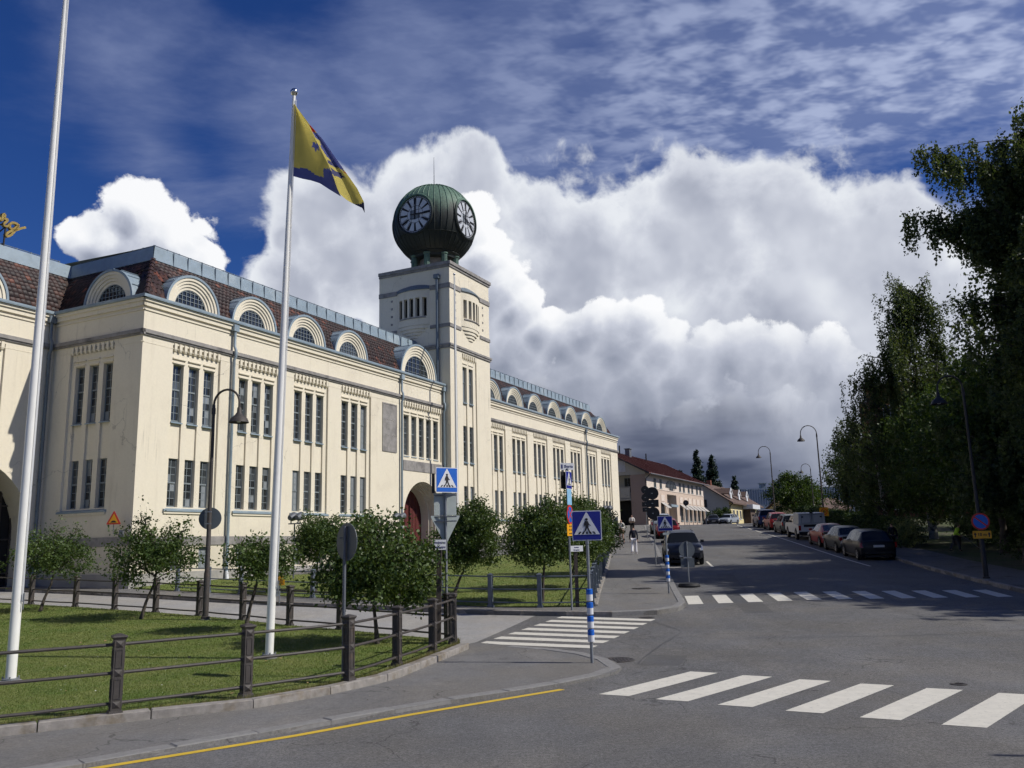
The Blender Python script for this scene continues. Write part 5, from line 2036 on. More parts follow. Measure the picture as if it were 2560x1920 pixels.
# right gable end and rear
w2.quad((L_, 0, ZB), (L_, DP_, ZB), (L_, DP_, EV), (L_, 0, EV))
w2.add([(L_, 0, EV), (L_, DP_, EV), (L_, DP_ / 2, EV + 2.9)], [(0, 1, 2)])
w1.build('wall', MT['pink'], ph_)
w2.build('upper_wall', MT['pinkpale'], ph_)
gw = MB()
gw.quad(HG(0, 0, ZB), HG(1.85, 0, ZB), HG(1.85, 0, 10.0), HG(0, 0, 10.0))
gw.build('gable_pier', MT['brownp'], ph_)
gw = MB()
gw.add([HG(0, -0.02, 10.0), HG(DP_, -0.02, 10.0), HG(DP_, -0.02, EV), HG(DP_ / 2, -0.02, EV + 2.9), HG(0, -0.02, EV)], [(0, 1, 2, 3, 4)])
gw.quad(HG(1.85, -1.2, ZB), HG(DP_, -1.2, ZB), HG(DP_, -1.2, 10.0), HG(1.85, -1.2, 10.0))
gw.quad(HG(1.85, -1.2, 10.0), HG(DP_, -1.2, 10.0), HG(DP_, 0, 10.0), HG(1.85, 0, 10.0))
gw.quad(HG(1.85, -1.2, ZB), HG(1.85, 0, ZB), HG(1.85, 0, 10.0), HG(1.85, -1.2, 10.0))
gw.build('gable_wall', MT['greyp'], ph_)
bal = MB()
pbox(bal, HG, 1.9, 6.5, -1.2, 0.02, 7.05, 7.2)
for v in (1.95, 3.1, 4.3, 5.5):
    pbox(bal, HG, v, v + .07, -0.05, 0.02, 7.2, 8.6)
pbox(bal, HG, 1.9, 6.5, -0.06, 0.03, 8.55, 8.63)
pbox(bal, HG, 2.05, 6.4, -0.03, -0.01, 7.3, 8.5)
bal.build('balcony', MT['greyp'], ph_)
gd = MB()
pbox(gd, HG, 2.0, 6.5, -1.18, -1.1, ZB, 7.0)
gd.build('garage_door', MT['dark'], ph_)
gv = MB()
for k in range(11):
    pbox(gv, HG, 2.4 + k * 0.09, 2.46 + k * 0.09, -0.018, 0.03, 10.4, 11.7)
gv.build('gable_vent', MT['signwhite'], ph_)
win(ph_, lambda v, off, z: HG(v, off - 1.2, z), 2.1, 8.0, 0.9, 1.75)
ro = MB()
e = 0.7
for sgn in (0, 1):
    a = (-0.5, -e, EV - 0.33) if not sgn else (-0.5, DP_ + e, EV - 0.33)
    b = (L_ + 0.5, a[1], a[2])
    r0, r1 = (-0.5, DP_ / 2, EV + 2.95), (L_ + 0.5, DP_ / 2, EV + 2.95)
    ro.add([a, b, r1, r0, (a[0], a[1], a[2] - .16), (b[0], b[1], b[2] - .16), (r1[0], r1[1], r1[2] - .16), (r0[0], r0[1], r0[2] - .16)],
           [(0, 1, 2, 3), (4, 7, 6, 5), (0, 4, 5, 1), (1, 5, 6, 2), (2, 6, 7, 3), (3, 7, 4, 0)])
roof = ro.build('roof', MT['redroof'], ph_)
bb = MB()
for k in range(60):
    u = -0.4 + k * 0.475
    bb.add([(u, -e, EV - 0.31), (u + .03, -e, EV - 0.31), (u + .03, DP_ / 2, EV + 2.97), (u, DP_ / 2, EV + 2.97), (u, -e, EV - .27), (u + .03, -e, EV - .27), (u + .03, DP_ / 2, EV + 3.01), (u, DP_ / 2, EV + 3.01)],
           [(4, 5, 6, 7), (0, 4, 7, 3), (1, 2, 6, 5)])
bb.build('roof_ribs', MT['redroof'], roof)['kind'] = 'stuff'
sf = MB()
sf.quad((-0.5, -e, EV - 0.5), (L_ + .5, -e, EV - 0.5), (L_ + .5, 0, EV - 0.3), (-0.5, 0, EV - 0.3))
sf.add([(-0.55, -e, EV - 0.52), (-0.55, DP_ / 2, EV + 2.78), (-0.55, DP_ / 2, EV + 2.96), (-0.55, -e, EV - .3)], [(0, 1, 2, 3)])
sf.build('soffit', MT['darkroof'], ph_)
MB().tube([(-0.3, -e - .05, EV - .42), (L_ + .5, -e - .05, EV - .42)], 0.07, 6).build('gutter', MT['galvd'], ph_)
MB().tube([(-0.12, -e, EV - .45), (-0.12, -0.1, EV - 1.0), (-0.12, -0.1, ZB)], 0.06, 6).build('downpipe', MT['signblack'], ph_)
for (u, w, h) in ((5.5, 0.12, 0.85), (16.5, 0.12, 0.75)):
    MB().tube([(u, DP_ / 2 - .6, EV + 2.4), (u, DP_ / 2 - .6, EV + 2.9 + h)], 0.09, 8).build('vent_pipe', MT['signblack'], roof)
MB().box(8.8, 9.6, DP_ / 2 - .8, DP_ / 2 - .2, EV + 2.3, EV + 3.6).box(8.7, 9.7, DP_ / 2 - .9, DP_ / 2 - .1, EV + 3.6, EV + 3.7).build('chimney', MT['galvd'], roof)
for u in (3.3, 5.7, 14.5, 16.4, 18.9, 20.8, 23.4, 25.3):
    win(ph_, lambda v, off, z: HF(v, off - 0.02, z), u, 8.6, 0.85, 1.12, 'frame')
# fan light with a stem, over the entrance
am = MB()
n = 14
am.prism([(8.2, 8.85)] + [(10.7 - 2.5 * math.cos(math.pi * k / n), 8.85 + 0.92 * math.sin(math.pi * k / n)) for k in range(n + 1)] + [(13.2, 8.85), (11.6, 8.85), (11.6, 8.5), (9.9, 8.5), (9.9, 8.85)], lambda a, b, d: HF(a, d, b), -0.01, 0.04)
fo = am.build('fan_window', MT['farpane'], ph_)
fm_ = MB()
for u in (9.3, 10.7, 12.1):
    pbox(fm_, HF, u - .04, u + .04, 0.041, 0.07, 8.6, 9.72)
fm_.build('glazing_bars', MT['frame'], fo)
dd = MB()
pbox(dd, HF, 9.7, 11.9, -0.98, -0.9, ZB, 6.4)
dd.build('entrance_door', MT['zincd'], ph_)
cp = MB()
pbox(cp, HF, 9.2, 12.4, -1.0, 0.35, 6.45, 6.75)
cp.build('entrance_canopy', MT['zinc'], ph_)
for u in (6.0, 14.5, 16.75, 18.95, 21.15, 23.35, 25.55):
    win(ph_, HF, u, 4.75, 1.25, 1.7, 'frame', mull=0)
    aw = MB()
    aw.add([HF(u - .2, 0.0, 6.92), HF(u + 1.5, 0.0, 6.92), HF(u + 1.5, 0.85, 6.25), HF(u - .2, 0.85, 6.25), HF(u - .2, 0.0, 6.86), HF(u + 1.5, 0.0, 6.86), HF(u + 1.5, 0.85, 6.19), HF(u - .2, 0.85, 6.19)],
           [(0, 1, 2, 3), (4, 7, 6, 5), (3, 2, 6, 7), (0, 3, 7, 4), (1, 5, 6, 2)])
    aw.build('awning', MT['awning'], ph_)
    pn = MB()
    pbox(pn, HF, u - 0.1, u + 1.35, 0.003, 0.045, 7.05, 7.85)
    pn.build('wall_panel', MT['pinkpale'], ph_)
    pr = MB()
    pbox(pr, HF, u + 1.62, u + 1.85, 0.003, 0.12, ZB, 6.9)
    pr.build('pilaster', MT['pinkpale'], ph_)
st = MB()
pbox(st, HF, 0, L_, 0.003, 0.05, 8.40, 8.50)
st.build('string_course', MT['pinkpale'], ph_)

# ---- yellow house with three small dormers ------------------------------------
yh = house('yellow_house', 'low yellow house with brown roof and three white dormers', 34.38, 138.0)
w = MB()
holed(w, HF, 0, 25.5, 3.5, 8.4, [], 0)
w.build('wall', MT['yellowp'], yh)
w = MB()
w.add([HG(0, 0, 3.5), HG(9, 0, 3.5), HG(9, 0, 8.4), HG(4.5, 0, 11.4), HG(0, 0, 8.4)], [(0, 1, 2, 3, 4)])
w.build('gable_wall', MT['greyp'], yh)
ro = MB()
for s in (0, 1):
    a = (-0.6, -0.8, 8.0) if not s else (-0.6, 9.8, 8.0)
    b, r0, r1 = (26.1, a[1], a[2]), (-0.6, 4.5, 11.5), (26.1, 4.5, 11.5)
    ro.add([a, b, r1, r0, (a[0], a[1], a[2] - .2), (b[0], b[1], b[2] - .2), (r1[0], r1[1], r1[2] - .2), (r0[0], r0[1], r0[2] - .2)],
           [(0, 1, 2, 3), (4, 7, 6, 5), (0, 4, 5, 1), (1, 5, 6, 2), (2, 6, 7, 3), (3, 7, 4, 0)])
yr = ro.build('roof', MT['brownroof'], yh)
for u in (2.6, 9.1, 15.7):
    d = MB()
    d.add([(u - 1.1, 0.2, 8.8), (u + 1.1, 0.2, 8.8), (u + 1.1, 0.2, 9.6), (u, 0.2, 10.5), (u - 1.1, 0.2, 9.6), (u - 1.1, 3.5, 9.6), (u, 3.5, 10.5), (u + 1.1, 3.5, 9.6)], [(0, 1, 2, 3, 4), (4, 3, 6, 5), (3, 2, 7, 6)])
    do = d.build('dormer', MT['brownroof'], yh)
    t_ = MB()
    for (p, q) in (((u - 1.2, 9.55), (u, 10.55)), ((u + 1.2, 9.55), (u, 10.55))):
        t_.prism([p, q, (q[0], q[1] - .28), (p[0], p[1] - .25)], lambda a, b, dd_: (a, dd_, b), 0.05, 0.15)
    t_.build('bargeboard', MT['signwhite'], do)
    t_ = MB().box(u - .5, u + .5, 0.12, 0.19, 8.9, 9.75)
    t_.box(u - .6, u + .6, 0.08, 0.14, 8.8, 8.9)
    t_.build('dormer_window', MT['signwhite'], do)
for u in (2.5, 5.2, 7.8):
    win(yh, HF, u, 5.5, 1.2, 1.45, 'signwhite')
MB().box(11.0, 15.4, -1.2, -0.01, 3.5, 7.2).build('porch', M('porch_timber', (0.10, 0.07, 0.055), 0.8, 0.2, 2.0), yh)
MB().box(10.2, 16.8, -1.8, -0.1, 7.25, 8.0).build('porch_fascia', MT['signwhite'], yh)
win(yh, HF, 18.2, 5.2, 2.2, 1.9, 'signwhite')
win(yh, HG, 3.5, 7.4, 1.0, 1.3, 'frame')
MB().tube([(0.0, -0.8, 8.0), (-0.05, -0.12, 7.5), (-0.05, -0.12, 3.5)], 0.08, 6).build('downpipe', MT['signblack'], yh)
MB().box(6.2, 6.9, 4.2, 4.9, 11.0, 12.2).build('chimney', MT['brick'], yr)

# ---- long blue-grey metal hall behind ----------------------------------------
bh = house('metal_hall', 'blue grey metal hall rising behind the yellow house', 44.5, 172.0, 0.0)
bh['category'] = 'hall'
MB().box(0, 26, 0, 20, 3, 12.1).build('wall', MT['bluemetal'], bh)
rb = MB()
for k in range(52):
    rb.box(k * 0.5, k * 0.5 + 0.1, -0.06, 0.0, 9.0, 12.0)
rb.build('cladding_ribs', MT['bluemetal'], bh)['kind'] = 'stuff'
MB().box(5.2, 6.3, 1, 2, 12.0, 13.1).box(5.0, 6.5, 0.8, 2.2, 13.1, 13.25).build('chimney', MT['zincd'], bh)
# ---- low dark-roofed house -------------------------------------------------------
lh = house('low_house', 'low house with a dark roof next to the yellow house', 44.6, 161.0)
w = MB()
holed(w, HF, 0, 14, 3.5, 6.6, [], 0)
w.add([HG(0, 0, 3.5), HG(8, 0, 3.5), HG(8, 0, 6.6), HG(4, 0, 8.6), HG(0, 0, 6.6)], [(0, 1, 2, 3, 4)])
w.build('wall', MT['greyp'], lh)
ro = MB()
for s in (0, 1):
    a = (-0.5, -0.6, 6.3) if not s else (-0.5, 8.6, 6.3)
    b, r0, r1 = (14.5, a[1], a[2]), (-0.5, 4, 8.7), (14.5, 4, 8.7)
    ro.add([a, b, r1, r0, (a[0], a[1], a[2] - .2), (b[0], b[1], b[2] - .2), (r1[0], r1[1], r1[2] - .2), (r0[0], r0[1], r0[2] - .2)],
           [(0, 1, 2, 3), (4, 7, 6, 5), (0, 4, 5, 1), (1, 5, 6, 2), (2, 6, 7, 3), (3, 7, 4, 0)])
ro.build('roof', MT['darkroof'], lh)
for u in (2.0, 5.0, 8.0):
    win(lh, HF, u, 4.7, 1.1, 1.3, 'signwhite')
# ---- small cream house seen under the birches -------------------------------------
ch_ = house('cream_house', 'small cream house with a dark roof seen below the far birch', 46.6, 139.0, R(20))
w = MB()
holed(w, HF, -2, 9, 3.5, 7.0, [], 0)
w.add([HG(0, 2.0, 3.5), HG(7, 2.0, 3.5), HG(7, 2.0, 7.0), HG(3.5, 2.0, 9.0), HG(0, 2.0, 7.0)], [(0, 1, 2, 3, 4)])
w.build('wall', MT['yellowp'], ch_)
ro = MB()
for s in (0, 1):
    a = (-2.4, -0.5, 6.8) if not s else (-2.4, 7.5, 6.8)
    b, r0, r1 = (9.5, a[1], a[2]), (-2.4, 3.5, 8.7), (9.5, 3.5, 8.7)
    ro.add([a, b, r1, r0, (a[0], a[1], a[2] - .2), (b[0], b[1], b[2] - .2), (r1[0], r1[1], r1[2] - .2), (r0[0], r0[1], r0[2] - .2)],
           [(0, 1, 2, 3), (4, 7, 6, 5), (0, 4, 5, 1), (1, 5, 6, 2), (2, 6, 7, 3), (3, 7, 4, 0)])
ro.build('roof', MT['brownroof'], ch_)
for u in (-0.5, 1.6, 3.7):
    win(ch_, HF, u, 4.9, 0.9, 1.3, 'signwhite')
MB().box(0.2, 1.1, 2.6, 3.5, 8.2, 10.0).box(0.1, 1.2, 2.5, 3.6, 10.0, 10.15).build('chimney', MT['brick'], ch_)
# ---- tall brick block behind the weeping birch --------------------------------------
bk = house('brick_block', 'tall brick block with a pale corner behind the weeping birch', 39.0, 95.0, R(-22))
bk['category'] = 'building'
MB().box(0.9, 16, 0, 3, 3.0, 19.0).build('wall', MT['brick'], bk)
MB().box(0, 0.88, -0.05, 1.2, 3.0, 12.2).build('pale_corner', MT['plinth'], bk)
MB().box(0.1, 0.9, -0.04, 1.0, 12.3, 17.0).build('corner_pier', MT['brick'], bk)
for z in (5.0, 8.3, 11.6, 14.9):
    for u in (2.5, 6.0, 9.5, 13.0):
        win(bk, lambda a, off, zz: (a, -off, zz), u, z, 1.5, 1.6, 'signwhite')
for z in (12.3, 13.9, 15.5, 17.0):
    MB().box(-0.05, 16.05, -0.03, 0.0, z, z + 0.12).build('brick_course', MT['stone'], bk)

# ================================================================== fences
def post_mesh(kind):
    mb = MB()
    if kind == 'cast':
        a = 0.068
        mb.tbox(0, 0, -0.05, 0.05, a + 0.03, a + 0.03, a + 0.015, a + 0.015)
        mb.box(-a, a, -a, a, 0.05, 0.97)
        # raised panels and lozenges on the four faces
        for s in range(4):
            c, d = math.cos(s * math.pi / 2), math.sin(s * math.pi / 2)
            rt = lambda x, y, z: (x * c - y * d, x * d + y * c, z)
            for z0, z1 in ((0.20, 0.46), (0.60, 0.84)):
                for (x0, x1, q0, q1) in ((-.045, -.034, z0, z1), (.034, .045, z0, z1), (-.034, .034, z0, z0 + .012), (-.034, .034, z1 - .012, z1)):
                    vs = [rt(x, y, z) for z in (q0, q1) for x, y in ((x0, -a - .008), (x1, -a - .008), (x1, -a + .002), (x0, -a + .002))]
                    mb.add(vs, [(0, 3, 2, 1), (4, 5, 6, 7), (0, 1, 5, 4), (1, 2, 6, 5), (2, 3, 7, 6), (3, 0, 4, 7)])
            for z in (0.125, 0.53, 0.905):
                mb.add([rt(-.05, -a, z - .045), rt(.05, -a, z - .045), rt(.05, -a, z + .045), rt(-.05, -a, z + .045), rt(0, -a - .028, z)], [(0, 1, 4), (1, 2, 4), (2, 3, 4), (3, 0, 4)])
        mb.tbox(0, 0, 0.97, 1.0, a + 0.004, a + 0.004, a + 0.024, a + 0.024)
        mb.tbox(0, 0, 1.0, 1.018, a + 0.024, a + 0.024, a + 0.02, a + 0.02)
        mb.tbox(0, 0, 1.018, 1.045, a + 0.02, a + 0.02, 0.02, 0.02)
    else:
        a = 0.062
        mb.tbox(0, 0, -0.05, 0.06, a + 0.03, a + 0.03, a + .02, a + .02)
        mb.box(-a, a, -a, a, 0.06, 0.93)
        mb.tbox(0, 0, 0.93, 0.955, a, a, a + .018, a + .018)
        mb.tbox(0, 0, 0.955, 1.0, a + .018, a + .018, 0.02, 0.02)
    me = mb.mesh('post')
    me.materials.append(MT['iron'] if kind == 'cast' else MT['ironb'])
    return me


POST = {k: post_mesh(k) for k in ('cast', 'plain')}


def fence(name, pts, kind, off, label, r=0.024, last=True):
    root = empty(name, (pts[0][0], pts[0][1], gnd(pts[0][1]) + off), 0, label, 'fence')
    o = root.location
    tops = []
    for i, (x, y) in enumerate(pts):
        z = gnd(y) + off
        a = pts[min(i + 1, len(pts) - 1)]
        b = pts[max(i - 1, 0)]
        rz = math.atan2(a[1] - b[1], a[0] - b[0])
        inst('post', POST[kind], root, (x - o.x, y - o.y, z - o.z), (random.uniform(-.012, .012), random.uniform(-.012, .012), rz))
    for (p, q) in zip(pts, pts[1:]):
        for h in (0.14, 0.53, 0.90):
            A = Vector((p[0] - o.x, p[1] - o.y, gnd(p[1]) + off + h - o.z))
            B = Vector((q[0] - o.x, q[1] - o.y, gnd(q[1]) + off + h - o.z))
            t = (B - A).normalized() * 0.06
            m_ = (A + B) / 2 + Vector((0, 0, random.uniform(-.012, .004)))
            mb = MB().tube([A + t, m_, B - t], r, 7)
            mb.tube([A + t, A + t * 1.5], r * 1.35, 7)
            mb.build('rail', MT['iron' if kind == 'cast' else 'ironb'], root, smooth=True)
    return root


FPOST = [(-7.2, 10.85), (-5.43, 11.98), (-4.03, 13.12), (-2.75, 14.34), (-2.20, 16.01), (-1.71, 17.63), (-1.40, 18.95)]
fence('iron_fence', FPOST, 'cast', 0.15, 'brown cast iron fence along the near kerb of the lawn', 0.023)
fence('iron_fence', [(-1.40, 18.95), (-1.55, 19.55)] + BACKF[1:-1], 'cast', 0.12, 'brown cast iron fence between the lawn and the side street', 0.022)
GPOST = [(2.15, 25.80), (0.67, 25.98), (-0.81, 26.42), (-2.4, 27.45), (-4.0, 28.55), (-5.6, 29.65), (-7.2, 30.75), (-8.8, 31.8), (-10.4, 32.85), (-12.0, 33.9), (-13.6, 34.9)]
fence('steel_fence', GPOST, 'plain', 0.12, 'blue grey fence between the factory lawn and the side street', 0.02)
MPOST = walk([(2.22, 26.0), (2.62, 29.4), (3.9, 39.04), (6.9, 61.99), (9.15, 79.2), (10.85, 91.5)], 1.72)
fence('steel_fence', MPOST, 'plain', 0.17, 'blue grey fence climbing beside the left footway', 0.02)
# a short inner rail up by the factory steps
fence('steel_fence', [(4.6, 53.5), (3.2, 54.0), (1.8, 54.5)], 'plain', 0.3, 'short blue grey rail across the factory lawn', 0.02)


# ================================================================== poles and lamps
def flagpole(x, y, off, H, r0, label, lean=(0, 0)):
    t = empty('flagpole', (x, y, gnd(y) + off), 0, label, 'flagpole')
    t.rotation_euler = (lean[1], lean[0], 0)
    MB().lathe([(0.17, -0.05), (0.17, 0.05), (0.15, 0.06)], 20).build('foot_slab', MT['kerbc'], t)
    mb = MB().lathe([(r0 + 0.05, 0.06), (r0 + 0.05, 0.085), (r0 + 0.012, 0.09)], 20)
    for k in range(4):
        a = k * math.pi / 2 + .4
        mb.lathe([(0.016, 0.085), (0.016, 0.12)], 6, ((r0 + 0.035) * math.cos(a), (r0 + 0.035) * math.sin(a), 0))
    mb.build('flange', MT['galv'], t)
    MB().lathe([(r0, 0.08), (r0 * .98, H * .3), (r0 * .78, H * .65), (r0 * .42, H)], 24).build('mast', MT['white'], t, smooth=True)
    MB().lathe([(0.015, H), (0.06, H + .02), (0.085, H + .07), (0.085, H + .11), (0.05, H + .16), (0.01, H + .18)], 16).build('finial', MT['chrome'], t, smooth=True)
    mb = MB().tube([(r0 + .02, -0.01, 1.35), (r0 + 0.015, -.01, H * .5), (r0 * .5 + .015, -.01, H - 0.1)], 0.006, 5)
    mb.tube([(r0 + .02, -0.03, 1.35), (r0 * .5 + .02, -.03, H - 0.1)], 0.006, 5)
    mb.build('halyard', MT['signwhite'], t)
    mb = MB().tube([(r0 - .01, -0.02, 1.36), (r0 + .045, -.02, 1.36)], 0.012, 6)
    mb.tube([(r0 + .04, -.02, 1.22), (r0 + .045, -.02, 1.5)], 0.011, 6)
    mb.build('cleat', MT['galv'], t)
    return t


flagpole(-8.66, 15.12, 0.13, 14.5, 0.085, 'tall white flagpole at the left edge, cut off by the picture')
fp = flagpole(-4.92, 17.44, 0.13, 12.05, 0.082, 'white flagpole flying the yellow and blue flag', lean=(0.018, 0))
ux, uy = FAC(24.45, 1.8)
flagpole(ux, uy, 0.3, 21.05 - gnd(uy) - 0.3, 0.10, 'white flagpole standing close in front of the clock tower')

# ---- flag: two folds of cloth hanging from the halyard ----------------------------
def flag():
    S = 0.00196
    hoist_t, hoist_b = (285, 235), (285, 1105)
    fold = [(285, 235), (400, 430), (520, 650), (640, 900), (700, 1020), (760, 1180), (800, 1300), (830, 1370)]
    outer = [(285, 235), (455, 480), (600, 655), (800, 960), (880, 1080), (1000, 1260), (1080, 1430), (1090, 1560)]
    low = [(285, 1105), (400, 1150), (500, 1180), (600, 1220), (700, 1290), (830, 1370)]
    low2 = [(830, 1370), (890, 1410), (980, 1430), (1075, 1465), (1090, 1560)]

    def along(pl, t):
        d = [0]
        for a, b in zip(pl, pl[1:]):
            d.append(d[-1] + math.hypot(b[0] - a[0], b[1] - a[1]))
        x = t * d[-1]
        for i in range(len(pl) - 1):
            if x <= d[i + 1] + 1e-9:
                f = (x - d[i]) / (d[i + 1] - d[i])
                return (pl[i][0] + (pl[i + 1][0] - pl[i][0]) * f, pl[i][1] + (pl[i + 1][1] - pl[i][1]) * f)
        return pl[-1]
    yel = M('flag_yellow', (0.60, 0.50, 0.12), 0.8, 0.08, 3.0)
    blu = M('flag_blue', (0.09, 0.105, 0.30), 0.8, 0.1, 3.0)
    red = M('flag_red', (0.42, 0.05, 0.03), 0.8)
    drk = M('flag_navy', (0.022, 0.024, 0.085), 0.8)
    for m_ in (yel, blu, red):
        # thin cloth lets light through
        tr_ = m_.node_tree
        b = tr_.nodes['Principled BSDF']
        q_ = N(tr_)
        tl = q_.add('ShaderNodeBsdfTranslucent')
        if b.inputs['Base Color'].is_linked:
            tr_.links.new(b.inputs['Base Color'].links[0].from_socket, tl.inputs[0])
        else:
            tl.inputs[0].default_value = b.inputs['Base Color'].default_value
        mx = q_.add('ShaderNodeMixShader')
        mx.inputs[0].default_value = 0.5
        tr_.links.new(b.outputs[0], mx.inputs[1])
        tr_.links.new(tl.outputs[0], mx.inputs[2])
        tr_.links.new(mx.outputs[0], tr_.nodes['Material Output'].inputs[0])

    def inside(p, poly):
        c = False
        j = len(poly) - 1
        for i in range(len(poly)):
            if (poly[i][1] > p[1]) != (poly[j][1] > p[1]) and p[0] < (poly[j][0] - poly[i][0]) * (p[1] - poly[i][1]) / (poly[j][1] - poly[i][1]) + poly[i][0]:
                c = not c
            j = i
        return c

    def colA(x, y):
        yb = np.interp(x, [285, 440, 500, 560, 640, 645, 900], [1005, 1030, 1075, 1130, 1150, 1040, 1040])
        if x > 640 and y > 1000 and x < 720:
            return 0 if y < 1060 else 1
        if y > yb:
            return 1
        if inside((x, y), [(505, 800), (520, 740), (560, 770), (600, 760), (590, 850), (570, 830), (550, 860), (535, 810)]):
            return 1
        return 0

    def colB(x, y):
        if inside((x, y), [(455, 480), (500, 490), (530, 570), (490, 580)]):
            return 2
        if inside((x, y), [(490, 570), (545, 585), (620, 680), (700, 800), (800, 950), (860, 1060), (740, 960), (660, 880), (560, 720)]):
            if inside((x, y), [(530, 650), (575, 680), (595, 760), (560, 740)]):
                return 0
            return 1
        if inside((x, y), [(670, 935), (720, 930), (800, 980), (810, 1010), (740, 1000), (690, 990)]):
            return 3
        if inside((x, y), [(715, 1040), (760, 1060), (810, 1060), (830, 1100), (862, 1115), (830, 1125), (820, 1145), (790, 1130), (750, 1140), (730, 1090)]):
            return 3
        if inside((x, y), [(835, 1040), (880, 1080), (860, 1080)]):
            return 2
        return 3 if y > 1430 + (1080 - x) * 0.1 and x > 980 else 0
    root = empty('flag', (0, 0, 0), 0, 'yellow and blue heraldic flag hanging in folds from the flagpole', 'flag')
    root.location = (-4.92 + 0.24, 17.42, gnd(17.44) + 0.13 + 11.83)
    for nm, e0, e1, col, dep, bow in (('front_fold', 'H', fold, colA, lambda s, t: 0.10 * math.sin(3.0 * s + 4 * t) * s - 0.10 * s, low), ('rear_fold', fold, outer, colB, lambda s, t: -0.10 * (1 - s) * t * 2 + 0.16 * math.sin(math.pi * s) * t + 0.02, low2)):
        ns, nt = (44, 56) if nm[0] == 'f' else (22, 90)
        vs, uvp = [], []
        for j in range(nt + 1):
            t = j / nt
            for i in range(ns + 1):
                s = i / ns
                if e0 == 'H':
                    a = (285, 235 + (1105 - 235) * t)
                    b = along(fold, t)
                    lo_ = along(low, s)
                    lin = (285 + (830 - 285) * s, 1105 + (1370 - 1105) * s)
                    x = a[0] + (b[0] - a[0]) * s + (lo_[0] - lin[0]) * t
                    y = a[1] + (b[1] - a[1]) * s + (lo_[1] - lin[1]) * t
                else:
                    a, b = along(fold, t), along(outer, t)
                    x = a[0] + (b[0] - a[0]) * s
                    y = a[1] + (b[1] - a[1]) * s
                    if t > 0.86:
                        q = along(low2, s)
                        f = ((t - 0.86) / 0.14) ** 2
                        x, y = x + (q[0] - (830 + 260 * s)) * f * 0.6, y + (q[1] - (1370 + 190 * s)) * f * 0.6
                uvp.append((x, y))
                vs.append(((x - 285) * S, dep(s, t), -(y - 235) * S))
        fs, mi = [], []
        for j in range(nt):
            for i in range(ns):
                k = j * (ns + 1) + i
                fs.append((k, k + 1, k + ns + 2, k + ns + 1))
                px = sum(uvp[q][0] for q in fs[-1]) / 4
                py = sum(uvp[q][1] for q in fs[-1]) / 4
                mi.append(col(px, py))
        mb = MB()
        mb.v, mb.f, mb.mi = vs, fs, mi
        mb.build(nm, [yel, blu, red, drk], root, smooth=True)
    return root


flag()


def lamp(x, y, off, H, az, reach, label, group='street lamps', dark='iron', lean=0.0):
    """gooseneck street lamp; az = direction the arm points (radians from +x)"""
    t = empty('street_lamp', (x, y, gnd(y) + off), az, label, 'street lamp', group)
    t.rotation_euler = (0, lean, az)
    MB().lathe([(0.16, -0.06), (0.16, 0.03)], 16).build('foot', MT['kerbc'], t)
    MB().lathe([(0.125, 0.03), (0.125, 0.09), (0.085, 0.10), (0.085, 1.3), (0.07, 1.36), (0.055, H * .6), (0.045, H - reach * .5)], 14).build('pole', MT[dark], t, smooth=True)
    rr = reach / 2
    pts = [(0, 0, H - rr)] + [(rr - rr * math.cos(math.pi * k / 12), 0, H - rr + rr * math.sin(math.pi * k / 12)) for k in range(1, 12)] + [(reach, 0, H - rr), (reach, 0, H - rr - 0.12)]
    mb = MB().tube([(0, 0, H - rr - 0.4)] + pts, 0.034, 8)
    mb.lathe([(0.06, H - rr - .28), (0.06, H - rr - .1)], 10)
    mb.build('arm', MT[dark], t, smooth=True)
    z = H - rr - 0.12
    sh = MB().lathe([(0.035, z), (0.06, z - .03), (0.065, z - .16), (0.12, z - .24), (0.24, z - .34), (0.29, z - .46), (0.285, z - .47), (0.22, z - .36), (0.10, z - .27)], 20, (reach, 0, 0), cap=False)
    so = sh.build('lamp_shade', MT[dark], t, smooth=True)
    MB().lathe([(0.02, z - .26), (0.09, z - .32), (0.10, z - .40), (0.05, z - .45), (0.01, z - .46)], 12, (reach, 0, 0)).build('bulb_glass', MT['signwhite'], so, smooth=True)
    return t


lp1 = lamp(-8.88, 24.94, 0.12, 6.62, R(-15), 0.86, 'brown gooseneck lamp standing on the lawn by the back fence')
lp2 = lamp(16.83, 31.33, 0.12, 7.45, R(180), 0.95, 'dark gooseneck lamp with the no parking sign under the trees', dark='signblack')
lamp(23.64, 66.0, 0.12, 8.3, R(180), 1.25, 'gooseneck lamp carrying the yellow thirty sign', dark='iron')
lamp(27.15, 90.0, 0.12, 8.0, R(180), 1.25, 'gooseneck lamp against the sky over the far parked cars', dark='iron')
lamp(38.2, 110.0, 0.12, 7.3, R(180), 1.2, 'farthest gooseneck lamp half hidden in the birch', dark='iron')


# ================================================================== signs
def fz(az):
    """rotation that turns a plate facing -y towards compass azimuth az (degrees, clockwise from +y)"""
    return R(180 - az)


def plate(parent, poly, z, mat, az, y=0.0, th=0.012, name='plate', x=0.0, loc=None):
    mb = MB().prism(poly, lambda a, b, d: (a + x, d, b), y, y + th)
    o = mb.build(name, mat, parent)
    o.location = (0, 0, z)
    o.rotation_euler = (0, 0, fz(az))
    return o


def sub(parent, poly, mat, y, name, th=0.003):
    return MB().prism(poly, lambda a, b, d: (a, d, b), y - th, y).build(name, mat, parent)


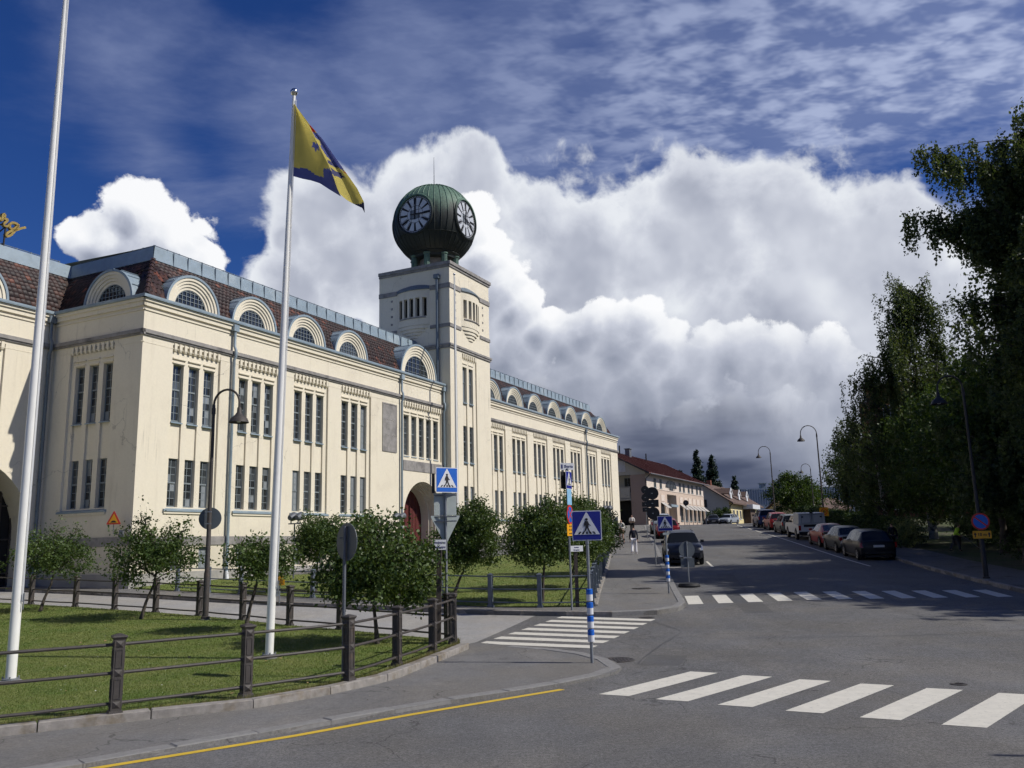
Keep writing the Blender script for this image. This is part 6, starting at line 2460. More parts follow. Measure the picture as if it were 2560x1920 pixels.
def rect(w, h, x=0, z=0, r=0.0):
    if not r:
        return [(x - w / 2, z - h / 2), (x + w / 2, z - h / 2), (x + w / 2, z + h / 2), (x - w / 2, z + h / 2)]
    out = []
    for cx, cz, a0 in ((x + w / 2 - r, z - h / 2 + r, -90), (x + w / 2 - r, z + h / 2 - r, 0), (x - w / 2 + r, z + h / 2 - r, 90), (x - w / 2 + r, z - h / 2 + r, 180)):
        for k in range(4):
            a = R(a0 + 30 * k)
            out.append((cx + r * math.cos(a), cz + r * math.sin(a)))
    return out


def circ(r, n=28, x=0, z=0):
    return [(x + r * math.cos(2 * math.pi * k / n), z + r * math.sin(2 * math.pi * k / n)) for k in range(n)]


def ring(parent, r0, r1, mat, y, name, n=32):
    mb = MB()
    A, B = circ(r0, n), circ(r1, n)
    for k in range(n):
        k2 = (k + 1) % n
        mb.prism([A[k], A[k2], B[k2], B[k]], lambda a, b, d: (a, d, b), y - 0.004, y)
    return mb.build(name, mat, parent)


def ped_plate(parent, s, z, az, blue, y=-0.03):
    """blue zebra-crossing plate with a walking figure"""
    p = plate(parent, rect(s, s, r=0.02), z, MT['signwhite'], az, y, name='crossing_plate')
    sub(p, rect(s * .94, s * .94, r=0.015), blue, y - 0.001, 'blue_field')
    b = -0.30 * s
    sub(p, [(-0.435 * s, b), (0.435 * s, b), (0.02 * s, 0.44 * s), (-0.02 * s, 0.44 * s)], MT['signwhite'], y - 0.005, 'triangle')
    k = s * 0.94
    fig = [
        [(-.035, .205), (0, .215), (.033, .20), (.038, .165), (.02, .138), (-.02, .138), (-.038, .165)],       # head
        [(-.045, .13), (.03, .13), (.05, .09), (.055, .02), (.045, -.06), (-.035, -.06), (-.05, .02)],          # trunk
        [(-.045, .125), (-.075, .06), (-.085, -.03), (-.065, -.035), (-.05, .02)],                              # rear arm
        [(.045, .10), (.075, .03), (.115, .005), (.105, -.012), (.055, .01)],                                   # front arm
        [(.0, -.05), (.045, -.055), (.075, -.14), (.105, -.225), (.135, -.235), (.125, -.252), (.075, -.245), (.03, -.13)],   # front leg
        [(-.035, -.05), (.015, -.055), (-.02, -.14), (-.085, -.225), (-.105, -.245), (-.12, -.225), (-.06, -.14)],            # rear leg
    ]
    mb = MB()
    for i, f in enumerate(fig):
        mb.prism([(a * k * 1.28, c * k * 1.22 + 0.005 * s) for a, c in f], lambda a, c, d: (a, d, c), y - 0.012 - i * 0.0004, y - 0.008)
    mb.build('walking_figure', MT['signblack'], p)
    for a in (-.27, -.135, 0.0, .135, .27):
        w, lean_ = 0.032, a * 0.22
        sub(p, [((a - w) * s, b + 0.02 * s), ((a + w) * s, b + 0.02 * s), ((a + w - lean_) * s, b + 0.10 * s), ((a - w - lean_) * s, b + 0.10 * s)], MT['signblack'], y - 0.0085, 'zebra_bar', 0.002)
    return p


def sleeves(t, z0, z1, n, r=0.062):
    h = (z1 - z0) / n
    for k in range(n):
        a = z0 + k * h
        MB().lathe([(r * .8, a + .012), (r, a + .02), (r, a + h * .55)], 18).build('white_sleeve', MT['signwhite'], t, smooth=True)
        MB().lathe([(r * 1.004, a + h * .55), (r * 1.004, a + h - .02), (r * .8, a + h - .008)], 18).build('blue_sleeve', MT['signlit'], t, smooth=True)


def post(x, y, off, H, label, r=0.03, name='sign_post', cat='sign', mat='galv', lean=0.0):
    t = empty(name, (x, y, gnd(y) + off), 0, label, cat)
    t.rotation_euler = (0, lean, 0)
    MB().lathe([(r, -0.1), (r, H)], 12).build('pole', MT[mat], t, smooth=True)
    return t


t = post(1.35, 16.38, 0.05, 2.45, 'pedestrian crossing sign with blue and white sleeves on the island nose', name='crossing_sign')
ped_plate(t, 0.56, 2.50, 183, MT['signshade'])
sleeves(t, 0.36, 1.34, 4)
MB().lathe([(0.04, 2.16), (0.04, 2.24)], 10).build('clamp', MT['galv'], t)
t = post(5.07, 29.24, 0.12, 2.3, 'pedestrian crossing sign with blue and white sleeves at the street corner', name='crossing_sign')
ped_plate(t, 0.50, 2.30, 188, MT['signshade'])
sleeves(t, 0.37, 1.26, 4)
MB().box(-0.1, 0.1, -0.05, -0.03, 1.92, 2.0).build('small_plate', MT['signback'], t)

# ---- cluster at the tip of the lawn -------------------------------------------------
t = post(-1.58, 19.52, 0.10, 3.85, 'bright crossing sign above the backs of a square and a triangle sign', name='crossing_sign')
ped_plate(t, 0.57, 3.56, 146, MT['signlit'], -0.07)
plate(t, rect(0.52, 0.50), 3.02, MT['signback'], 342, -0.05, name='square_sign_back')
plate(t, [(-0.33, 0.30), (0.33, 0.30), (0.335, 0.27), (0.02, -0.33), (-0.02, -0.33), (-0.335, 0.27)], 2.46, MT['signback'], 342, -0.05, name='triangle_sign_back')
MB().box(-0.31, -0.24, -0.02, 0.01, 3.27, 3.72).build('sign_edge', MT['signblack'], t)
for z in (2.72, 2.62, 3.2):
    MB().box(-0.25, 0.25, -0.045, -0.02, z, z + .025).build('clamp_bar', MT['galvd'], t)


def wood_post(x, y, off, H, az, w, h, zc, lines, label, lean=0.0):
    t = empty('name_post', (x, y, gnd(y) + off), 0, label, 'street sign')
    t.rotation_euler = (0, lean, 0)
    MB().tbox(0, 0, -0.1, H, 0.055, 0.055, 0.05, 0.05).build('wooden_post', MT['wood'], t)
    p = plate(t, rect(w, h, r=0.012), zc, MT['signwhite'], az, -0.085, name='name_plate')
    for i, s in enumerate(lines):
        me = text_mesh(s, h * 0.30, 0.002)
        me.materials.append(MT['ink'])
        o = bpy.data.objects.new('lettering', me)
        COL.objects.link(o)
        o.parent = p
        o.rotation_euler = (R(90), 0, 0)
        o.location = (0, -0.0885, h * (0.21 - 0.44 * i))
        bw_ = max(v.co.x for v in me.vertices) - min(v.co.x for v in me.vertices)
        o.scale = (min(1.0, w * .92 / bw_), 1, 1)
    return t


wood_post(-1.74, 19.19, 0.12, 2.2, 168, 0.27, 0.22, 2.10, ('Strengberginkatu', 'Strengbergsgatan'), 'brown wooden post with the street name plate at the lawn tip', lean=0.02)
wood_post(1.77, 25.9, 0.15, 1.75, 160, 0.42, 0.17, 1.66, ('Isokatu', 'Storgatan'), 'wooden post with a name plate behind the corner fence')

# ---- round sign backs ------------------------------------------------------------------
t = post(-2.96, 14.94, 0.13, 2.5, 'dark back of a round sign on a pole inside the near fence', mat='galvd', name='round_sign')
plate(t, circ(0.325), 2.23, MT['signbackshade'], 47, -0.05, name='disc_back')
MB().tube([(-.1, 0.05, 2.3), (.1, 0.05, 2.3)], 0.012, 6).build('bracket', MT['galvd'], t)
d = plate(lp1, circ(0.32), 2.85, MT['signbackshade'], 350, -0.14, name='disc_back')
d.rotation_euler = (0, 0, fz(350) + R(15))
for z in (2.68, 3.02):
    MB().box(-0.09, 0.09, -0.11, -0.085, z, z + .03).build('clamp', MT['galv'], lp1).rotation_euler = (0, 0, R(15))

# ---- cluster at the far corner ---------------------------------------------------------
t = post(1.55, 25.06, 0.12, 4.0, 'tall pole with crossing, pale blue, no stopping and yellow plates', name='sign_cluster')
ped_plate(t, 0.52, 3.70, 112, MT['signshade'], -0.05)
plate(t, rect(0.40, 0.46, r=.01), 3.21, MT['signpale'], 112, -0.05, name='faded_plate')
p = plate(t, circ(0.28), 2.70, MT['signred'], 112, -0.05, name='no_stopping_disc')
sub(p, circ(0.225), MT['signlit'], -0.051, 'blue_field')
for a in (45, -45):
    c, s_ = math.cos(R(a)), math.sin(R(a))
    q = [(-.24, -.022), (.24, -.022), (.24, .022), (-.24, .022)]
    sub(p, [(x * c - z * s_, x * s_ + z * c) for x, z in q], MT['signred'], -0.055 - (0.001 if a > 0 else 0), 'red_bar')
p = plate(t, rect(0.36, 0.34, r=.01), 2.26, MT['signyellow'], 125, -0.05, name='time_plate')
for i, s in enumerate(('8-18', '(9-15)', 'ma-la')):
    me = text_mesh(s, 0.075, 0.002)
    me.materials.append(MT['signblack'])
    o = bpy.data.objects.new('lettering', me)
    COL.objects.link(o)
    o.parent = p
    o.rotation_euler = (R(90), 0, 0)
    o.location = (0, -0.053, 0.10 - 0.10 * i)
plate(t, rect(0.50, 0.50), 3.70, MT['signblack'], 300, -0.09, name='rear_plate')
p = plate(t, rect(0.42, 0.20, r=.01), 4.10, MT['signwhite'], 165, -0.03, name='direction_plate')
me = text_mesh('Skarta', 0.11, 0.003)
me.materials.append(MT['ink'])
o = bpy.data.objects.new('lettering', me)
COL.objects.link(o)
o.parent = p
o.rotation_euler = (R(90), 0, 0)
o.location = (0.04, -0.033, 0.0)
sub(p, rect(0.05, 0.12, -0.16, 0.0), MT['ink'], -0.031, 'pictogram')
MB().lathe([(0.02, 3.93), (0.05, 3.96), (0.05, 4.03), (0.02, 4.06)], 10).build('finial', MT['galvd'], t)


def backs(x, y, off, H, lst, label):
    t = post(x, y, off, H, label, name='round_sign', mat='galv')
    for kind, z, s in lst:
        if kind == 'd':
            plate(t, circ(s / 2), z, MT['signblack'], 8, 0.03, name='disc_back')
        else:
            plate(t, rect(s, s * .62), z, MT['signblack'], 8, 0.03, name='plate_back')
    for kind, z, s in lst:
        MB().box(-0.06, 0.06, -0.045, 0.02, z - .02, z + .02).build('clamp', MT['galv'], t)
    return t


backs(6.75, 42.09, 0.12, 3.72, [('d', 3.46, 0.62), ('p', 2.97, 0.58), ('d', 2.49, 0.62)], 'pole with two round sign backs and a plate beside the dark car')
backs(9.84, 64.63, 0.12, 3.9, [('d', 3.64, 0.60), ('d', 3.05, 0.60), ('p', 2.55, 0.56), ('p', 2.15, 0.52)], 'farther pole with two round sign backs on the left footway')
backs(18.9, 95.0, 0.12, 2.6, [('d', 2.3, 0.62)], 'small round sign back in front of the shop awnings')

t = empty('portable_sign', (6.42, 32.6, gnd(32.6)), 0, 'portable round sign on a black rubber base in front of the dark car', 'sign')
MB().lathe([(0.40, 0.004), (0.41, 0.05), (0.36, 0.13), (0.16, 0.16), (0.10, 0.17)], 24).build('rubber_base', MT['black'], t, smooth=True)
MB().lathe([(0.026, 0.12), (0.026, 1.68)], 10).build('pole', MT['galv'], t, smooth=True)
plate(t, circ(0.31), 1.36, MT['signbackshade'], 352, -0.03, name='disc_back')
plate(t, rect(0.52, 0.34), 0.88, MT['signbackshade'], 356, -0.03, name='plate_back')
MB().box(-0.16, 0.16, -0.05, -0.028, 1.04, 1.10).build('clamp_bar', MT['galv'], t)

# ---- no parking on the right-hand lamp ---------------------------------------------------
p = plate(lp2, circ(0.31), 2.05, MT['signred'], 190, -0.12, name='no_parking_disc')
p.rotation_euler = (0, 0, fz(190) - R(180))
sub(p, circ(0.25), MT['signlit'], -0.121, 'blue_field')
c, s_ = math.cos(R(-40)), math.sin(R(-40))
sub(p, [(x * c - z * s_, x * s_ + z * c) for x, z in ((-.26, -.024), (.26, -.024), (.26, .024), (-.26, .024))], MT['signred'], -0.125, 'red_bar')
p = plate(lp2, rect(0.62, 0.27, r=.01), 1.58, MT['signyellow'], 190, -0.12, name='distance_plate')
p.rotation_euler = (0, 0, fz(190) - R(180))
me = text_mesh('10 m', 0.15, 0.004)
me.materials.append(MT['signblack'])
o = bpy.data.objects.new('lettering', me)
COL.objects.link(o)
o.parent = p
o.rotation_euler = (R(90), 0, 0)
o.location = (0, -0.123, 0)
for x in (-.235, .235):
    sub(p, [(x - .018, -.09), (x + .018, -.09), (x + .018, .0), (x + .055, .0), (x, .09), (x - .055, .0), (x - .018, .0)], MT['signblack'], -0.121, 'arrow')
# ---- thirty sign ---------------------------------------------------------------------------
lp3 = [o_ for o_ in COL.objects if o_.get('label', '').startswith('gooseneck lamp carrying')][0]
p = plate(lp3, rect(0.68, 0.66, r=.02), 1.62, MT['signyellow'], 185, -0.12, name='speed_plate')
p.rotation_euler = (0, 0, fz(185) - R(180))
ring(p, 0.25, 0.19, MT['signred'], -0.121, 'red_ring')
me = text_mesh('30', 0.24, 0.006)
me.materials.append(MT['signblack'])
o = bpy.data.objects.new('lettering', me)
COL.objects.link(o)
o.parent = p
o.rotation_euler = (R(90), 0, 0)
o.location = (0, -0.123, 0)

# ---- speed bump warning on the factory corner --------------------------------------------
t = empty('warning_sign', (-16.97, 36.30, 3.72), 0, 'yellow triangle bump warning on a bracket at the factory corner', 'sign')
p = plate(t, [(-0.30, -0.22), (0.30, -0.22), (0.31, -.19), (0.02, 0.33), (-0.02, 0.33), (-0.31, -.19)], 0, MT['signred'], 184, 0, name='triangle')
sub(p, [(-0.215, -0.165), (0.215, -0.165), (0.0, 0.225)], MT['signyellow'], -0.001, 'yellow_field')
sub(p, [(-0.14, -0.14), (0.14, -0.14), (0.10, -0.095), (0.05, -0.06), (-0.05, -0.06), (-0.10, -0.095)], MT['signblack'], -0.005, 'bump_symbol')
mb = MB().tube([(0, 0.03, -0.2), (0, 0.03, -0.62), (0.30, 0.10, -0.66)], 0.02, 6)
mb.build('bracket', MT['galvd'], t)
MB().box(0.24, 0.40, 0.02, 0.16, -0.80, -0.46).build('bracket_foot', MT['galvd'], t)

# ---- small yellow notice on a stake -------------------------------------------------------
t = post(-8.02, 29.48, 0.12, 0.62, 'small yellow notice on a stake beside the side street', name='notice', r=0.022)
p = plate(t, rect(0.36, 0.2), 0.66, MT['signyellow'], 186, -0.03, name='notice_plate')
for i in range(3):
    sub(p, rect(0.26, 0.016, -0.01, 0.055 - 0.05 * i), MT['signblack'], -0.031, 'text_line')
plate(t, [(-.09, 0), (.02, 0), (.16, .09), (.02, .13), (-.09, .09)], 0.76, MT['signyellow'], 186, -0.03, name='notice_arrow')


def floods(x, y, z0, z, label):
    t = empty('floodlight', (x, y, z0), R(-20), label, 'floodlight', 'floodlights on the lawn')
    MB().lathe([(0.035, 0), (0.03, z - z0 - 0.25)], 8).build('pole', MT['galvd'], t)
    MB().box(-0.30, 0.30, -0.03, 0.03, z - z0 - .27, z - z0 - .22).build('cross_arm', MT['galvd'], t)
    for s in (-1, 1):
        mb = MB()
        mb.tube([(s * .18, -0.12, z - z0), (s * .18, 0.02, z - z0 + .03), (s * .18, 0.24, z - z0 + .09)], [0.10, 0.17, 0.19], 14)
        mb.build('lamp_head', MT['galvd'], t, smooth=True)
        MB().tube([(s * .18, 0, z - z0 - .24), (s * .18, 0, z - z0 - .08)], 0.03, 6).build('yoke', MT['galvd'], t)


floods(-9.6, 37.4, gnd(37.4) + 0.3, 3.62, 'pair of floodlights on a stand in front of the second bay')
floods(-6.2, 45.5, gnd(45.5) + 0.3, 3.80, 'pair of floodlights on a stand left of the portal')
floods(6.35, 59.5, gnd(59.5) + 0.2, 4.5, 'pair of floodlights on a stand by the climbing fence')
t = post(11.6, 7.9, 0.0, 6.2, 'slim bare pole beyond the right edge of the picture', name='bare_pole', cat='pole', r=0.04)

# ================================================================== cars
MT['tyre'] = M('tyre_rubber', (0.016, 0.016, 0.017), 0.85)
MT['rim'] = M('alloy_rim', (0.34, 0.34, 0.35), 0.35, metal=0.7)
MT['carglass'] = glass_mat('car_glass', (0.012, 0.014, 0.017), 0.08, 1.45, 0.22)
MT['trim'] = M('car_black_trim', (0.014, 0.014, 0.015), 0.55)
MT['taillamp'] = M('tail_lamp', (0.30, 0.012, 0.012), 0.15, coat=0.6)
MT['headlamp'] = M('head_lamp', (0.55, 0.57, 0.60), 0.12, coat=1.0, spec=0.8)
MT['plate'] = M('number_plate', (0.60, 0.60, 0.58), 0.5)


def paint(name, c):
    return M('car_paint_' + name, c, 0.38, 0.03, 2.0, spec=0.28, coat=0.14, metal=0.05)


PAINT = dict(black=paint('black', (0.013, 0.014, 0.017)), olive=paint('grey_green', (0.055, 0.058, 0.052)), red=paint('red', (0.26, 0.016, 0.016)), white=paint('white', (0.62, 0.62, 0.60)),
             sage=paint('sage', (0.11, 0.115, 0.10)), blue=paint('blue', (0.020, 0.035, 0.11)), graph=paint('graphite', (0.018, 0.021, 0.030)), silver=paint('silver', (0.28, 0.31, 0.35)), crimson=paint('crimson', (0.22, 0.010, 0.014)))

# side profiles: (x from the tail in m, z underside, z belt, z top, half width at belt, half width at top, tag)
# tags: o = body only, g = glass starts here, e = end of glass
SHAPES = {
    'hatch': dict(L=4.3, W=0.88, wheels=(0.75, 3.38), r=0.315, st=[
        (0.00, .42, .70, .73, .70, .60, 'o'), (0.05, .30, .86, .90, .80, .68, 'o'), (0.16, .22, .95, .99, .85, .70, 'T'), (0.62, .20, .97, 1.40, .87, .58, 'R'), (0.70, .20, .97, 1.42, .87, .58, 'c'), (1.35, .20, .96, 1.46, .88, .60, 'C'),
        (1.45, .20, .96, 1.465, .88, .60, 'c'), (2.20, .20, .94, 1.47, .88, .60, 'C'), (2.30, .20, .94, 1.46, .88, .60, 'c'), (2.78, .20, .92, 1.38, .88, .58, 'W'), (3.28, .20, .92, .95, .87, .74, 'H'), (3.9, .22, .83, .87, .84, .66, 'o'), (4.2, .26, .70, .74, .76, .58, 'o'), (4.3, .38, .58, .61, .66, .5, 'o')]),
    'sedan': dict(L=4.5, W=0.88, wheels=(0.95, 3.58), r=0.315, st=[
        (0.00, .42, .72, .75, .70, .6, 'o'), (0.06, .30, .90, .94, .80, .70, 'o'), (0.55, .22, .98, 1.01, .85, .68, 'T'), (1.15, .20, .96, 1.36, .87, .56, 'R'), (1.25, .20, .96, 1.38, .87, .57, 'c'), (1.72, .20, .95, 1.42, .88, .58, 'C'),
        (1.82, .20, .95, 1.425, .88, .58, 'c'), (2.42, .20, .94, 1.43, .88, .58, 'C'), (2.52, .20, .94, 1.42, .88, .58, 'c'), (2.98, .20, .92, 1.34, .88, .56, 'W'), (3.48, .20, .91, .94, .87, .72, 'H'), (4.1, .22, .82, .86, .84, .64, 'o'), (4.4, .26, .70, .74, .76, .56, 'o'), (4.5, .38, .58, .61, .66, .5, 'o')]),
    'coupe': dict(L=4.45, W=0.90, wheels=(0.90, 3.55), r=0.33, st=[
        (0.00, .42, .70, .73, .70, .6, 'o'), (0.06, .28, .90, .94, .80, .70, 'o'), (0.32, .22, .98, 1.02, .86, .66, 'T'), (1.25, .20, .97, 1.32, .89, .55, 'R'), (1.40, .20, .96, 1.35, .89, .56, 'c'), (1.95, .20, .95, 1.38, .90, .57, 'C'),
        (2.05, .20, .95, 1.385, .90, .57, 'c'), (2.72, .20, .93, 1.35, .90, .56, 'C'), (2.76, .20, .93, 1.34, .90, .56, 'c'), (2.86, .20, .92, 1.31, .90, .55, 'W'), (3.42, .20, .90, .93, .88, .72, 'H'), (4.05, .22, .80, .84, .85, .64, 'o'), (4.35, .26, .68, .72, .76, .56, 'o'), (4.45, .38, .56, .59, .66, .5, 'o')]),
    'suv': dict(L=4.45, W=0.93, wheels=(0.85, 3.5), r=0.36, st=[
        (0.00, .46, .80, .83, .74, .62, 'o'), (0.05, .34, .98, 1.02, .84, .70, 'o'), (0.14, .27, 1.08, 1.12, .90, .72, 'T'), (0.55, .26, 1.08, 1.56, .92, .62, 'R'), (0.62, .26, 1.08, 1.58, .92, .62, 'c'), (1.35, .26, 1.07, 1.62, .93, .64, 'C'),
        (1.45, .26, 1.07, 1.625, .93, .64, 'c'), (2.25, .26, 1.05, 1.63, .93, .64, 'C'), (2.35, .26, 1.05, 1.62, .93, .64, 'c'), (2.85, .26, 1.03, 1.54, .93, .62, 'W'), (3.35, .26, 1.04, 1.08, .92, .80, 'H'), (4.0, .27, .98, 1.03, .90, .76, 'o'), (4.32, .30, .86, .92, .84, .66, 'o'), (4.45, .42, .70, .74, .74, .56, 'o')]),
    'estate': dict(L=4.5, W=0.88, wheels=(0.85, 3.5), r=0.315, st=[
        (0.00, .42, .72, .75, .70, .6, 'o'), (0.05, .30, .90, .94, .82, .70, 'o'), (0.12, .22, .98, 1.02, .86, .70, 'T'), (0.42, .20, .97, 1.42, .87, .60, 'R'), (0.52, .20, .97, 1.44, .87, .60, 'c'), (1.5, .20, .96, 1.49, .88, .61, 'C'),
        (1.6, .20, .96, 1.49, .88, .61, 'c'), (2.40, .20, .94, 1.48, .88, .60, 'C'), (2.50, .20, .94, 1.47, .88, .60, 'c'), (2.95, .20, .92, 1.38, .88, .58, 'W'), (3.45, .20, .92, .95, .87, .74, 'H'), (4.1, .22, .83, .87, .84, .66, 'o'), (4.4, .26, .70, .74, .76, .58, 'o'), (4.5, .38, .58, .61, .66, .5, 'o')]),
}


def wheel_meshes(r):
    ty = MB()
    n = 22
    prof = [(r * .62, -.095), (r * .93, -.10), (r, -.06), (r, .06), (r * .93, .10), (r * .62, .095)]
    vs = [(p * math.cos(2 * math.pi * k / n), y, p * math.sin(2 * math.pi * k / n)) for p, y in prof for k in range(n)]
    fs = [(i * n + k, i * n + (k + 1) % n, (i + 1) * n + (k + 1) % n, (i + 1) * n + k) for i in range(len(prof) - 1) for k in range(n)]
    ty.add(vs, fs)
    tm = ty.mesh('tyre')
    tm.materials.append(MT['tyre'])
    ri = MB()
    for s in (-1, 1):
        ri.add([(r * .63 * math.cos(2 * math.pi * k / n), s * .06, r * .63 * math.sin(2 * math.pi * k / n)) for k in range(n)], [tuple(range(n))], 1)
        for k in range(5):
            a = 2 * math.pi * k / 5
            c, d = math.cos(a), math.sin(a)
            ri.add([(x * c - z * d, s * y, x * d + z * c) for x, y, z in ((0, .092, -.05), (r * .62, .085, -.03), (r * .62, .085, .03), (0, .092, .05))], [(0, 1, 2, 3)], 0)
        A = [(r * .64 * math.cos(2 * math.pi * k / n), s * .094, r * .64 * math.sin(2 * math.pi * k / n)) for k in range(n)]
        B = [(r * .55 * math.cos(2 * math.pi * k / n), s * .088, r * .55 * math.sin(2 * math.pi * k / n)) for k in range(n)]
        ri.add(A + B, [(k, (k + 1) % n, n + (k + 1) % n, n + k) for k in range(n)], 0)
    rm = ri.mesh('rim')
    rm.materials.append(MT['rim'])
    rm.materials.append(MT['trim'])
    return tm, rm


WHEEL = {}


def car(kind, col, x, y, heading, label, group, plate_txt=None, rails=False):
    """x, y = ground point under the tail's middle; heading = direction the nose points (from +x)"""
    sh = SHAPES[kind]
    root = empty('car', (x, y, gnd(y)), heading, label, 'car', group)
    # follow the slope of the street
    L = sh['L']
    y2 = y + math.sin(heading) * L
    root.rotation_euler = (0, -math.atan2(gnd(y2) - gnd(y), L), heading)
    root.rotation_mode = 'XYZ'
    st = sh['st']
    rings = []
    for (sx, zl, zb, zt, w, wt, tg) in st:
        rings.append([(w * .80, zl), (w * .97, zl + .10), (w, (zl + zb) / 2 + .05), (w * .985, zb - .05), (w * .95, zb), (wt + (w - wt) * .06, zt - .045 if zt - zb > .1 else zt - .01), (wt * .86, zt), (wt * .45, zt + .018), (0, zt + .024)])
    K = len(rings[0])
    V = [[(st[i][0], s * q[0], q[1]) for q in rings[i]] for i in range(len(st)) for s in (1,)]
    body = MB()
    glass = {'side_window': [], 'windscreen': [], 'rear_window': []}
    idx = {}

    def quad(dst, a, b, c, d):
        dst.append((a, b, c, d))
    bq = []
    for i in range(len(st) - 1):
        ta, tb = st[i][6], st[i + 1][6]
        for k in range(K - 1):
            for s in (1, -1):
                f = lambda p: (p[0], p[1] * s, p[2])
                a, b, c, d = f(V[i][k]), f(V[i + 1][k]), f(V[i + 1][k + 1]), f(V[i][k + 1])
                dst = bq
                if k >= 5 and (ta, tb) == ('T', 'R'):
                    dst = glass['rear_window']
                elif k >= 5 and (ta, tb) == ('W', 'H'):
                    dst = glass['windscreen']
                elif k == 4 and (ta, tb) in (('c', 'C'), ('c', 'W'), ('R', 'c')):
                    dst = glass['side_window'] if (ta, tb) != ('R', 'c') else bq
                dst.append((a, b, c, d))
    for e in (0, len(st) - 1):
        for k in range(K - 1):
            bq.append((V[e][k], V[e][k + 1], (V[e][k + 1][0], -V[e][k + 1][1], V[e][k + 1][2]), (V[e][k][0], -V[e][k][1], V[e][k][2])))
    for q in bq:
        body.quad(*q)
    me = body.mesh('body')
    bm = bmesh.new()
    bm.from_mesh(me)
    bmesh.ops.remove_doubles(bm, verts=bm.verts, dist=1e-4)
    bmesh.ops.recalc_face_normals(bm, faces=bm.faces)
    bm.to_mesh(me)
    bm.free()
    bo = obj('body', me, PAINT[col], root, smooth=True, fix=False)
    for nm, qs in glass.items():
        for s in ((1, -1) if nm == 'side_window' else (0,)):
            mb = MB()
            for q in qs:
                m_ = sum(p[1] for p in q)
                if s == 0 or m_ * s > 0:
                    mb.quad(*q)
            if mb.f:
                o = mb.build(nm, MT['carglass'], root, smooth=True)
    # lower trim, arches, wheels
    r = sh['r']
    if r not in WHEEL:
        WHEEL[r] = wheel_meshes(r)
    W = sh['W']
    for wx in sh['wheels']:
        for s in (1, -1):
            am_ = MB()
            n = 18
            am_.add([(wx + (r + .055) * math.cos(2 * math.pi * k / n), s * (W + .004), max(0.2, r + (r + .055) * math.sin(2 * math.pi * k / n))) for k in range(n)], [tuple(range(n))])
            am_.build('wheel_arch', MT['trim'], root)
            w_ = inst('wheel', WHEEL[r][0], root, (wx, s * (W - .075), r))
            inst('rim', WHEEL[r][1], w_)
    mb = MB()
    mb.box(sh['wheels'][0] + r + .08, sh['wheels'][1] - r - .08, -W * .99, W * .99, .17, .27)
    mb.build('sill', MT['trim'], root)
    MB().box(0.12, L - .2, -W * .72, W * .72, .16, .30).build('underbody', MT['trim'], root)
    zt = st[1][2]
    # rear: lamps, bumper, plate
    for s in (1, -1):
        if kind in ('suv', 'estate', 'hatch'):
            mb = MB().prism([(0.02, zt - .22), (0.20, zt - .20), (0.22, zt + .06), (0.06, zt + .03)], lambda a, b, d: (a, s * d, b), W * .66, W * .985)
        else:
            mb = MB().prism([(-0.005, zt - .18), (0.26, zt - .15), (0.22, zt + .0), (0.03, zt + .01)], lambda a, b, d: (a, s * d, b), W * .60, W * .975)
        mb.build('tail_lamp', MT['taillamp'], root)
        zf = st[-2][2]
        mb = MB().prism([(L - .42, zf + .10), (L - .10, zf - .03), (L - .06, zf - .12), (L - .38, zf - .04)], lambda a, b, d: (a, s * d, b), W * .52, W * .955)
        mb.build('head_lamp', MT['headlamp'], root)
        wh = [q for q in st if q[6] == 'W'][0]
        mb = MB().box(wh[0] - .02, wh[0] + .12, s * W * .97 if s > 0 else -W * .97 - .17, s * W * .97 + .17 if s > 0 else -W * .97, wh[2] + .02, wh[2] + .15)
        mb.build('door_mirror', PAINT[col] if kind != 'suv' else MT['trim'], root)
    MB().box(-0.015, 0.10, -W * .74, W * .74, .34, .46).build('rear_bumper_strip', MT['trim'], root)
    MB().box(-0.022, -0.004, -.26, .26, zt - .20, zt - .09).build('number_plate', MT['plate'], root)
    MB().box(L - .06, L + .008, -W * .55, W * .55, .36, .48).build('front_intake', MT['trim'], root)
    MB().box(L - .07, L + .006, -W * .38, W * .38, .56, .66).build('grille', MT['trim'], root)
    MB().box(L + .002, L + .018, -.26, .26, .44, .54).build('number_plate', MT['plate'], root)
    hz_ = (st[5][2]) - .11
    for s in (1, -1):
        for hx in (st[5][0] + .25, st[8][0] - .12):
            MB().box(hx, hx + .2, min(s * W * .985, s * (W * .985 + .03)), max(s * W * .985, s * (W * .985 + .03)), hz_, hz_ + .03).build('door_handle', PAINT[col], root)
    if rails or kind in ('suv', 'estate'):
        for s in (1, -1):
            MB().tube([(st[3][0] + .1, s * st[4][5] * .9, st[3][3] + .03), (1.5, s * st[5][5] * .9, st[5][3] + .05), (st[8][0] + .2, s * st[8][5] * .88, st[8][3] + .02)], 0.018, 5).build('roof_rail', MT['galvd'], root)
    return root


UP = R(90 - 7.5)
G = 'cars parked along the right kerb'
car('hatch', 'black', 17.95, 42.95, UP, 'black hatchback, nearest of the row parked under the trees', G)
car('sedan', 'olive', 18.72, 47.75, UP, 'grey green saloon parked between the black hatchback and the red coupe', G)
car('coupe', 'red', 19.45, 52.4, UP, 'red coupe parked between the saloon and the white pickup', G)
car('estate', 'sage', 21.85, 67.9, UP, 'grey estate car parked just beyond the white pickup', G)
car('hatch', 'red', 22.65, 73.75, UP, 'red hatchback parked beyond the grey estate car', G)
car('suv', 'blue', 23.25, 79.1, UP, 'dark blue tall car, farthest of the row on the right', G)
car('suv', 'graph', 8.86, 47.05, UP + math.pi, 'dark graphite car facing the camera in the left parking bay', 'cars parked along the left kerb', rails=True)
car('hatch', 'crimson', 11.6, 65.6, UP, 'red hatchback parked on the left beyond the dark car', 'cars parked along the left kerb')
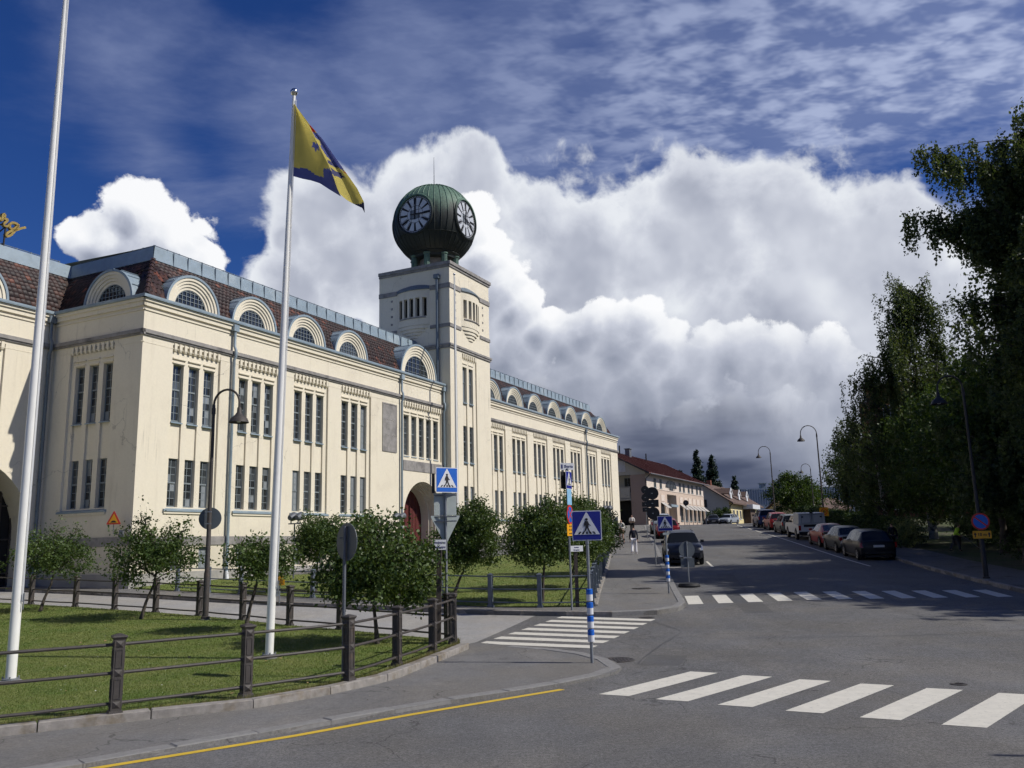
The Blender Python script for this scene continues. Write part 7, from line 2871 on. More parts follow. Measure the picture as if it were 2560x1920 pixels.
car('suv', 'silver', 12.35, 72.5, UP, 'pale car parked ahead of the red hatchback on the left', 'cars parked along the left kerb')
car('sedan', 'graph', 29.0, 126.5, R(180 + 78), 'dark saloon facing the camera at the top of the street', 'cars at the top of the street')
car('estate', 'silver', 32.6, 128.5, R(180 + 55), 'silver car parked at the top of the street beside the dark saloon', 'cars at the top of the street')


def pickup(x, y, heading):
    root = empty('pickup_truck', (x, y, gnd(y)), heading, 'white pickup truck with a boxy grey canopy on its bed', 'pickup truck')
    root.rotation_euler = (0, -math.atan2(gnd(y + 5) - gnd(y), 5), heading)
    W = 0.92
    b = MB()
    prof = [(0.02, .55), (0.02, 1.08), (1.72, 1.10), (1.74, 1.12), (1.95, 1.70), (2.75, 1.72), (3.25, 1.68), (3.85, 1.14), (4.75, 1.06), (5.05, .95), (5.1, .55), (4.6, .45), (0.3, .45)]
    sec = [(-W, 0), (-W * .99, .0)]
    # body slab by lofting the profile across the width with tumblehome above the belt
    n = len(prof)
    xs = [-1, -.96, .96, 1]
    vs = []
    for s in xs:
        for (px_, pz) in prof:
            t = max(0.0, pz - 1.10) * .28
            vs.append((px_, s * (W - t) if abs(s) < 1 else s * (W - t), pz - (0.03 if abs(s) == 1 and pz > 1.1 else 0)))
    fs = []
    for i in range(3):
        for k in range(n):
            k2 = (k + 1) % n
            fs.append((i * n + k, i * n + k2, (i + 1) * n + k2, (i + 1) * n + k))
    fs += [tuple(range(n)), tuple(range(4 * n - 1, 3 * n - 1, -1))]
    b.add(vs, fs)
    b.build('body', PAINT['white'], root)
    for s in (1, -1):
        for (x0, x1, x2, x3) in ((2.0, 2.08, 2.62, 2.62), (2.72, 2.72, 3.18, 3.62)):
            mb = MB().prism([(x0, 1.16), (x3, 1.16), (x2, 1.60), (x1, 1.60)], lambda a, c, d: (a, s * d - s * (max(0, c - 1.10) * .28), c), W + .001, W + .012)
            mb.build('side_window', MT['carglass'], root)
        MB().box(3.55, 3.72, s * W if s > 0 else -W - .2, W + .2 if s > 0 else -W, 1.12, 1.32).build('door_mirror', MT['trim'], root)
        MB().box(-0.01, 0.10, s * W * .82 if s > 0 else -W * .995, W * .995 if s > 0 else -W * .82, .68, 1.02).build('tail_lamp', MT['taillamp'], root)
        MB().box(4.9, 5.1, s * W * .55 if s > 0 else -W * .96, W * .96 if s > 0 else -W * .55, .80, .96).build('head_lamp', MT['headlamp'], root)
    mb = MB().quad((3.27, -W * .78, 1.69), (3.27, W * .78, 1.69), (3.87, W * .90, 1.16), (3.87, -W * .90, 1.16))
    mb.build('windscreen', MT['carglass'], root)
    r = 0.38
    WHEEL[r] = wheel_meshes(r)
    for wx in (1.05, 4.2):
        for s in (1, -1):
            n = 18
            MB().add([(wx + (r + .07) * math.cos(2 * math.pi * k / n), s * (W + .004), max(.3, r + (r + .07) * math.sin(2 * math.pi * k / n))) for k in range(n)], [tuple(range(n))]).build('wheel_arch', MT['trim'], root)
            w_ = inst('wheel', WHEEL[r][0], root, (wx, s * (W - .07), r))
            inst('rim', WHEEL[r][1], w_)
    MB().box(-0.10, 0.04, -W * .98, W * .98, .42, .60).build('rear_bumper', MT['trim'], root)
    MB().box(-0.004, 0.018, -.55, .55, .92, 1.07).build('tailgate_badge', MT['trim'], root)
    MB().box(0.3, 4.8, -W * .7, W * .7, .3, .46).build('underbody', MT['trim'], root)
    can = MB().tbox(0.92, 0, 1.10, 1.86, .95, W * .98, .91, W * .94)
    c = can.build('canopy', M('canopy_grey', (0.42, 0.43, 0.42), 0.5, 0.06, 2.0), root)
    MB().box(-0.035, -0.02, -.012, .012, 1.14, 1.82).build('door_seam', MT['trim'], c)
    for (ya, yb, za, zb) in ((-.70, -.08, 1.18, 1.78), (.08, .70, 1.18, 1.78)):
        mb = MB()
        for q in ((ya, yb, za, za + .02), (ya, yb, zb - .02, zb), (ya, ya + .02, za, zb), (yb - .02, yb, za, zb)):
            mb.box(-0.03, -0.012, *q)
        mb.build('door_frame', MT['galvd'], c)
    for yy in (-.62, .62):
        MB().box(-0.03, 0.0, yy - .06, yy + .06, 1.56, 1.66).build('vent', MT['trim'], c)
    MB().box(-0.03, 0.1, -.1, .1, 1.84, 1.93).build('latch', MT['trim'], c)
    return root


pickup(20.62, 60.1, UP)

# ================================================================== people
SKIN = M('skin', (0.46, 0.27, 0.20), 0.6)
HAIR = M('brown_hair', (0.075, 0.045, 0.03), 0.7)


def skinned(name, verts, edges, radii, mat, parent, root=0, sub=1):
    me = bpy.data.meshes.new(name)
    me.from_pydata(verts, edges, [])
    me.materials.append(mat)
    o = bpy.data.objects.new(name, me)
    COL.objects.link(o)
    o.parent = parent
    me.skin_vertices.new() if hasattr(me.skin_vertices, 'new') and not me.skin_vertices else None
    m = o.modifiers.new('skin', 'SKIN')
    m.use_smooth_shade = True
    for i, r_ in enumerate(radii):
        r_ = r_ if hasattr(r_, '__len__') else (r_, r_)
        me.skin_vertices[0].data[i].radius = r_
    me.skin_vertices[0].data[root].use_root = True
    s = o.modifiers.new('sub', 'SUBSURF')
    s.levels = s.render_levels = sub
    return o


def person(x, y, off, heading, H, label, top, bottom, shoes, hair=None, stride=0.18, arms='walk', shorts=False, lean=0.0, long_hair=False, carry=None, z=None):
    """figure facing local +y; heading turns +y to that compass azimuth (degrees)"""
    root = empty('person', (x, y, (gnd(y) + off) if z is None else z), R(-heading), label, 'person', 'people on foot')
    root.scale = (H / 1.72,) * 3
    hair = hair or HAIR
    ly = lambda zz: lean * max(0, zz - 0.95)
    hip, knee, ank = 0.90, 0.50, 0.08
    fs, bs = stride, -stride * 1.15
    # joints
    J = {'pel': (0, ly(.95), .95), 'waist': (0, ly(1.08), 1.08), 'chest': (0, ly(1.28), 1.28), 'neckb': (0, ly(1.43), 1.43), 'neck': (0, ly(1.50) + .01, 1.50), 'head': (0, ly(1.6) + .03, 1.60), 'crown': (0, ly(1.66) + .02, 1.665),
         'nose': (0, ly(1.59) + .085, 1.575)}
    for s, nm, fy in ((1, 'r', fs), (-1, 'l', bs)):
        J['hip' + nm] = (s * .095, ly(hip), hip)
        J['knee' + nm] = (s * .10, fy * .6 + (.05 if fy < 0 else .06), knee)
        J['ank' + nm] = (s * .105, fy * 1.0 - (.10 if fy < 0 else 0), ank + (.05 if fy < 0 else 0))
        J['toe' + nm] = (s * .115, fy * 1.0 + .15 - (.08 if fy < 0 else 0), .035 + (.0 if fy < 0 else 0))
        J['sho' + nm] = (s * .175, ly(1.38), 1.39)
        if arms == 'walk':
            sw = -1 if fy > 0 else 1
            J['elb' + nm] = (s * .235, ly(1.1) + sw * .05 - .03, 1.11)
            J['wri' + nm] = (s * .235, ly(.9) + sw * .15 + .06, .88)
        elif arms == 'front':
            J['elb' + nm] = (s * .22, ly(1.15) + .02, 1.12)
            J['wri' + nm] = (s * .12, ly(1.1) + .24, 1.10)
        else:
            J['elb' + nm] = (s * .24, ly(1.1) + .02, 1.12)
            J['wri' + nm] = (s * .20, ly(1.0) + .25, .98)
        w = Vector(J['wri' + nm])
        e = Vector(J['elb' + nm])
        d = (w - e).normalized()
        J['palm' + nm] = tuple(w + d * .07)
        for k, (sp, ln) in enumerate(((-.03, .07), (-.01, .085), (.012, .08), (.032, .065))):
            side = d.cross(Vector((0, 1, 0))).normalized()
            J['f%d%s' % (k, nm)] = tuple(w + d * (.07 + ln) + side * sp + Vector((0, .02, 0)))
        J['th' + nm] = tuple(w + d * .08 + Vector((0, .05, 0)))
    names = list(J)
    ix = {n_: i for i, n_ in enumerate(names)}
    E_ = [('pel', 'waist'), ('waist', 'chest'), ('chest', 'neckb'), ('neckb', 'neck'), ('neck', 'head'), ('head', 'crown'), ('head', 'nose')]
    Rd = {'pel': (.13, .10), 'waist': (.115, .09), 'chest': (.135, .10), 'neckb': .075, 'neck': .048, 'head': (.076, .09), 'crown': .06, 'nose': .022}
    for nm in 'rl':
        E_ += [('pel', 'hip' + nm), ('hip' + nm, 'knee' + nm), ('knee' + nm, 'ank' + nm), ('ank' + nm, 'toe' + nm), ('neckb', 'sho' + nm), ('sho' + nm, 'elb' + nm), ('elb' + nm, 'wri' + nm), ('wri' + nm, 'palm' + nm), ('wri' + nm, 'th' + nm)] + [('palm' + nm, 'f%d%s' % (k, nm)) for k in range(4)]
        Rd.update({'hip' + nm: .085, 'knee' + nm: .056, 'ank' + nm: .036, 'toe' + nm: .032, 'sho' + nm: .055, 'elb' + nm: .038, 'wri' + nm: .027, 'palm' + nm: .026, 'th' + nm: .009})
        Rd.update({'f%d%s' % (k, nm): .009 for k in range(4)})
    skinned('body', [J[n_] for n_ in names], [(ix[a], ix[b]) for a, b in E_], [Rd[n_] for n_ in names], SKIN, root, ix['pel'])

    def cloth(nm_, keys, edges, rads, mat):
        i2 = {k: i for i, k in enumerate(keys)}
        return skinned(nm_, [J[k] if isinstance(k, str) else k for k in keys], [(i2[a], i2[b]) for a, b in edges], rads, mat, root)
    # shirt
    ks = ['pel', 'waist', 'chest', 'neckb', 'shor', 'shol', 'elbr', 'elbl', 'wrir', 'wril']
    cloth('top', ks, [('pel', 'waist'), ('waist', 'chest'), ('chest', 'neckb'), ('neckb', 'shor'), ('neckb', 'shol'), ('shor', 'elbr'), ('shol', 'elbl'), ('elbr', 'wrir'), ('elbl', 'wril')],
          [(.155, .125), (.142, .115), (.158, .122), .085, .075, .075, .056, .056, .046, .046], top)
    # trousers / shorts
    if shorts:
        kr = tuple((Vector(J['hipr']) * .35 + Vector(J['kneer']) * .65))
        kl = tuple((Vector(J['hipl']) * .35 + Vector(J['kneel']) * .65))
        J['sr'], J['sl'] = kr, kl
        cloth('shorts', ['pel', 'hipr', 'hipl', 'sr', 'sl'], [('pel', 'hipr'), ('pel', 'hipl'), ('hipr', 'sr'), ('hipl', 'sl')], [(.148, .118), .105, .105, .088, .088], bottom)
    else:
        cloth('trousers', ['pel', 'hipr', 'hipl', 'kneer', 'kneel', 'ankr', 'ankl'], [('pel', 'hipr'), ('pel', 'hipl'), ('hipr', 'kneer'), ('hipl', 'kneel'), ('kneer', 'ankr'), ('kneel', 'ankl')], [(.150, .12), .112, .112, .088, .088, .082, .082], bottom)
    for nm in 'rl':
        skinned('shoe', [J['ank' + nm], J['toe' + nm]], [(0, 1)], [.048, (.045, .036)], shoes, root)
    # hair cap
    hv = [(0, ly(1.64) - .005, 1.645), (0, ly(1.6) - .05, 1.58)]
    hr = [(.085, .088), (.075, .07)]
    if long_hair:
        hv.append((0, ly(1.45) - .075, 1.42))
        hr.append((.07, .035))
    skinned('hair', hv, [(i, i + 1) for i in range(len(hv) - 1)], hr, hair, root)
    if carry:
        MB().box(-.24, .24, ly(1.1) + .20, ly(1.1) + .42, 1.02, 1.16).build('carried_box', carry, root)
    return root


C_ = lambda n_, c: M(n_, c, 0.85, 0.1, 8.0)
navy, whitec, jeans, tan, cream_, blackc, hivis, grey_ = C_('navy_knit', (0.012, 0.014, 0.028)), C_('white_cotton', (0.72, 0.71, 0.74)), C_('pale_denim', (0.20, 0.27, 0.38)), C_('khaki', (0.30, 0.22, 0.15)), C_('cream_shirt', (0.68, 0.65, 0.60)), C_('black_cloth', (0.01, 0.01, 0.011)), C_('hi_vis', (0.45, 0.72, 0.05)), C_('grey_cloth', (0.05, 0.055, 0.06))
person(6.75, 49.6, 0.12, 12, 1.62, 'person in navy top and wide white trousers walking up the left footway', navy, whitec, whitec, stride=.16, lean=.12)
person(7.22, 59.0, 0.12, 215, 1.70, 'person in pale shirt and khaki shorts standing on the left footway', cream_, tan, blackc, stride=.05, shorts=True, arms='front')
person(7.35, 66.2, 0.12, 170, 1.66, 'person in white top and pale jeans beside the climbing fence', whitec, jeans, blackc, stride=.18)
person(9.6, 71.0, 0.12, 190, 1.62, 'person in cream top carrying a box down the left footway', cream_, blackc, blackc, stride=.12, arms='front', carry=tan, long_hair=True)
person(20.45, 47.0, 0.12, 355, 1.55, 'person in black walking on the right footway beside the black hatchback', blackc, blackc, blackc, stride=.14)
w = person(23.4, 46.2, 0.12, 100, 1.45, 'worker in yellow hi-vis raking under the trees', hivis, grey_, blackc, stride=.2, arms='rake', lean=.5)
t = empty('rake', (23.9, 46.0, gnd(46) + .1), 0, 'long handled rake held by the hi-vis worker', 'rake')
MB().tube([(-.35, 0.1, 1.0), (.75, -.1, 0.05)], 0.016, 6).build('handle', MT['galv'], t)
MB().box(.66, .86, -.26, .06, .0, .04).build('head', MT['galvd'], t)

# ================================================================== trees and shrubs
def leaves(P, size, seed, droop=0.0, aspect=0.62):
    """one bent leaf (two triangles) per point"""
    r_ = np.random.default_rng(seed)
    n = len(P)
    a = r_.normal(size=(n, 3))
    a[:, 2] -= droop
    a /= np.linalg.norm(a, axis=1)[:, None]
    b = r_.normal(size=(n, 3))
    b -= (b * a).sum(1)[:, None] * a
    b /= np.linalg.norm(b, axis=1)[:, None]
    s = size * r_.uniform(0.6, 1.35, n)[:, None]
    nn = np.cross(a, b)
    V = np.empty((n, 4, 3))
    V[:, 0] = P
    V[:, 1] = P + a * s * .5 + b * s * aspect * .5 + nn * s * .10
    V[:, 2] = P + a * s
    V[:, 3] = P + a * s * .5 - b * s * aspect * .5 + nn * s * .10
    F = np.arange(n * 4).reshape(-1, 4)
    return V.reshape(-1, 3), F


def limb(mb, p0, p1, r0, r1, sag=0.0, n=5, wob=0.05):
    p0, p1 = Vector(p0), Vector(p1)
    L = (p1 - p0).length
    pts, rad = [], []
    for i in range(n + 1):
        t = i / n
        q = p0.lerp(p1, t) + Vector((random.uniform(-wob, wob), random.uniform(-wob, wob), 0)) * L * (t * (1 - t) * 4) - Vector((0, 0, sag * L * t * t))
        pts.append(q)
        rad.append(r0 + (r1 - r0) * t)
    mb.tube(pts, rad, 7)
    return pts


def crown_points(lobes, dens, seed, shell=0.55, clump=0.35, gap=0.35):
    """points in the volume of several ellipsoids: clumps of leaves with gaps between"""
    r_ = np.random.default_rng(seed)
    out = []
    for (c, rad, k) in lobes:
        n = max(3, int(k * dens))
        m = max(8, n // 26)
        d = r_.normal(size=(m, 3))
        d /= np.linalg.norm(d, axis=1)[:, None]
        rr = (1 - r_.uniform(0, 1, m) ** 1.6 * shell)[:, None]
        cc = np.array(c) + d * rr * np.array(rad) * (1 + r_.normal(0, 0.10, (m, 1)))
        keep = r_.uniform(0, 1, m) > gap * 0.5
        cc = cc[keep]
        q = cc[r_.integers(0, len(cc), n)] + r_.normal(0, 1, (n, 3)) * clump * np.array([1, 1, .75])
        out.append(q)
    return np.vstack(out)


def tree(name, x, y, off, label, lobes, dens, leaf, mat, trunk, tr=0.14, bark='bark', seed=1, clump=0.35, droop=0.3, group=None, cat='tree', gap=0.35, limbs=None, shell=0.55):
    """trunk: list of points from the ground; lobes in local coordinates"""
    random.seed(seed)
    t = empty(name, (x, y, gnd(y) + off), 0, label, cat, group)
    mb = MB()
    n = len(trunk)
    mb.tube(trunk, [tr * (1.25 if i == 0 else 1 - .75 * i / (n - 1)) for i in range(n)], 9)
    for (c, rad, k) in lobes[:limbs or len(lobes)]:
        zt = min(max(c[2] - rad[2] * .7, trunk[1][2]), trunk[-1][2] * .95)
        base = None
        for a, b in zip(trunk, trunk[1:]):
            if a[2] <= zt <= b[2]:
                f = (zt - a[2]) / (b[2] - a[2] + 1e-9)
                base = Vector(a).lerp(Vector(b), f)
        base = base or Vector(trunk[-1])
        pts = limb(mb, base, c, tr * .45, tr * .14)
        for q in range(5):
            d = Vector((random.gauss(0, 1), random.gauss(0, 1), random.gauss(.2, .6))).normalized()
            e = Vector(c) + Vector((d.x * rad[0], d.y * rad[1], d.z * rad[2])) * .8
            limb(mb, pts[random.randint(2, len(pts) - 1)], e, tr * .14, tr * .04, n=3)
    mb.build('trunk', MT[bark], t, smooth=True)
    P = crown_points(lobes, dens, seed, clump=clump, gap=gap, shell=shell)
    P = P[P[:, 2] > 0.05]
    V, F = leaves(P, leaf, seed + 1, droop)
    mesh_np('crown', V, F, mat, t)
    return t


def lawn_tree(x, y, off, label, H, R_, lean, seed, dens=1.0, low=0.9, group='small trees on the lawns', twigs=3, extra=()):
    """small broad-crowned tree with a leaning stem, uneven crown and a few long upright shoots"""
    r_ = random.Random(seed)
    lx, ly_ = lean
    trunk = [(0, 0, -0.1), (lx * .35, ly_ * .35, low * .5), (lx * .8, ly_ * .8, low), (lx, ly_, low + .5), (lx * 1.05, ly_ * 1.05, H * .72)]
    lobes = []
    mid = low + (H - low) * .48
    for k in range(7):
        a = 6.283 * k / 7 + r_.uniform(-.3, .3)
        q = r_.uniform(.35, .62)
        lobes.append(((lx + R_ * q * math.cos(a), ly_ + R_ * q * math.sin(a), mid + r_.uniform(-.35, .25) * (H - low) * .6), (R_ * r_.uniform(.42, .58), R_ * r_.uniform(.42, .58), (H - low) * r_.uniform(.28, .38)), 1150))
    lobes.append(((lx, ly_, low + (H - low) * .68), (R_ * .55, R_ * .55, (H - low) * .32), 1300))
    for k in range(twigs):
        a = r_.uniform(0, 6.283)
        q = R_ * r_.uniform(.1, .6)
        lobes.append(((lx + q * math.cos(a), ly_ + q * math.sin(a), H * r_.uniform(.9, 1.02)), (.09, .09, r_.uniform(.22, .38)), 70))
    lobes += list(extra)
    return tree('lawn_tree', x, y, off, label, lobes, dens * 1.25, 0.088, MT['leafg'], trunk, 0.052, 'bark', seed, clump=.13, droop=.25, group=group, cat='tree', gap=.45)


lawn_tree(-15.46, 28.30, 0.13, 'small leaning tree on the lawn at the left edge behind the flagpole', 2.6, 1.3, (.35, .1), 21, .5, .85)
lawn_tree(-10.96, 25.46, 0.13, 'small tree with upright shoots in front of the factory corner', 2.7, 1.4, (.38, .1), 22, .65, .95, extra=[((-.05, 0, 2.9), (.14, .14, .55), 130), ((.75, 0, 2.6), (.12, .12, .4), 90)])
lawn_tree(-6.88, 22.14, 0.13, 'thin half bare tree on the lawn left of the flagpole', 2.3, 1.0, (.32, .05), 23, .38, 1.15)
lawn_tree(-3.07, 19.25, 0.13, 'wide dense tree on the lawn beside the round sign', 2.75, 1.45, (-.12, .05), 24, 1.3, .80, twigs=2)
lawn_tree(-7.6, 32.9, 0.18, 'round tree behind the side street fence near the yellow notice', 2.8, 1.25, (.05, .1), 25, 1.1, .9)
lawn_tree(-2.2, 30.7, 0.25, 'dense tree on the factory lawn right of the crossing sign cluster', 3.05, 1.35, (.55, .2), 26, 1.6, .85)
lawn_tree(0.78, 27.3, 0.2, 'dense tree on the factory lawn behind the corner fence', 2.95, 1.3, (.1, .0), 27, 1.7, .95)
lawn_tree(1.9, 31.5, 0.22, 'taller leafy tree behind the far corner sign pole', 3.2, 1.6, (.3, .3), 28, 1.5, .85)
lawn_tree(3.2, 36.8, 0.22, 'yellow green tree on the lawn close to the climbing fence', 3.0, 1.3, (.1, .1), 29, 1.0, .9)
lawn_tree(-17.6, 27.0, 0.13, 'low tree cut by the left edge of the picture', 2.2, 1.2, (.1, .0), 30, .8, .7)


# ---- weeping birches -----------------------------------------------------------
def birch(x, y, label, H, W, seed, n_strand, lean=(0, 0), leaf=0.13, group='tall trees on the right', weep=1.0, per=46, low=0.18):
    r_ = np.random.default_rng(seed)
    random.seed(seed)
    t = empty('birch_tree', (x, y, gnd(y) + 0.1), 0, label, 'tree', group)
    mb = MB()
    trunk = [(lean[0] * q, lean[1] * q, H * q * .97) for q in (0, .15, .35, .55, .75, 1.0)]
    trunk = [(a + random.uniform(-.12, .12), b + random.uniform(-.12, .12), c) for a, b, c in trunk]
    trunk[0] = (0, 0, -.2)
    mb.tube(trunk, [H * .017, H * .014, H * .011, H * .008, H * .005, H * .001], 9)
    br_ = MB()
    tips = []
    nl = 46
    for k in range(nl):
        q = low + (1 - low) * (k + random.random()) / nl
        z0 = H * q * .9
        i = min(4, int(q * 5))
        base = Vector(trunk[i]).lerp(Vector(trunk[i + 1]), q * 5 - i)
        a = random.uniform(0, 6.283)
        env = W * (math.sin(math.pi * min(1, (q - low) / (1 - low) * .86 + .14)) ** .7)
        ln = env * random.uniform(.45, 1.05)
        e = base + Vector((math.cos(a) * ln, math.sin(a) * ln, H * random.uniform(.03, .10)))
        if e.z > H:
            e.z = H - random.uniform(0, .6)
        pts = limb(br_, base, e, H * .0042, H * .0010, sag=-.05, n=5, wob=.07)
        tips += pts[2:]
        for _ in range(2):
            b = pts[random.randint(2, 4)]
            e2 = b + Vector((random.gauss(0, 1) * W * .28, random.gauss(0, 1) * W * .28, random.uniform(.0, .08) * H))
            tips += limb(br_, b, e2, H * .0014, H * .0004, n=3, wob=.08)[1:]
    mb.build('trunk', MT['birch'], t, smooth=True)
    br_.build('branches', MT['bark'], t, smooth=True)
    T = np.array([list(p) for p in tips])
    T = T[r_.integers(0, len(T), n_strand)] + r_.normal(0, .22, (n_strand, 3))
    Ls = r_.uniform(.4, 2.0, n_strand) * weep
    P = []
    for k in range(n_strand):
        m = int(per * r_.uniform(.5, 1.3))
        s = r_.uniform(0, 1, m)
        sway = r_.normal(0, .12, 2)
        q = np.column_stack([T[k, 0] + sway[0] * s + r_.normal(0, .075, m), T[k, 1] + sway[1] * s + r_.normal(0, .075, m), T[k, 2] - Ls[k] * s + r_.normal(0, .05, m)])
        P.append(q)
    P = np.vstack(P)
    P = P[P[:, 2] > 1.0]
    V, F = leaves(P, leaf, seed + 5, droop=.9)
    mesh_np('crown', V, F, MT['leafb'], t)
    return t


birch(22.2, 34.0, 'huge birch at the right edge towering over the lamp', 18.6, 5.3, 41, 3900, per=58, leaf=.15, low=.1)
birch(27.5, 57.0, 'tall weeping birch left of the huge birch', 17.2, 4.5, 42, 1700, per=60, leaf=.15, weep=1.8)
birch(25.2, 58.5, 'slimmer weeping birch leaning left in front of the brick block', 11.5, 3.0, 47, 420, lean=(-.6, 0), per=44, leaf=.16, weep=1.5)
birch(31.5, 78.0, 'young weeping birch behind the lamp with the thirty sign', 9.6, 3.1, 43, 420, per=46, leaf=.18, weep=1.3)
birch(27.5, 21.5, 'birch beyond the right edge whose shade falls on the road', 15.5, 5.0, 44, 700, per=40, leaf=.22)
birch(28.5, 30.0, 'second great birch beyond the right edge of the picture', 18.5, 6.0, 48, 1100, per=40, leaf=.22)


# ---- broadleaved mass under the birches ----------------------------------------------
def big_tree(name, x, y, label, H, W, seed, dens, mat='leafd', leaf=.19, low=.16, group='tall trees on the right', gap=.4):
    r_ = random.Random(seed)
    lobes = []
    for k in range(13):
        q = k / 12
        a = 2.4 * k + r_.uniform(-.4, .4)
        zz = H * (low + .12 + (0.86 - low - .12) * q)
        ww = W * (math.sin(math.pi * (.18 + .72 * q)) ** .8)
        lobes.append(((ww * .52 * math.cos(a), ww * .52 * math.sin(a), zz), (ww * .52, ww * .52, H * .13), 1000))
    trunk = [(0, 0, -.2), (.1, 0, H * .12), (0, .1, H * .35), (.15, 0, H * .6), (0, 0, H * .86)]
    return tree(name, x, y, .1, label, lobes, dens, leaf, MT[mat], trunk, H * .02, 'bark', seed, clump=.30, droop=.4, group=group, gap=gap)


big_tree('maple_tree', 25.0, 44.5, 'dark maple with low branches behind the no parking sign', 10.5, 4.6, 51, 1.7)
big_tree('maple_tree', 28.0, 39.0, 'dense dark tree filling the right edge behind the lamp', 12.0, 5.0, 52, 1.7)
big_tree('maple_tree', 26.2, 51.5, 'dark broad tree behind the pale flowering bush', 9.5, 4.4, 53, 1.6)
big_tree('maple_tree', 31.0, 48.0, 'tall dark tree between the two great birches', 15.0, 5.0, 54, 1.4)
big_tree('maple_tree', 30.0, 66.0, 'dark tree below the tall weeping birch by the hedge', 8.6, 3.6, 55, 1.1)
big_tree('linden_tree', 34.0, 86.0, 'rounded tree behind the young weeping birch', 9.2, 3.6, 56, .9)
big_tree('linden_tree', 37.5, 116.0, 'round green tree at the end of the street', 6.9, 4.1, 57, .8, leaf=.26)
big_tree('linden_tree', 41.5, 122.0, 'smaller round tree beside the one at the end of the street', 5.6, 3.0, 58, .5, leaf=.26)
big_tree('maple_tree', 24.5, 27.5, 'broad tree beyond the right edge shading the footway', 16.0, 4.7, 59, 1.9)
big_tree('linden_tree', 36.0, 74.0, 'dark tree standing far back in the park', 11.5, 4.6, 60, .8, leaf=.24)
big_tree('linden_tree', 33.5, 57.0, 'dark tree behind the maples in the park', 12.5, 5.0, 61, 1.0, leaf=.22)
big_tree('linden_tree', 36.0, 41.0, 'deep shaded tree at the back of the right edge', 14.0, 5.4, 62, 1.0, leaf=.24)


def bush(name, x, y, label, w, h, seed, dens, mat='leafh', leaf=.10, group='bushes in the park', cat='bush'):
    r_ = random.Random(seed)
    lobes = [((r_.uniform(-.5, .5) * w, r_.uniform(-.5, .5) * w, h * r_.uniform(.35, .72)), (w * r_.uniform(.4, .6), w * r_.uniform(.4, .6), h * r_.uniform(.28, .38)), 500) for _ in range(7)]
    return tree(name, x, y, .1, label, lobes, dens, leaf, MT[mat], [(0, 0, -.1), (0, .05, h * .3), (.05, 0, h * .6)], .05, 'bark', seed, clump=.16, group=group, cat=cat)


big_tree('maple_tree', 28.5, 24.0, 'tall broad tree beyond the right edge nearest the camera', 17.0, 4.6, 69, 1.7)
bush('flowering_bush', 22.7, 49.6, 'pale flowering bush at the edge of the park', 1.3, 2.0, 71, 1.2, 'leafp')
bush('park_bush', 25.6, 48.0, 'dark bush behind the raking worker', 1.6, 2.0, 72, 1.2)
bush('park_bush', 24.0, 40.0, 'low dark bush beside the right footway', 1.5, 1.6, 73, 1.2)
bush('park_bush', 22.6, 35.0, 'dark bush at the foot of the huge birch', 1.7, 2.2, 74, 1.3)
bush('park_bush', 24.0, 31.0, 'dark bush behind the lamp foot at the right edge', 2.0, 2.6, 75, 1.4)
bush('park_bush', 27.5, 44.0, 'tall dark bush under the maple', 2.0, 3.0, 76, 1.4)
bush('park_bush', 22.4, 27.5, 'dark bush cut by the right edge of the picture', 2.0, 2.6, 77, 1.2)
bush('house_bush', 31.6, 133.0, 'green bush between the pink and the yellow house', 2.0, 2.6, 78, .7, leaf=.2, group='bushes by the houses')
bush('park_bush', 28.5, 34.0, 'tall bush deep in shade at the right edge', 2.4, 4.5, 79, 1.6, leaf=.14)


def hedge(pts, w, h, label, seed, dens=1500):
    t = empty('hedge', (pts[0][0], pts[0][1], gnd(pts[0][1])), 0, label, 'hedge')
    r_ = np.random.default_rng(seed)
    P = []
    for (a, b) in zip(pts, pts[1:]):
        L = math.hypot(b[0] - a[0], b[1] - a[1])
        n = int(L * dens)
        s = r_.uniform(0, 1, n)
        k = r_.integers(0, 3, n)
        u = np.where(k == 0, r_.uniform(-1, 1, n), np.where(k == 1, -1, 1)) * w / 2
        z = np.where(k == 0, h, r_.uniform(0.05, h, n))
        nx, ny = -(b[1] - a[1]) / L, (b[0] - a[0]) / L
        X = a[0] + (b[0] - a[0]) * s + nx * u
        Y = a[1] + (b[1] - a[1]) * s + ny * u
        G_ = np.array([gnd(v) for v in np.linspace(min(a[1], b[1]) - 1, max(a[1], b[1]) + 1, 60)])
        Z = np.interp(Y, np.linspace(min(a[1], b[1]) - 1, max(a[1], b[1]) + 1, 60), G_) + z
        P.append(np.column_stack([X, Y, Z]) + r_.normal(0, .07, (n, 3)))
    P = np.vstack(P) - np.array(t.location)
    V, F = leaves(P, .11, seed)
    mesh_np('foliage', V, F, MT['leafh'], t)
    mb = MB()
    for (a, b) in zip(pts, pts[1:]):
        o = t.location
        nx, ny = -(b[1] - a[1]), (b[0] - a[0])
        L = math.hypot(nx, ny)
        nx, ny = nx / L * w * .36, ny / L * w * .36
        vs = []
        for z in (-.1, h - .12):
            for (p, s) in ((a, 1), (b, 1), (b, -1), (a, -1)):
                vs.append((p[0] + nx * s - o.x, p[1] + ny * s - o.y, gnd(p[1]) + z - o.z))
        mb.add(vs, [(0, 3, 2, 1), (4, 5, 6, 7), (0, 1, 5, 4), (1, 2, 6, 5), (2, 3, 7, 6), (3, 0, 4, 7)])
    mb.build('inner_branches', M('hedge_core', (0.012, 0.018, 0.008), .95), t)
    return t


hedge([(22.9, 51.5), (24.0, 58), (25.4, 66), (27.3, 77)], 1.1, 1.55, 'clipped dark hedge behind the parked cars', 81)
hedge([(27.8, 79), (30.2, 90), (34.5, 103)], 1.1, 1.6, 'clipped hedge farther up behind the far lamp', 82)


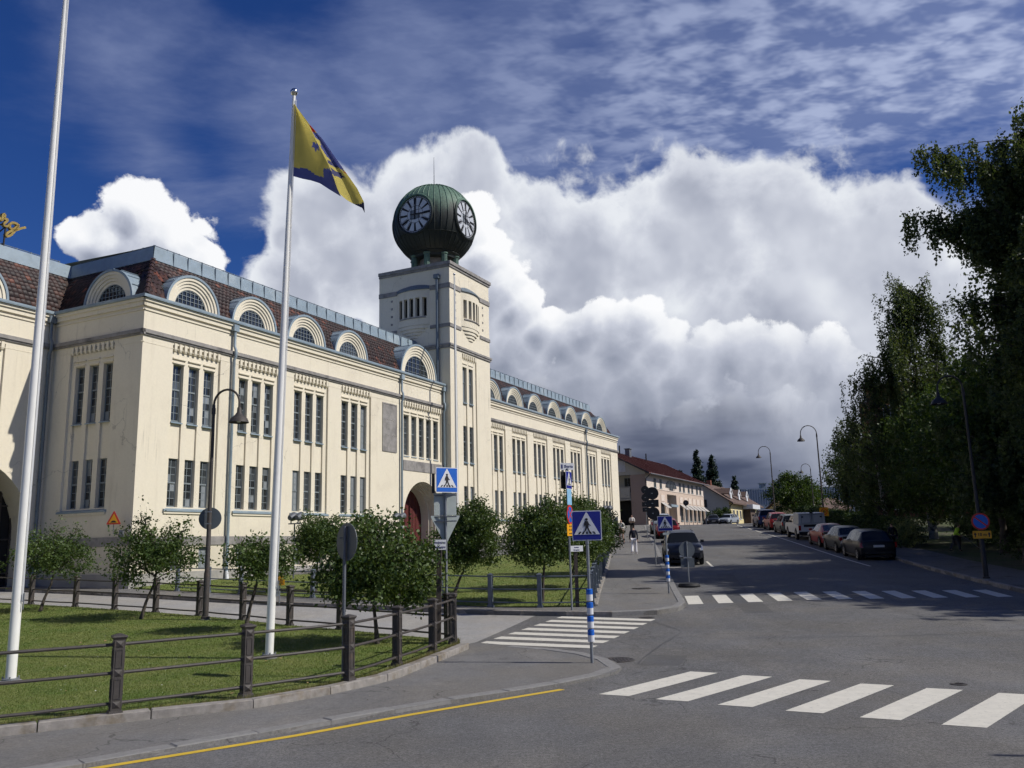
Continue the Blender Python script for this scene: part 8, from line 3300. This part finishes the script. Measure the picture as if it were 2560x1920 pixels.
def spruce(x, y, label, H, W, seed, dens=1.0, z0=None):
    r_ = np.random.default_rng(seed)
    t = empty('spruce_tree', (x, y, gnd(y)), 0, label, 'tree', 'spruces behind the houses')
    MB().tube([(0, 0, -.2), (0, 0, H * .5), (0, 0, H)], [H * .016, H * .009, .01], 7).build('trunk', MT['bark'], t)
    P = []
    z = H * .10
    while z < H * .985:
        q = 1 - z / H
        nb = max(4, int(11 * q + 4))
        for k in range(nb):
            a = r_.uniform(0, 6.283)
            L = W * (q ** .85) * r_.uniform(.65, 1.12) + .12
            m = int((60 * L + 14) * dens)
            s = r_.uniform(.12, 1, m)
            wd = .10 + .16 * L * (1 - s)
            P.append(np.column_stack([math.cos(a) * L * s + r_.normal(0, 1, m) * wd * .6, math.sin(a) * L * s + r_.normal(0, 1, m) * wd * .6, z - L * .32 * s + .14 * L * s * s + r_.normal(0, .06, m)]))
        z += H * .028
    P = np.vstack(P)
    V, F = leaves(P, .34, seed, droop=.7, aspect=.40)
    mesh_np('crown', V, F, MT['leafc'], t)
    return t


spruce(32.2, 150, 'spruce, left of the pair behind the pink house', 13.6, 2.9, 91)
spruce(35.3, 152, 'spruce, right of the pair behind the pink house', 12.8, 3.3, 92)
spruce(44.0, 171, 'small spruce behind the yellow house dormers', 10.2, 2.2, 93)
spruce(30.3, 156, 'lower spruce partly hidden by the pink roof', 10.5, 2.6, 94)

big_tree('linden_tree', 31.0, 33.0, 'dark tree filling the right edge behind the huge birch', 11.0, 4.8, 63, 1.3, leaf=.22)
big_tree('linden_tree', 40.0, 52.0, 'dark tree at the back of the park behind the maples', 13.0, 5.4, 64, .9, leaf=.26)
big_tree('linden_tree', 42.0, 66.0, 'dark tree at the far back of the park', 13.0, 5.2, 65, .8, leaf=.28)
bush('park_bush', 29.5, 50.5, 'broad dark bush behind the flowering bush', 2.4, 3.4, 83, 1.6, leaf=.14)
bush('park_bush', 31.0, 43.0, 'broad dark bush deep behind the worker', 2.6, 3.6, 84, 1.6, leaf=.15)
bush('park_bush', 29.0, 38.5, 'wide dark bush behind the right lamp', 2.6, 3.6, 85, 1.6, leaf=.15)
bush('park_bush', 33.0, 37.0, 'wide dark bush at the back of the right edge', 2.8, 4.0, 86, 1.6, leaf=.16)
bush('park_bush', 33.5, 51.0, 'wide dark bush at the back of the park', 2.8, 4.0, 87, 1.5, leaf=.16)
hedge([(37, 34), (39, 48), (41, 64), (44, 80)], 1.4, 2.6, 'tall dark hedge closing the back of the park', 88, 700)

big_tree('linden_tree', 24.6, 36.5, 'tall dark tree whose crown fills the huge birch from behind', 16.5, 5.2, 66, 2.2, leaf=.2, low=.1)
big_tree('linden_tree', 29.5, 27.5, 'tall dark tree beyond the right edge beside the huge birch', 15.0, 5.2, 67, 1.2, leaf=.24)
big_tree('maple_tree', 22.6, 38.6, 'low spreading maple over the right footway', 8.5, 3.6, 68, 1.5, low=.25)

bush('park_bush', 26.4, 45.6, 'dense dark bush directly behind the worker', 1.7, 2.4, 89, 1.6)
bush('park_bush', 28.6, 47.5, 'dark bush filling the gap behind the flowering bush', 2.0, 2.8, 90, 1.6)
